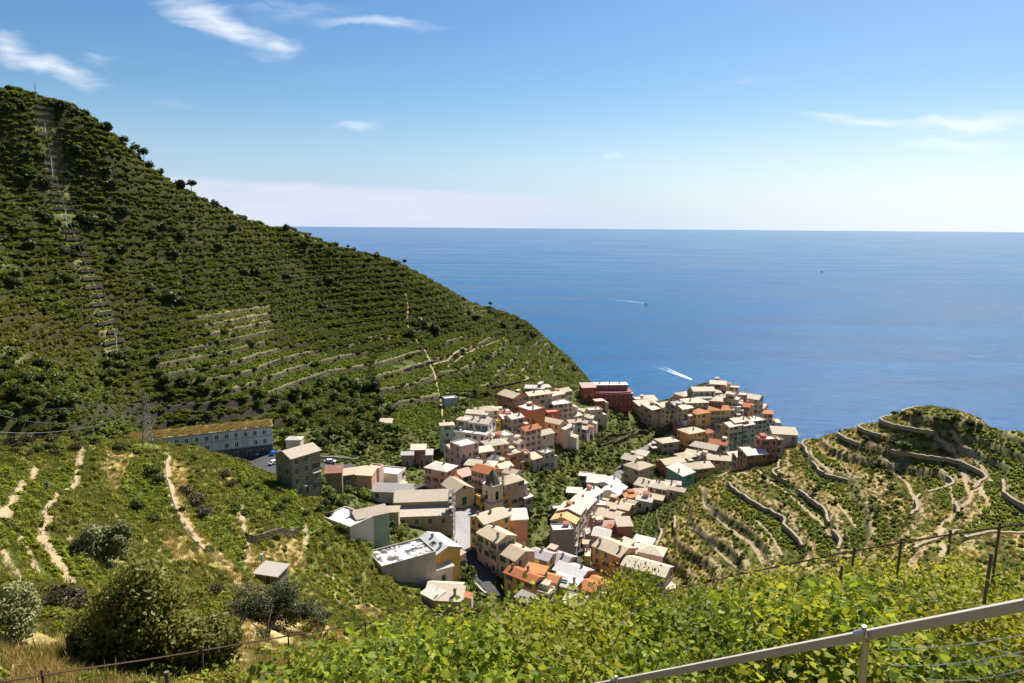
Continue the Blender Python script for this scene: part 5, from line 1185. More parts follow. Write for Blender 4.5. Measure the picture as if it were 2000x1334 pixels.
# ------------------------------------------------------------------ cars
def car_meshes():
    prof = [(-2.05,.35),(2.05,.35),(2.1,.75),(1.15,.88),(.55,1.38),(-1.2,1.42),(-1.85,.92),(-2.1,.85)]; b = MB(); n = len(prof); k = .84
    V = [(x, -k if z < 1 else -k*.82, z) for x, z in prof]+[(x, k if z < 1 else k*.82, z) for x, z in prof]; b.add(V, [tuple(range(n))]+[tuple(range(2*n-1, n-1, -1))]+[(i, i+n, (i+1) % n+n, (i+1) % n) for i in range(n)]); body = b.mesh('car_body', M['paint'])
    b = MB(); 
    for s_ in (-1, 1): b.add([(x, s_*(y), z) for x, y, z in ((-1.6,.825,.97),(.95,.825,.95),(.5,.715,1.32),(-1.15,.715,1.34))], [(0,1,2,3) if s_ < 0 else (3,2,1,0)])
    b.add([(1.1,-.7,.93),(1.1,.7,.93),(.62,.62,1.34),(.62,-.62,1.34)], [(0,1,2,3)]); b.add([(-1.8,-.7,.98),(-1.8,.7,.98),(-1.27,.62,1.38),(-1.27,-.62,1.38)], [(3,2,1,0)]); b.V = [(x*1.012, y*1.012, z+.008) for x, y, z in b.V]; win = b.mesh('car_windows', M['pane'])
    b = MB(); b.tube([(0, -.1, 0), (0, .1, 0)], .32, 12); wh = b.mesh('wheel', M['rubber']); return body, win, wh
CARM = car_meshes()
def car(px, py, rz, colr, label):
    p = gp(px, py, 140); o = empty('parked_car', (p[0], p[1], float(hz(p[0], p[1]))+.16), R(rz)); tag(o, label, 'car', 'cars in the car park'); link('body', CARM[0], o, color=colr); link('windows', CARM[1], o)
    for x in (-1.3, 1.3):
        for y in (-.8, .8): link('wheel', CARM[2], o, (x, y, .32))
for X, Y, c, l in [(20,330,(.7,.7,.7),'white car at the left end of the parked row'),(68,333,(.72,.72,.72),'white car left of the red car'),(115,334,(.5,.03,.03),'small red car in the parked row'),(178,336,(.7,.7,.7),'white car right of the red car'),(226,336,(.75,.75,.75),'white van-like car in the middle of the parked row'),(283,336,(.08,.09,.11),'dark car beside the blue car'),(370,338,(.02,.12,.55),'bright blue car at the right end of the parked row')]:
    car(*zp(3, X, Y), 82, c, l)
car(*zp(3, 375, 428), 60, (.7, .7, .7), 'white car parked in front of the grey stone house'); car(*zp(3, 915, 418), 5, (.55, .55, .56), 'silver car on the road right of the grey stone house')
# ------------------------------------------------------------------ boats and wakes
def boat(px, py, rz, L, label):
    p = Pz(px, py, .1); o = empty('motor_boat', p, R(rz)); tag(o, label, 'boat', 'motor boats on the open sea'); b = MB(); n = 7; st = np.linspace(-L/2, L/2, n)
    for x in st:
        w_ = L*.17*(1-max(0, (x/(L/2)))**2.2)+.02
        b.V += [(x, -w_, L*.12+max(0, x)*.05), (x, -w_*.6, -.2), (x, w_*.6, -.2), (x, w_, L*.12+max(0, x)*.05)]
    for i in range(n-1):
        for j in range(3): b.Fc.append((4*i+j, 4*i+4+j, 4*i+5+j, 4*i+1+j)); b.mi.append(0)
        b.Fc.append((4*i, 4*i+3, 4*i+7, 4*i+4)); b.mi.append(0)
    b.Fc.append((0, 1, 2, 3)); b.mi.append(0); b.build('hull', M['white'], o); b = MB(); b.add([(-L*.2,-L*.1,L*.121),(L*.12,-L*.1,L*.121),(L*.12,L*.1,L*.121),(-L*.2,L*.1,L*.121),(-L*.18,-L*.085,L*.26),(L*.02,-L*.085,L*.26),(L*.02,L*.085,L*.26),(-L*.18,L*.085,L*.26)], [(4,5,6,7),(0,1,5,4),(1,2,6,5),(2,3,7,6),(3,0,4,7)]); b.build('cabin', M['pane'], o); return p
m, t, b_ = newmat('wake_foam', .8, .2); co = t.n('ShaderNodeNewGeometry').outputs['Position']; fa = t.attr('lv').outputs['Fac']
t.set(b_.inputs['Base Color'], (.72, .78, .82)); t.set(b_.inputs['Alpha'], t.ramp(t.math('ADD', t.noise(co, .55, 5, .7), t.math('MULTIPLY', fa, .8)), .72, 1.05)); M['foam'] = m
def wake(pts, w0, w1, label):
    P = [Pz(px, py, .12) for px, py in pts]; n = 30; V, lv = [], []; a, c = P[0], P[-1]
    for i in range(n+1):
        t_ = i/n; s_ = t_*(len(P)-1); k = min(int(s_), len(P)-2); q = P[k]*(1-(s_-k))+P[k+1]*(s_-k); dx, dy = c[0]-a[0], c[1]-a[1]; l = math.hypot(dx, dy); nx, ny = -dy/l, dx/l; w = w0+(w1-w0)*t_
        for j, (f, v) in enumerate(((-1, .0), (-.6, .75), (0, .35), (.6, .75), (1, .0))): V.append((q[0]+nx*w*f, q[1]+ny*w*f, .12)); lv.append(v*(1-.6*t_)+(.3*(1-t_) if j == 2 else 0))
    Fq = [(5*i+j, 5*i+5+j, 5*i+6+j, 5*i+1+j) for i in range(n) for j in range(4)]; tag(link('boat_wake', mesh_np('boat_wake', V, Fq, (M['foam'],), lv=lv)), label, 'wake', kind='stuff')
boat(1262, 593, -60, 9, 'small white motor boat with a thin wake on the open sea'); boat(1605, 531, 160, 10, 'tiny far motor boat to the right on the sea')
wake([(1261, 592.5), (1225, 588), (1180, 584)], .8, 4.5, 'thin white wake trailing the motor boat'); wake([(1350, 741), (1318, 728), (1284, 714)], 2.0, 8.0, 'broad white wake running behind the promontory rock'); wake([(1607, 531), (1622, 531.5), (1640, 532)], .7, 3, 'faint wake of the far boat')
# ------------------------------------------------------------------ single trees and bushes
def crown_mesh(name, mat, n, rx, ry, rz, leaf, seed, lumps=7, up=.35, aspect=1.6, spread=.62):
    V, Fq, lv = leafcloud(n, rx, ry, rz, leaf, seed, lumps, up, aspect=aspect, spread=spread); return mesh_np(name, V, Fq, (M[mat],), lv=lv)
def make_tree(name, label, cat, group, mat, n, rx, rz, leaf, th, seed, lumps=7, r=.14, up=.35, aspect=1.6, spread=.62):
    o = empty(name, (0, 0, 0)); tag(o, label, cat, group); rs = random.Random(seed)
    b = MB(); top = (rs.uniform(-.2, .2)*rx, rs.uniform(-.2, .2)*rx, th+rz*.5); b.tube([(0, 0, -.6), (top[0]*.3, top[1]*.3, th*.55), top], [r, r*.75, r*.3], 6)
    for i in range(4):
        a = rs.uniform(0, 6.28); b.tube([(top[0]*.4, top[1]*.4, th*.7), (rx*.55*math.cos(a), rx*.55*math.sin(a), th+rz*rs.uniform(.4, .9))], [r*.5, r*.15], 5)
    b.build('trunk', M['bark'], o); c = link('crown', crown_mesh('crown', mat, n, rx, rx*.95, rz, leaf, seed, lumps, up, aspect=aspect, spread=spread), o, (0, 0, th*.8)); return o
class Kind:
    def __init__(s, protos): s.p = protos; s.used = set()
    def put(s, p, sc_=1.0, label=None, sink=0.0):
        i = random.randrange(len(s.p)); q = s.p[i]; rz = random.uniform(0, 6.28); loc = (p[0], p[1], float(hz(p[0], p[1]))-sink)
        if i not in s.used: s.used.add(i); o = q; o.location = loc; o.rotation_euler = (0, 0, rz); o.scale = (sc_,)*3
        else: o = copy_tree(q, loc, rz, sc_)
        if label: o['label'] = label
        return o
    def clean(s):
        for i, q in enumerate(s.p):
            if i not in s.used:
                for ch in list(q.children): bpy.data.objects.remove(ch)
                bpy.data.objects.remove(q)
K_oak = Kind([make_tree('oak_tree', 'dark evergreen tree standing out on the big left hillside', 'tree', 'dark trees on the big left hillside', 'dark_tree_leaf', 420, 2.4, 2.2, .5, .25, 500+i) for i in range(4)])
K_pine = Kind([make_tree('pine_tree', 'thin open pine on the skyline of the big left hillside', 'tree', 'pines on the skyline', 'dark_tree_leaf', 240, 1.6, 1.5, .5, 3.4, 520+i, 9, .13, .9, 1.5, .9) for i in range(3)])
K_wood = Kind([make_tree('broadleaf_tree', 'leafy tree in the wood at the foot of the big left hillside', 'tree', 'trees at the foot of the left hillside', 'tree_leaf', 620, 2.8, 2.5, .46, 1.8, 540+i, 8) for i in range(4)])
K_vill = Kind([make_tree('garden_tree', 'green garden tree growing among the village houses', 'tree', 'garden trees in the village', 'tree_leaf', 560, 1.9, 1.8, .33, 1.2, 560+i) for i in range(4)])
K_bright = Kind([make_tree('lime_tree', 'bright yellow green tree among the village houses', 'tree', 'bright trees in the village', 'bright_leaf', 650, 2.0, 1.8, .32, 1.2, 580+i) for i in range(2)])
K_rbush = Kind([make_tree('shrub', 'rounded dark green shrub on the terraced right hill', 'shrub', 'shrubs on the right hill', 'tree_leaf', 380, 1.25, 1.05, .24, .35, 600+i, 6, .06) for i in range(4)])
K_sbush = Kind([make_tree('shrub', 'leafy green shrub on the near left slope', 'shrub', 'shrubs on the near left slope', 'tree_leaf', 700, 1.5, 1.2, .2, .35, 620+i, 7, .06) for i in range(4)])
K_heath = Kind([make_tree('heath_shrub', 'brownish dark heath shrub on the near left slope', 'shrub', 'heath shrubs on the near left slope', 'scrub_heath' if 'scrub_heath' in M else 'dark_tree_leaf', 600, 1.5, 1.1, .17, .3, 640+i, 7, .06) for i in range(3)])
K_crest = Kind([make_tree('crest_shrub', 'dark shrub on the crest of the right hill against the sea', 'shrub', 'crest shrubs of the right hill', 'dark_tree_leaf', 460, 1.4, 1.0, .26, .35, 660+i) for i in range(3)])
def spot(px, py, tmin=60): return hit(px, py, 0, tmin)
def plant(kind, lst, tmin=60, jit=(.85, 1.15), ex=.9):
    for it in lst:
        px, py, s_ = it[:3]; p = None
        for dy in range(0, 46, 3):
            p = spot(px, py+dy, tmin)
            if p is not None: break
        if p is None: continue
        kind.put(p, s_*random.uniform(*jit), it[3] if len(it) > 3 else None, .1); EXCL.append((p[0], p[1], ex*s_))
def clear(p, r): return all((p[0]-x)**2+(p[1]-y)**2 > (r+e)**2 for x, y, e in EXCL)
def plant_poly(kind, poly, n, tmin, s0, s1, seed, gap=1.0, ex=.8):
    rs = random.Random(seed); xs = [q[0] for q in poly]; ys = [q[1] for q in poly]; k = tries = 0
    while k < n and tries < n*12:
        tries += 1; px, py = rs.uniform(min(xs), max(xs)), rs.uniform(min(ys), max(ys))
        if not inpoly(np.array([px]), np.array([py]), poly)[0]: continue
        p = spot(px, py, tmin)
        if p is None or not clear(p, gap) or not free(np.array([p[0]]), np.array([p[1]]))[0]: continue
        s_ = rs.uniform(s0, s1); kind.put(p, s_, None, .15); EXCL.append((p[0], p[1], ex*s_)); k += 1
plant(K_oak, [(a[0], a[1], a[2]*1.45)+tuple(a[3:]) for a in [(40,212,1.3),(18,215,1.2),(96,208,1.1,'round dark tree just right of the hilltop mast'),(122,215,1.3),(150,222,.9),(168,222,.8),(206,252,1.3,'round dark tree bulging from the upper ridge line'),(230,272,.8),(290,328,.9),(312,338,.9),(350,364,1.3),(420,402,.9),(440,410,.8),(560,448,.9),(600,466,.8),(655,482,1.0),(690,492,.9),(735,505,1.1),(770,520,1.0),(905,588,1.0),
 (960,612,1.1),(1010,640,1.2),(1040,658,1.2),(1075,690,1.2),(1100,708,1.1),(1120,725,1.2),(500,535,1.1),(560,545,1.1),(330,590,1.4),(300,460,1.1),(240,420,1.1),(90,430,1.2),(60,350,1.3),(150,300,1.0),(820,640,1.9),(845,650,1.8),(800,660,1.5),(870,640,1.5),(930,625,1.3),(980,640,1.5),(180,440,1.3),(215,445,1.2),(700,560,1.0),(630,600,1.1),(420,560,1.0),(720,620,1.1)]], 240)
plant_poly(K_oak, [(60,250),(420,420),(760,530),(1000,630),(950,660),(780,600),(540,590),(300,620),(200,560),(0,560),(0,260)], 60, 240, .9, 1.7, 5, 1.5)
plant(K_pine, [(a[0], a[1]-2, a[2]*1.5)+tuple(a[3:]) for a in [(246,280,1.1),(266,300,1.1),(281,310,1.2,'bare armed pine leaning over the skyline, right of two smaller ones'),(375,378,1.2,'small umbrella pine alone on the skyline'),(790,514,.9),(958,590,.9,'single pine above the sea on the lower skyline'),(680,482,.7)]], 240)
plant(K_wood, [(725,760,1.6),(700,770,1.4),(740,795,1.3),(690,800,1.4)], 200)
plant_poly(K_wood, [(555,775),(680,745),(760,755),(775,800),(740,860),(790,885),(700,890),(610,880),(560,885),(545,850)], 55, 200, .8, 1.35, 6, .7)
plant_poly(K_wood, [(200,700),(300,700),(340,745),(545,770),(540,800),(320,775),(190,790)], 30, 200, .8, 1.2, 7, .8)
plant_poly(K_wood, [(0,700),(150,720),(200,800),(190,835),(0,838)], 26, 200, .7, 1.2, 8, 1.0)
Zv = lambda n, l: [(*zp(n, a, b), s_) for a, b, s_ in l]
plant(K_vill, Zv(1, [(340,380,1.3),(260,430,1.0),(870,560,.9),(1540,310,1.2),(1450,650,1.0),(1380,690,1.1),(1300,870,1.2),(1400,850,1.2),(1530,870,1.1),(1750,790,1.1),(1720,920,1.1),(1430,1150,1.0),(1140,1030,1.0),(1200,950,1.1),(940,970,1.0),(1070,1210,1.0),(1000,1300,1.0),(1050,1300,.9),(1240,780,1.1),(1180,700,1.0),(680,300,.9),(560,260,1.0),(430,250,1.0),(1450,250,1.0)])
 +Zv(2, [(560,820,1.0),(50,490,1.1),(120,520,1.2),(100,660,1.0),(140,780,1.0),(40,870,1.1),(420,780,.9),(390,1010,1.1),(330,610,1.1)])+Zv(3, [(1080,740,1.2),(830,660,1.1),(880,770,1.2),(930,830,1.1),(560,620,1.8),(640,640,1.2),(1480,140,1.7),(1560,150,1.6),(1300,190,1.3),(1200,150,1.3),(1000,880,1.0)])
 +Zv(4, [(620,670,1.0),(640,740,1.0),(880,1110,1.0),(700,1000,1.2),(760,1040,1.0),(820,1070,.9),(1380,1150,1.3),(1290,1120,1.1),(1330,1200,1.1)])+Zv(5, [(380,420,1.0),(450,450,1.0),(370,540,1.1),(440,530,.9),(340,630,.9),(280,720,1.0),(720,240,1.0),(1450,430,1.0),(1400,440,.9),(1340,450,.9),(1500,400,1.0),(1200,270,1.0),(290,380,1.0),(540,330,1.0),(590,240,1.0)]), 130, ex=1.2)
plant(K_bright, Zv(3, [(1250,800,1.7)])+Zv(4, [(720,750,1.0),(1060,1140,1.1),(1380,1280,1.2),(1330,1300,1.0)])+Zv(1, [(1500,270,.9),(330,330,.9)])+Zv(2, [(340,590,.9),(800,-0,.1)])[:1], 130, ex=1.2)
plant_poly(K_vill, [(1085,880),(1180,870),(1215,900),(1190,935),(1130,930),(1060,960),(1035,1000),(1050,1070),(1020,1060),(1010,1000),(1040,930)], 42, 140, .6, 1.15, 9, .4)
plant_poly(K_vill, [(1170,820),(1250,815),(1275,850),(1210,880),(1130,850)], 14, 140, .5, .9, 10, .5)
plant_poly(K_vill, [(600,960),(690,980),(700,1040),(760,1060),(740,1090),(680,1060),(620,1000)], 18, 130, .5, 1.0, 11, .4)
plant_poly(K_vill, [(820,1150),(900,1130),(940,1170),(960,1210),(880,1210),(830,1190)], 12, 130, .5, .9, 12, .3)
plant_poly(K_vill, [(880,690),(1000,690),(1130,735),(1140,760),(1000,745),(900,760)], 24, 200, .6, 1.1, 13, .5)
plant(K_crest, [(1748,812,1.2),(1765,810,1.0),(1792,812,1.2),(1830,822,1.3),(1848,826,1.2),(1866,824,1.4),(1895,832,1.3),(1912,834,1.1),(1712,818,.8),(1700,822,.7),(1940,838,.9),(1965,842,.8),(1560,862,.9),(1575,860,.8)], 150)
plant(K_rbush, [(1765,880,2.2,'big leafy green bush high on the right hill'),(1745,868,1.4),(1690,860,1.2),(1490,938,1.9,'round yellow green bush by the path fork on the right hill'),(1525,935,1.3),(1590,965,1.3),(1600,955,1.2),(1735,930,1.3),(1740,960,1.4),(1750,990,1.3),(1720,945,1.2)], 100)
plant_poly(K_rbush, [(1700,900),(1750,900),(1780,1000),(1750,1040),(1690,1020)], 16, 100, .6, 1.2, 14, .3)
plant_poly(K_rbush, [(1300,1040),(1430,950),(1530,920),(1640,990),(1700,1050),(1640,1070),(1500,1090),(1380,1120)], 46, 100, .45, .95, 15, .3)
plant_poly(K_rbush, [(1560,880),(1800,840),(1990,850),(1990,1010),(1800,1040),(1640,960)], 26, 100, .4, .9, 16, .3)
plant(K_sbush, [(297,930,1.6),(310,945,1.3),(184,866,1.5),(232,880,1.2),(460,1000,1.2),(620,1050,1.0,'lone round shrub beside the pale track on the near left slope'),(590,965,1.3),(560,985,1.2),(545,1000,1.2),(270,1000,1.4),(300,1020,1.2),(110,880,1.3),(75,885,1.2),(700,1140,.9),(505,960,1.2),(640,1010,1.1),(660,1035,1.0),(380,874,.8),(418,880,.8),(452,894,.8),(478,902,.7),(350,872,.7)], 50)
plant(K_heath, [(438,935,1.6),(383,990,1.9),(400,1010,1.6),(365,970,1.5),(50,868,1.6),(20,872,1.5),(100,866,1.4),(150,880,1.3),(455,950,1.2),(420,1160,1.1),(130,1185,1.5),(160,1200,1.3),(100,1190,1.2)], 40)
plant_poly(K_sbush, [(210,880),(330,880),(560,930),(700,1030),(760,1110),(640,1090),(560,1060),(470,1040),(330,1000),(230,960)], 34, 60, .4, 1.0, 17, .4)
plant_poly(K_heath, [(0,852),(160,855),(150,890),(0,900)], 14, 60, .7, 1.2, 18, .3)
plant_poly(K_sbush, [(380,1040),(500,1150),(640,1180),(760,1170),(800,1220),(650,1230),(450,1200)], 18, 50, .4, .8, 19, .3)
for K_ in (K_oak, K_pine, K_wood, K_vill, K_bright, K_rbush, K_sbush, K_heath, K_crest): K_.clean()
# big single bushes nearer the camera
def bigbush(px, py, tmin, name, label, cat, parts, mat, leaf, seed, th=.5):
    p = hit(px, py, 0, tmin); o = empty(name, p); tag(o, label, cat); rs = random.Random(seed); b = MB()
    for i in range(6): a = rs.uniform(0, 6.28); b.tube([(0, 0, -.8), (.5*math.cos(a), .5*math.sin(a), th+.8), (2*math.cos(a), 2*math.sin(a), th+2.8)], [.16, .11, .04], 6)
    b.build('trunk', M['bark'], o); VV, FF, LL, k = [], [], [], 0
    for (dx, dy, dz, rx, rz, n, lm) in parts:
        V, Fq, lv = leafcloud(n, rx, rx*.85, rz, leaf, seed+k, lm, .35, aspect=1.9, spread=.8); V = V+np.array([dx, dy, dz]); FF.append(Fq+k*0+sum(len(v) for v in VV)); VV.append(V); LL.append(lv); k += 1
    link('crown', mesh_np('crown', np.concatenate(VV), np.concatenate(FF), (M[mat],), lv=np.concatenate(LL)), o); EXCL.append((p[0], p[1], 3)); return o
bigbush(295, 1300, 30, 'laurel_bush', 'large glossy dark laurel bush in the lower left foreground', 'bush', [(0,0,1.4,4.4,4.9,9500,16),(-3.6,.4,.2,2.9,2.9,4500,8),(3.9,0,.2,2.9,3.3,5000,9),(.6,-1.6,-.6,3.8,2.4,4500,8)], 'laurel_leaf', .2, 700)
bigbush(530, 1228, 45, 'olive_bush', 'wide dull green olive bush below the field shed', 'bush', [(0,0,.6,5.0,4.3,9000,11),(-3.4,0,-.2,3.0,2.8,3400,7),(3.5,.2,0,3.1,3.0,3600,7)], 'olive_dark' if 'olive_dark' in M else 'olive_leaf', .15, 710)
bigbush(205, 1100, 45, 'olive_tree', 'grey green olive tree on the near left slope', 'tree', [(0,0,.6,3.9,4.2,6500,9),(1.6,.6,2.8,2.4,2.3,2200,6)], 'olive_leaf', .2, 720)
bigbush(35, 1250, 35, 'olive_tree', 'pale olive tree at the left edge of the foreground', 'tree', [(0,0,.3,2.7,3.2,5200,8),(-1.8,0,1.0,1.8,1.9,1900,5)], 'olive_leaf', .15, 730)
bigbush(520, 1250, 35, 'grey_shrub', 'small grey green shrub in front of the wide olive bush', 'shrub', [(0,0,-.2,1.6,1.2,1600,6)], 'olive_leaf', .1, 740)
bigbush(440, 1285, 35, 'grey_shrub', 'small grey green shrub to the right of the laurel bush', 'shrub', [(0,0,-.2,1.3,1.6,1600,6)], 'olive_leaf', .1, 750)
# promontory rock plants and palm
for i, (px, py) in enumerate([(1355,748),(1368,742),(1380,742),(1392,745),(1345,756),(1402,750)]):
    o = None
    p = hit(px, py, 0, 250)
    if p is not None: q = copy_tree(K_crest.p[0], (p[0], p[1], p[2]-.3), i*1.3, 1.25); q['label'] = 'dark shrub on the rock at the sea end of the promontory'; q['group'] = 'shrubs on the promontory rock'
p = hit(1381, 744, 0, 250)
if p is not None:
    pt = empty('palm_tree', p); tag(pt, 'small palm standing up on the promontory rock', 'palm tree'); b = MB(); b.tube([(0, 0, -.5), (.1, 0, 3.2)], [.2, .15], 6); b.build('trunk', M['bark'], pt); b = MB()
    for i in range(16):
        a = i*.7; e = .7-.1*(i % 5); pr = None
        for j in range(5):
            t_ = j/4; x, z = 1.9*t_*math.cos(e*.6), 3.2+1.9*t_*math.sin(e)-1.5*t_*t_; w_ = .22*math.sin(math.pi*(.15+.8*t_)); c0 = (x*math.cos(a)-w_*math.sin(a), x*math.sin(a)+w_*math.cos(a), z); c1 = (x*math.cos(a)+w_*math.sin(a), x*math.sin(a)-w_*math.cos(a), z)
            b.V += [c0, c1]
            if j: k = len(b.V); b.Fc.append((k-4, k-3, k-1, k-2)); b.mi.append(0)
    b.build('crown', M['palm_leaf'], pt)
# ------------------------------------------------------------------ plant cover nobody could count
def emit(name, key, x, y, ok, smin, smax, tint, label, seed, sink=.15, smul=None, rot=None):
    g = np.random.default_rng(seed); ok = ok & free(x, y); X, Y = x[ok], y[ok]; s = g.uniform(smin, smax, len(X))
    if smul is not None: s = s*smul[ok]
    scatter(name, key, np.c_[X, Y, hz(X, Y)-sink*s], s, np.clip(tint[ok]+g.normal(0, .13, len(X)), 0, 1), label, seed, rot=None if rot is None else rot[ok]); print(name, len(X))
# scrub in rows along the old terraces of the big hillside
x, y, g = grid_pts(-420, 130, 205, 620, 1.6, 1); z0, Z = prep(x, y); fr = (z0/TS['left']) % 1
ok = Z['left'] & (Z['d'] < Z['rd']+10) & (z0 > 4) & (Z['px'] > -60)
big = fbm(x/22+7, y/22, 3); pat = fbm(x/60+3, y/60, 3)
dens = np.where(Z['lterr'], np.where(fbm(x/12, y/12, 3) > .55, .22, .02), np.where((fr > .05) & (fr < .66), .97, .55)); dens = np.where(Z['stair'], .02, dens)
dens = np.where(inpoly(Z['px'], Z['py'], [(185,790),(545,768),(555,815),(545,832),(180,858)]), dens*.5, dens); dens = np.where(Z['lterr'] & (Z['px'] > 850), np.maximum(dens, .16), dens)
tint = np.clip(-.05+1.9*(pat-.3), 0, 1)*np.where(big > .56, .2, 1)
emit('scrub', 'scrub', x, y, ok & (g.random(len(x)) < dens), .95, 1.5, tint, 'dense dark green scrub in rows over the big left hillside', 1, .2, (1+.5*sstep(.5, .68, big))*np.where(g.random(len(x)) < .05, 1.4, 1), np.arctan2(h0(x, y+1)-h0(x, y-1), h0(x+1, y)-h0(x-1, y))+math.pi/2+g.normal(0, .3, len(x)))
x, y, g = grid_pts(-420, 130, 205, 620, 1.5, 31); z0, Z = prep(x, y); fr = (z0/TS['left']) % 1
emit('undergrowth', 'bush', x, y, (Z['lterr'] | Z['stair']) & (Z['d'] < Z['rd']+5) & (fr > .8) & (g.random(len(x)) < .45), .4, .95, fbm(x/8, y/8, 2), 'weeds hanging over the terrace walls of the big left hillside', 31, .3)
x, y, g = grid_pts(-330, -40, 120, 330, 1.5, 32); z0, Z = prep(x, y)
emit('undergrowth', 'bush', x, y, ~(Z['left'] | Z['spur'] | Z['mid'] | Z['right'] | Z['near']) & (Z['px'] > -80) & (Z['px'] < 620) & (g.random(len(x)) < .95), 1.0, 1.8, fbm(x/12, y/12, 3), 'green growth in the dip behind the near left crest', 32, .2)
x, y, g = grid_pts(-110, 150, 16, 150, 1.35, 35); z0, Z = prep(x, y); un = ~(Z['left'] | Z['spur'] | Z['mid'] | Z['right']) & (Z['d'] > 25) & (y > 12)
emit('undergrowth', 'bush', x, y, un & (g.random(len(x)) < .5), .4, 1.0, .3+fbm(x/9, y/9, 3), 'green growth on the steep bank below the foreground vineyard', 35, .2)
x, y, g = grid_pts(-70, -8, 2, 30, .55, 36); z0, Z = prep(x, y)
emit('wild_grass', 'grass', x, y, (np.abs(x) > y*.7) & (g.random(len(x)) < .6), .4, .9, fbm(x/4, y/4, 3), 'green grass on the bank beside the viewpoint', 36, .03)
# vines on the tended terraces
x, y, g = grid_pts(-420, 130, 205, 620, 1.15, 2); z0, Z = prep(x, y); fr = (z0/TS['left']) % 1
ok = Z['lterr'] & (Z['d'] < Z['rd']+5) & (fr > .10) & (fr < .84) & (g.random(len(x)) < .92) & (fbm(x/15, y/15, 3) < .64)
ok |= Z['stair'] & (fr > .15) & (fr < .7) & (g.random(len(x)) < .85)
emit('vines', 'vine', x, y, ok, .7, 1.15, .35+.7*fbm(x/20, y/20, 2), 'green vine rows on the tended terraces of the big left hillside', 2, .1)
# near left slope
x, y, g = grid_pts(-200, 20, 25, 215, .95, 3); z0, Z = prep(x, y); n1 = fbm(x/13, y/13, 4); n2 = fbm(x/5+4, y/5, 3); vis = Z['spur'] & (Z['px'] > -80) & (Z['px'] < 900)
spc = np.abs(((z0/1.05) % 1)-.5) < .33
emit('vineyard', 'vine', x, y, vis & Z['svine'] & spc & (g.random(len(x)) < .9), .65, 1.05, .65+.5*fbm(x/10, y/10, 2), 'low vines covering the plots of the near left slope', 3, .1)
rest = vis & ~Z['svine']
emit('undergrowth', 'bush', x, y, rest & (Z['d'] > 32) & (g.random(len(x)) < np.where(Z['sdry'], .06, np.where(n1 > .46, .50, .22))), .35, 1.0, .4+.9*n1, 'tangled green undergrowth on the near left slope', 4, .15, .7+.8*n2)
emit('dry_grass', 'drygrass', x, y, rest & (g.random(len(x)) < np.where(Z['sdry'], .8, .22)), .5, 1.1, .9*n2, 'dry straw coloured grass on the near left slope', 5, .05)
x, y, g = grid_pts(-200, 20, 25, 215, .8, 13); z0, Z = prep(x, y); n1 = fbm(x/9, y/9, 3)
emit('wild_grass', 'grass', x, y, Z['spur'] & (Z['px'] > -80) & (Z['px'] < 900) & (g.random(len(x)) < np.where(Z['sdry'], .15, .65)), .6, 1.2, 1.2*n1-.1, 'green wild grass on the near left slope', 6, .05)
# right hill
x, y, g = grid_pts(10, 260, 40, 300, 1.0, 7); z0, Z = prep(x, y); fr = (z0/TS['right']) % 1; n1 = fbm(x/12, y/12, 4); n2 = fbm(x/5, y/5, 3); vis = Z['right'] & (Z['px'] < 2150) & (z0 > 28)
emit('vineyard', 'vine', x, y, vis & Z['rvine'] & (fr > .1) & (fr < .8) & (g.random(len(x)) < .8), .7, 1.15, .45+.7*fbm(x/10, y/10, 2), 'green vine rows on the terraces of the right hill', 7, .1)
emit('undergrowth', 'bush', x, y, vis & ~Z['rvine'] & (g.random(len(x)) < np.where(n1 > .43, .46, .14)*np.where(fr < .2, .15, 1)), .3, .85, .3+.9*n1, 'green and brown undergrowth on the right hill', 8, .15, .7+.7*n2)
emit('dry_grass', 'drygrass', x, y, vis & ~Z['rvine'] & (fr < .8) & (g.random(len(x)) < .45), .4, .95, .8*n2, 'dry grass between the terraces of the right hill', 9, .05)
emit('wild_grass', 'grass', x+.4, y+.3, vis & (g.random(len(x)) < .42), .5, 1.0, 1.1*n1, 'green grass on the terraces of the right hill', 10, .05)
emit('undergrowth', 'bush', x+.2, y, vis & (fr > .8) & (g.random(len(x)) < .38), .3, .75, .3+.7*n2, 'weeds hanging over the terrace edges of the right hill', 34, .25)
# ravine and gardens between the houses
x, y, g = grid_pts(-130, 150, 125, 460, 1.25, 11); z0, Z = prep(x, y); n1 = fbm(x/10, y/10, 4); pm = Z['mid'] & (z0 > 12)
infield = Z['rvine'] & Z['mid']
emit('garden_green', 'bush', x, y, pm & ~infield & (g.random(len(x)) < np.where(n1 > .42, .5, .24)), .45, 1.15, .9*n1, 'mixed green growth in the ravine and gardens between the houses', 11, .2)
emit('wild_grass', 'grass', x+.5, y, pm & (g.random(len(x)) < .45), .6, 1.1, 1.1*n1, 'grass in the ravine and gardens between the houses', 12, .05)
emit('field_crop', 'vine', x, y, infield, .6, .9, 0*n1, 'dense green crop in the field left of the right hill', 14, .1)
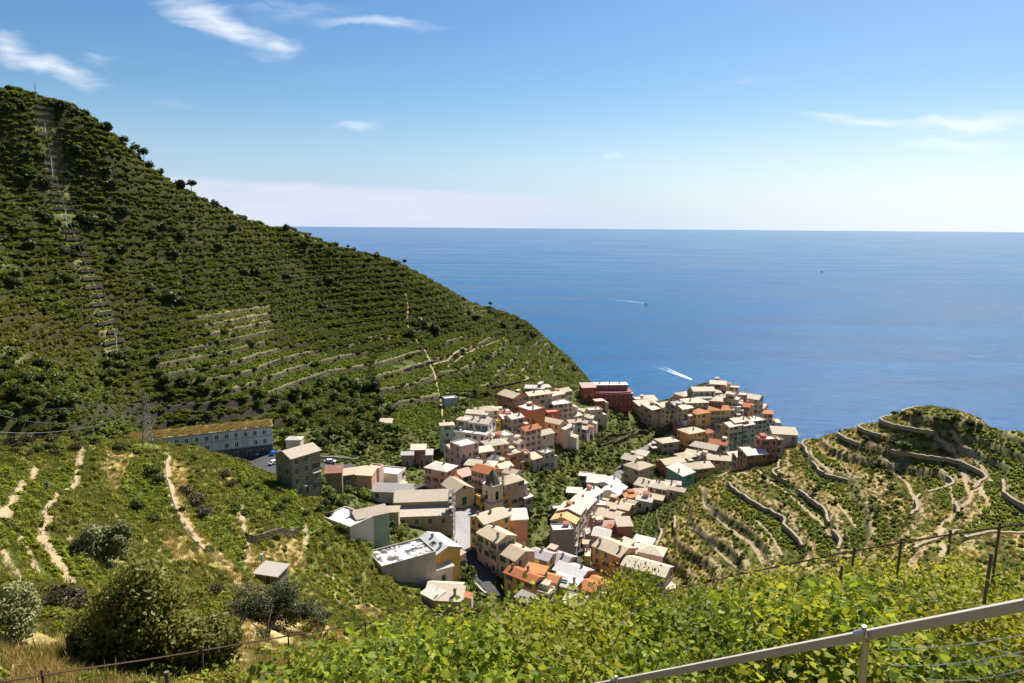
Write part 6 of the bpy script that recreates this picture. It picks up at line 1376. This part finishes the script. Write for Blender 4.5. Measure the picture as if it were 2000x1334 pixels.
# ------------------------------------------------------------------ the vineyard in front of the camera
def grapevine(n, seed, w=.75, dpt=.6, h=1.25, leaf=.115):
    g = np.random.default_rng(seed)
    base = 1.0*np.array([(0,-.5,0),(.42,-.42,.05),(.5,.0,.09),(.30,.18,.03),(.28,.5,.1),(0,.62,-.04),(-.28,.5,.1),(-.30,.18,.03),(-.5,0,.09),(-.42,-.42,.05)])
    m = len(base); a = g.uniform(0, 6.28, n); lump = g.integers(0, 7, n); lc = np.c_[g.uniform(-w, w, 7), g.uniform(-dpt, dpt, 7), h*g.uniform(.5, .95, 7)]
    P = lc[lump]+g.normal(size=(n, 3))*np.array([.26, .24, .2]); P[:, 2] = np.clip(P[:, 2], .12, None)
    up = (P-np.array([0, 0, h*.45])); up /= np.linalg.norm(up, axis=1)[:, None]+1e-6; N = up*.45+g.normal(size=(n, 3))*.62+np.array([0, 0, .45]); N /= np.linalg.norm(N, axis=1)[:, None]
    T = np.cross(N, g.normal(size=(n, 3))); T /= np.linalg.norm(T, axis=1)[:, None]; B = np.cross(N, T); s = leaf*g.uniform(.55, 1.25, n)
    V = P[:, None]+s[:, None, None]*(base[None, :, 0:1]*T[:, None]+base[None, :, 1:2]*B[:, None]+base[None, :, 2:3]*N[:, None])
    lv = np.clip(g.random(n)*.75+.25*(P[:, 2]/h), 0, 1); lv = np.where(g.random(n) < .07, 1.0, lv*.92)
    return V.reshape(-1, 3), np.arange(n*m).reshape(n, m), np.repeat(lv, m)
GV = []
for i in range(7):
    o = empty('grapevine', (0, 0, 0)); tag(o, 'leafy green grapevine in the foreground vineyard', 'grapevine', 'grapevines in the foreground vineyard')
    V, Fq, lv = grapevine(1150, 800+i, .8, .65, 1.3, .074); link('leaves', mesh_np('leaves', V, Fq, (M['grape_leaf'],), lv=lv), o)
    b = MB(); rs = random.Random(i); b.tube([(0, 0, -.3), (.06, .03, .3), (-.04, .0, .62)], [.035, .03, .024], 6)
    b.build('trunk', M['bark'], o); b = MB()
    for k in range(3):
        s_ = rs.choice((-1, 1)); b.tube([(-.04, 0, .6), (.4*s_, rs.uniform(-.3, .3), .8), (.75*s_, rs.uniform(-.4, .4), rs.uniform(.8, 1.25))], [.014, .011, .006], 5)
    b.build('canes', M['bark'], o); GV.append(o)
KV = Kind(GV); nv = 0
top_px = [0, 300, 560, 640, 760, 860, 1000, 1120, 1300, 1450, 1600, 1800, 2000, 2200]; top_py = [1345, 1345, 1300, 1262, 1240, 1215, 1210, 1180, 1175, 1130, 1105, 1080, 1055, 1040]
rs = random.Random(3)
bar_a, bar_b = Pd(1175, 1338, 6.1), Pd(2080, 1166, 4.25)
for row in range(17):
    yy_ = 6.4+row*1.0
    xx_ = -yy_*.85
    while xx_ < yy_*.98:
        x_, y_ = xx_+rs.uniform(-.25, .25), yy_+rs.uniform(-.25, .25)+.10*xx_; xx_ += 1.05
        if y_ < 3: continue
        z_ = float(hz(x_, y_)); hgt = rs.uniform(.75, 1.3); px, py = proj(np.array([x_, y_, z_+1.5*hgt])); d_ = math.hypot(x_, y_)
        if px < -60 or px > 2120 or py > 1480: continue
        lim = np.interp(px, top_px, top_py)
        for f_ in (1, .82, .66, .5, .38):
            py = proj(np.array([x_, y_, z_+1.62*hgt*f_]))[1]
            if py >= lim-8: break
        else: continue
        hgt *= f_
        if px < 400 and rs.random() < .8: continue
        if fbm(np.array([x_/1.7]), np.array([y_/1.7]), 2)[0] < .31: continue
        t_ = (x_-bar_a[0])/(bar_b[0]-bar_a[0])
        if x_ > bar_a[0]-.3 and y_ < bar_a[1]+(bar_b[1]-bar_a[1])*t_+.75: continue
        KV.put((x_, y_), hgt, None, .05); nv += 1
for px, py, hg in [(1222,1190,1.15),(1240,1180,1.1),(612,1262,1.0),(1210,1185,1.0),(820,1225,1.0)]:
    q = hit(px, py+75, 0, 3)
    if q is not None: o = KV.put(q, hg, None, 0); o.scale = (hg*.75, hg*.75, hg*1.35)
KV.clean(); print('vines near', nv)
# grass and fallen leaves on the vineyard floor
x, y, g = grid_pts(-18, 20, 1.5, 26, .32, 21); dd = np.hypot(x, y); ok = (dd < 25) & (y > .5) & (np.abs(x) < y*.95+1)
n1 = fbm(x/2, y/2, 3)
emit('dry_grass', 'drygrass', x, y, ok & (g.random(len(x)) < np.where(n1 > .5, .30, .12)), .25, .55, n1, 'dry grass on the floor of the foreground vineyard', 21, .03)
emit('wild_grass', 'grass', x, y, ok & (g.random(len(x)) < np.where((x > 1.5) & (dd < 8), .5, .22)), .25, .55, n1, 'green weeds on the floor of the foreground vineyard', 22, .03)
x, y, g = grid_pts(-45, 10, 14, 60, .45, 23); z0, Z = prep(x, y); n1 = fbm(x/4, y/4, 3); ok = (Z['px'] > -60) & (Z['px'] < 1000) & (Z['d'] > 14) & (Z['d'] < 58) & (y > 10)
emit('dry_grass', 'drygrass', x, y, ok & (g.random(len(x)) < .5), .45, .95, .8*n1, 'pale dry grass on the bank below the rusty rail', 24, .03)
emit('wild_grass', 'grass', x+.2, y, ok & (n1 > .45) & (g.random(len(x)) < .5), .4, .8, n1, 'green grass on the bank below the rusty rail', 25, .03)
emit('undergrowth', 'bush', x, y, ok & (n1 > .5) & (g.random(len(x)) < .10) & (Z['px'] > 380), .25, .6, n1, 'low green weeds on the bank below the rusty rail', 26, .1)
# fallen dry leaves
V, Fq, lv = grapevine(420, 950, .9, .7, .25, .12); pl_ = bar_b[:2]*.62+bar_a[:2]*.38
V = V*np.array([1.0, .8, .8])
for i, (px, py) in enumerate([(1900,1285),(1960,1270),(1840,1300),(1985,1310)]):
    q = hit(px, py, 0, 2)
    if q is not None: o = link('leaf_litter', mesh_np('leaf_litter', V[:2000], Fq[:200], (M['dead_leaf'],), lv=lv[:2000]), None, tuple(q), i*1.1); tag(o, 'brown withered leaves below the pale handrail at the lower right', 'leaf litter', kind='stuff')
# ------------------------------------------------------------------ rusty rack rail on posts
RAIL = [(-40,1340,13),(0,1332,13),(122,1312,13.3),(289,1288,13.8),(394,1271,14),(563,1242,14.4),(715,1218,14.8),(862,1200,15),(992,1181,15.2),(1125,1171,15.4),(1300,1155,15.6),(1372,1140,15.6),(1448,1121,15.6),(1600,1090,15.4),(1668,1076,15.2),(1760,1060,15),(1856,1044,14.8),(1952,1030,14.6),(2060,1016,14.4)]
RAIL = [(a, b_, c_*1.45) for a, b_, c_ in RAIL]
RP = [Vector(Pd(*q)) for q in RAIL]
rr_ = empty('rack_rail', RP[0]); tag(rr_, 'thin rusty monorail track running on posts along the vineyard edge', 'rail')
b = MB()
for a, c in zip(RP[:-1], RP[1:]): b.tube([a-RP[0], c-RP[0]], .024, 5)
b.build('track', M['rust'], rr_)
for px, py, d, w_ in [(82,1318,13.2,.03),(394,1271,14,.03),(563,1242,14.4,.024),(713,1218.5,14.8,.024),(862,1200,15,.028),(992,1181,15.2,.026),(1448,1121,15.6,.03),(1668,1076,15.2,.033),(1760,1060,15,.034),(1856,1044,14.8,.034),(1952,1030,14.6,.034)]:
    q = Vector(Pd(px, py, d*1.45)); g0 = float(hz(q.x, q.y)); o = q-RP[0]; ln = .05*random.uniform(-1, 1); b = MB(); b.tube([(o.x, o.y, o.z+.14), (o.x+ln, o.y, g0-RP[0].z-.2)], w_, 6); b.build('post', M['rust' if w_ < .032 else 'wood'], rr_)
q = Vector(Pd(325, 1312, 14)); st = empty('wooden_post', (q.x, q.y, float(hz(q.x, q.y)))); tag(st, 'weathered grey stake leaning among the lower left vines', 'post'); b = MB(); b.tube([(.05, 0, -.3), (0, 0, q.z-float(hz(q.x, q.y)))], [.06, .05], 8); b.build('stake', M['wood'], st)
for i, (px, py, d, h_) in enumerate([(1640,1120,17,.7),(1555,1150,16,.8),(1685,1190,13,.7),(1640,1165,13,.6),(1930,1100,15,.8)]):
    q = Vector(Pd(px, py, d)); g0 = float(hz(q.x, q.y)); o = empty('vine_stake', (q.x, q.y, g0)); b = MB(); b.tube([(0, 0, -.2), (.04, 0, max(.5, q.z-g0)+.2)], [.035, .03], 7); b.build('stake', M['wood'], o)
    tag(o, ['dark vine stake under the rail near the right field path','dark vine stake in the middle of the foreground vines','short dark stake left of the handrail post','second short stake beside the gap in the vines','dark vine stake at the right edge of the vineyard'][i], 'stake', 'stakes in the foreground vineyard')
# ------------------------------------------------------------------ pale handrail in the lower right corner
A, B_ = Vector(bar_a), Vector(bar_b); hr = empty('handrail', A); tag(hr, 'pale square steel handrail slanting across the lower right corner', 'handrail')
dv_ = (B_-A).normalized(); side = dv_.cross(Vector((0, 0, 1))).normalized(); upv = side.cross(dv_).normalized(); hw_, hh2 = .03, .028
b = MB(); A2, B2 = A-dv_*2.5, B_+dv_*.5; Vb = []
for P_ in (A2, B2):
    for s1, s2 in ((-1,-1),(1,-1),(1,1),(-1,1)): Vb.append(tuple(P_+side*hw_*s1+upv*hh2*s2-A))
b.add(Vb, [(0,1,2,3),(7,6,5,4),(0,4,5,1),(1,5,6,2),(2,6,7,3),(3,7,4,0)]); bar = b.build('bar', M['alu'], hr)
bv = bar.modifiers.new('edge', 'BEVEL'); bv.width = .006; bv.segments = 2
for px in (1210, 1692, 2030):
    best = min(np.linspace(-.3, 1.05, 400), key=lambda t_: abs(proj(np.array(A.lerp(B_, t_)))[0]-px)); q = A.lerp(B_, best); g0 = float(hz(q.x, q.y)); o = q-A
    b = MB(); b.tube([(o.x, o.y, o.z-.036), (o.x, o.y, g0-A.z-.3)], .022, 10); pp = b.build('post', M['galv'], hr)
    b = MB(); c0 = o+side*.05+upv*.02; b.tube([tuple(c0-dv_*.035), tuple(c0+dv_*.035)], .03, 10); b.tube([tuple(o+side*.04+Vector((0,0,.02))), tuple(o+side*.045+Vector((0,0,.075)))], .014, 8); b.build('clamp', M['galv'], pp)
# slack fence wires and dead twigs beyond it
for i, (p1, p2, s_) in enumerate([((1730,1268,5.2),(2040,1232,4.6),.03),((1745,1300,5.0),(2040,1262,4.5),.04),((1790,1322,4.9),(2040,1295,4.4),.06),((1900,1250,4.9),(2040,1290,4.4),.02)]):
    cable(Pd(*p1), Pd(*p2), s_, .0028, ['topmost slack fence wire below the handrail','second slack fence wire below the handrail','lowest slack fence wire below the handrail','crossing fence wire at the right edge below the handrail'][i], 'galv', 'fence_wire')
cable(Pd(900, 1232, 19), Pd(1372, 1140, 22), .1, .006, 'thin trellis wire through the middle of the vineyard', 'rust', 'trellis_wire')
# flowering fennel
def fennel(seed):
    o = empty('fennel', (0, 0, 0)); tag(o, 'tall wild fennel with flat yellow flower heads in the vineyard', 'fennel', 'wild fennel in the foreground'); rs = random.Random(seed); b = MB(); VV, lv = [], []
    for k in range(7):
        a = rs.uniform(0, 6.28); r_ = rs.uniform(.08, .38); h = rs.uniform(.8, 1.35); tip = (r_*math.cos(a), r_*math.sin(a), h); b.tube([(0, 0, 0), (tip[0]*.35, tip[1]*.35, h*.55), tip], [.008, .006, .004], 4)
        for m_ in range(46):
            q = rs.uniform(0, 6.28); u = .075*math.sqrt(rs.random()); s_ = rs.uniform(.008, .017); c0 = (tip[0]+u*math.cos(q), tip[1]+u*math.sin(q), tip[2]+.03-u*.2+rs.uniform(-.012, .012)); w_ = rs.uniform(0, 6.28); cx, cy = s_*math.cos(w_), s_*math.sin(w_)
            VV += [(c0[0]-cx, c0[1]-cy, c0[2]), (c0[0]+cy, c0[1]-cx, c0[2]+.004), (c0[0]+cx, c0[1]+cy, c0[2]), (c0[0]-cy, c0[1]+cx, c0[2]-.004)]; lv += [rs.random()]*4
    b.build('stems', M['bright_leaf'], o); link('flowers', mesh_np('flowers', VV, np.arange(len(VV)).reshape(-1, 4), (M['flower_yellow'],), lv=lv), o); return o
KF = Kind([fennel(40+i) for i in range(3)])
for px, py, s_ in [(430,1322,1.1),(455,1310,1.2),(480,1318,1.1),(400,1330,1.0),(505,1305,1.0),(360,1332,.9),(1190,1235,1.0),(1220,1260,1.0),(1255,1300,.9),(1205,1310,.8),(1245,1245,.9),(1375,1160,.9),(1290,1285,.8),(690,1290,.8),(1985,1240,.9)]:
    q = hit(px, py+30, 0, 4)
    if q is not None: KF.put(q, s_)
KF.clean()
# dead twigs by the laurel
q = hit(222, 1300, 0, 20); tw = empty('dead_bush', q); tag(tw, 'bare grey dead bush at the foot of the laurel', 'dead bush'); b = MB(); rs = random.Random(9)
for i in range(26):
    a = rs.uniform(0, 6.28); t1 = (.35*math.cos(a), .35*math.sin(a), rs.uniform(.5, 1.1)); b.tube([(0, 0, -.1), t1, (t1[0]*2.2+rs.uniform(-.2, .2), t1[1]*2.2, t1[2]*rs.uniform(1.3, 1.9))], [.02, .012, .005], 4)
b.build('twigs', M['dead_twig'], tw)
# ------------------------------------------------------------------ people
def person(px, py, tmin, rz, shirt, trousers, label, pose='stand', hat=None):
    p = hit(px, py, 0, tmin)
    if p is None: return
    o = empty('person', (p[0], p[1], float(hz(p[0], p[1]))), rz); tag(o, label, 'person'); me = bpy.data.meshes.new('body'); f = .35 if pose == 'bend' else .05
    J = {'pel':(0,0,.95),'sp':(0,-f*.5,1.2),'ch':(0,-f,1.38),'nk':(0,-f*1.1,1.5),'hd':(0,-f*1.25-.02,1.6),'tp':(0,-f*1.3,1.72)}
    for s_, n in ((-1,'l'),(1,'r')):
        J.update({'sh'+n:(s_*.19,-f,1.42),'el'+n:(s_*.27,-f-.08,1.14),'wr'+n:(s_*.24,-f-.26,.96),'ha'+n:(s_*.22,-f-.33,.92),'hp'+n:(s_*.1,0,.92),'kn'+n:(s_*.12,-.05,.5),'an'+n:(s_*.12,.03,.09),'to'+n:(s_*.13,-.14,.04)})
    E = [('pel','sp'),('sp','ch'),('ch','nk'),('nk','hd'),('hd','tp')]
    for n in 'lr': E += [('ch','sh'+n),('sh'+n,'el'+n),('el'+n,'wr'+n),('wr'+n,'ha'+n),('pel','hp'+n),('hp'+n,'kn'+n),('kn'+n,'an'+n),('an'+n,'to'+n)]
    ks = list(J); me.from_pydata([J[k] for k in ks], [(ks.index(a), ks.index(b_)) for a, b_ in E], []); bo = link('body', me, o); rad = {'pel':.15,'sp':.14,'ch':.15,'nk':.06,'hd':.1,'tp':.07}
    bo.modifiers.new('skin', 'SKIN'); sv = me.skin_vertices[0].data
    for i, k in enumerate(ks):
        r_ = rad.get(k, {'sh':.075,'el':.05,'wr':.035,'ha':.04,'hp':.1,'kn':.065,'an':.045,'to':.04}.get(k[:2], .05)); sv[i].radius = (r_, r_*(.8 if k in ('ch','sp','pel') else 1)); sv[i].use_root = (k == 'pel')
    bo.modifiers.new('sub', 'SUBSURF').levels = 1
    m, t, b_ = newmat('clothes', .8, .2); z = t.n('ShaderNodeSeparateXYZ'); t.set(z.inputs[0], t.n('ShaderNodeTexCoord').outputs['Object'])
    t.set(b_.inputs['Base Color'], t.mix(t.math('GREATER_THAN', z.outputs[2], 1.5), t.mix(t.math('GREATER_THAN', z.outputs[2], .96), trousers, shirt), (.42, .26, .19))); me.materials.append(m)
    b = MB(); b.ball((0, -f*1.25, 1.69), .105, .115, .085); 
    if hat: b.tube([(0, -f*1.25, 1.70), (0, -f*1.25, 1.715)], .2, 12)
    b.build('hat' if hat else 'hair', plain('hat_cloth' if hat else 'hair', hat or (.05, .03, .02), .8), o); return o
person(93, 958, 60, .6, (.06, .12, .30), (.10, .14, .25), 'worker in dark blue clothes bending in the left vineyard', 'bend')
person(511, 1100, 60, 2.2, (.06, .42, .36), (.12, .35, .30), 'person in teal clothes standing behind the field shed', 'stand', (.30, .55, .5))
person(885, 1062, 130, 1.0, (.03, .03, .04), (.05, .05, .07), 'person in dark clothes walking on the church square')
person(891, 1066, 130, 2.0, (.25, .22, .22), (.05, .05, .08), 'person in a grey top walking on the church square')
person(1474, 922, 130, 1.0, (.10, .10, .14), (.06, .06, .08), 'hiker in dark clothes at the path fork on the right hill')
# ------------------------------------------------------------------ sea, sky, sun
m, t, b = newmat('sea_water', .16, .13); M['sea'] = m
b.inputs['IOR'].default_value = 1.33
geo = t.n('ShaderNodeNewGeometry').outputs['Position']
big = t.noise(t.vscale(geo, (.0016, .012, 0)), 1.0, 5, .6, .6)
mid_ = t.noise(t.vscale(geo, (.05, .16, 0)), 1.0, 5, .65, .4); fine = t.noise(t.vscale(geo, (.35, .8, 0)), 1.0, 4, .7)
c = t.mix(t.ramp(big, .35, .68), (.0, .060, .172), (.0, .088, .222)); c = t.mix(t.ramp(mid_, .35, .7, 0, .6), c, (.0, .045, .138))
t.set(b.inputs['Base Color'], c); t.set(b.inputs['Roughness'], t.ramp(big, .3, .7, .14, .24))
hh = t.math('ADD', t.math('MULTIPLY', mid_, 1.6), t.math('MULTIPLY', fine, .5))
bp = t.n('ShaderNodeBump'); t.set(bp.inputs['Height'], hh); bp.inputs['Strength'].default_value = .85; bp.inputs['Distance'].default_value = 1.0
t.set(b.inputs['Normal'], bp.outputs[0])
ss = [-60000, -12000, -3000, -1200, -500, 0, 500, 1200, 3000, 12000, 60000]; ys = [-800, 100, 400, 800, 1600, 4000, 12000, 70000]
Vs = [(x, y, 0) for y in ys for x in ss]; nS = len(ss)
sea = link('sea', mesh_np('sea', Vs, [(j*nS+i, j*nS+i+1, (j+1)*nS+i+1, (j+1)*nS+i) for j in range(len(ys)-1) for i in range(nS-1)], (m,)))
tag(sea, kind='structure')
SUN_AZ, SUN_EL = R(34), R(51)                 # azimuth to the right of the view, height
sun = bpy.data.lights.new('sun', 'SUN'); so = bpy.data.objects.new('sun', sun); COL.objects.link(so)
sun.energy = 5.0; sun.angle = R(.5); sun.color = (1, .95, .86)
sd_ = Vector((math.sin(SUN_AZ)*math.cos(SUN_EL), math.cos(SUN_AZ)*math.cos(SUN_EL), math.sin(SUN_EL)))
so.rotation_euler = sd_.to_track_quat('Z', 'Y').to_euler()
w = bpy.data.worlds.new('World'); sc.world = w; w.use_nodes = True; t = NT(w.node_tree); bg = w.node_tree.nodes['Background']
sky = t.n('ShaderNodeTexSky'); sky.sky_type = 'NISHITA'; sky.sun_disc = False; sky.sun_elevation = SUN_EL; sky.sun_rotation = SUN_AZ
sky.altitude = 140; sky.air_density = 1.0; sky.dust_density = .7; sky.ozone_density = 2.2
dirv = t.n('ShaderNodeTexCoord').outputs['Generated']; sx = t.n('ShaderNodeSeparateXYZ'); t.set(sx.inputs[0], dirv)
yy = t.math('MAXIMUM', sx.outputs[1], .02); U = t.math('DIVIDE', sx.outputs[0], yy); Vv = t.math('DIVIDE', sx.outputs[2], yy)
cv = t.n('ShaderNodeCombineXYZ'); t.set(cv.inputs[0], U); t.set(cv.inputs[1], Vv); uv = cv.outputs[0]
front = t.ramp(sx.outputs[1], .03, .15)
wn = t.n('ShaderNodeTexNoise'); t.set(wn.inputs['Vector'], uv); wn.inputs['Scale'].default_value = 9; wn.inputs['Detail'].default_value = 4
wv = t.n('ShaderNodeVectorMath', operation='MULTIPLY_ADD'); t.set(wv.inputs[0], wn.outputs['Color']); wv.inputs[1].default_value = (.05, .05, 0); t.set(wv.inputs[2], uv)
wsh = t.n('ShaderNodeVectorMath', operation='ADD'); t.set(wsh.inputs[0], wv.outputs[0]); wsh.inputs[1].default_value = (-.025, -.025, 0)
mpn = t.n('ShaderNodeMapping'); t.set(mpn.inputs[0], wsh.outputs[0]); mpn.inputs['Rotation'].default_value = (0, 0, R(12)); mpn.inputs['Scale'].default_value = (5, 34, 1)
wn2 = t.noise(mpn.outputs[0], 1.0, 6, .62, .4)
def wisp(px, py, ax, ay, deg, amt, nsx=0, nsy=0, thr=.40, soft=.34, gate=None):
    r = ray(px, py); u0, v0 = r[0]/r[1], r[2]/r[1]; k = 1/F
    mp = t.n('ShaderNodeMapping'); mp.vector_type = 'TEXTURE'; t.set(mp.inputs[0], wsh.outputs[0]); mp.inputs['Location'].default_value = (u0, v0, 0)
    mp.inputs['Rotation'].default_value = (0, 0, -R(deg)); mp.inputs['Scale'].default_value = (ax*k, ay*k, 1)
    ln = t.n('ShaderNodeVectorMath', operation='LENGTH'); t.set(ln.inputs[0], mp.outputs[0])
    f = t.math('SUBTRACT', 1.0, t.math('MINIMUM', ln.outputs['Value'], 1.0))
    return t.math('MULTIPLY', f, amt)
ws = [wisp(420,38,170,42,22,1.0,1.5,2.4,.40,.34), wisp(540,80,70,26,10,.75,1.3,1.6,.42,.4), wisp(690,36,210,15,3,.85,1.2,1.6,.36,.4), wisp(560,22,160,26,-3,.7,1.6,2.2),
      wisp(105,135,150,26,13,.85,1.8,1.8,.42,.35), wisp(15,95,75,50,35,.8,1.6,1.8), wisp(190,102,48,26,-8,.45,1.5,1.7), wisp(335,200,70,20,4,.3,1.4,1.7), wisp(700,250,75,14,-6,.5,1.2,1.5,.36,.4),
      wisp(650,137,80,12,-5,.22,1.2,1.5), wisp(1452,162,60,10,-4,.22,1.2,1.5), wisp(1195,309,22,10,0,.5,1,1.2), wisp(1690,236,150,16,1,.7,1.4,1.5,.36,.4), wisp(1900,236,200,28,-4,.8,1.6,2.0,.38,.4), wisp(1870,280,160,18,-2,.5,1.5,1.8)]
tot = ws[0]
for q in ws[1:]: tot = t.math('MAXIMUM', tot, q)
tot = t.math('MULTIPLY', t.ramp(t.math('ADD', tot, t.math('MULTIPLY', wn2, 1.7)), .85, 2.25), t.ramp(tot, 0, .22))
# the low flat-topped bank over the horizon
r1 = ray(400, 345); r2 = ray(1200, 385); v1, v2, u1, u2 = r1[2]/r1[1], r2[2]/r2[1], r1[0]/r1[1], r2[0]/r2[1]
top = t.math('ADD', t.math('MULTIPLY', U, (v2-v1)/(u2-u1)), v1-u1*(v2-v1)/(u2-u1))
top = t.math('ADD', top, t.math('MULTIPLY', t.math('SUBTRACT', t.noise(t.vscale(uv, (14, 40, 1)), 1.0, 5, .6), .5), .016))
bank = t.math('MULTIPLY', t.ramp(t.math('SUBTRACT', top, Vv), -.003, .010), t.ramp(U, u2+.10, u2-.22))
bank = t.math('MULTIPLY', bank, t.ramp(t.noise(t.vscale(uv, (6, 22, 1)), 1.0, 4), 0.2, .7, .5, .9))
skyc = sky.outputs[0]
hz_ = t.ramp(sx.outputs[2], .17, -.02, 0, .95); skyc = t.mix(hz_, skyc, t.mix(t.ramp(U, -.3, .75), (4.9, 6.1, 7.9), (8.0, 8.6, 9.1)))
hs = t.n('ShaderNodeHueSaturation'); hs.inputs['Saturation'].default_value = 1.32; t.set(hs.inputs['Color'], skyc); skyc = hs.outputs[0]
colr = t.mix(t.math('MULTIPLY', bank, front), skyc, (6.7, 7.0, 8.1)); colr = t.mix(t.math('MULTIPLY', tot, front), colr, (9.6, 9.7, 10.0))
t.set(bg.inputs['Color'], colr); bg.inputs['Strength'].default_value = .062
w.cycles.sampling_method = 'MANUAL'; w.cycles.sample_map_resolution = 512
sc.cycles.max_bounces = 4; sc.cycles.diffuse_bounces = 2; sc.cycles.glossy_bounces = 2; sc.cycles.transmission_bounces = 2
sc.view_settings.view_transform = 'Standard'; sc.view_settings.look = 'None'; sc.view_settings.gamma = 1; sc.view_settings.exposure = .92
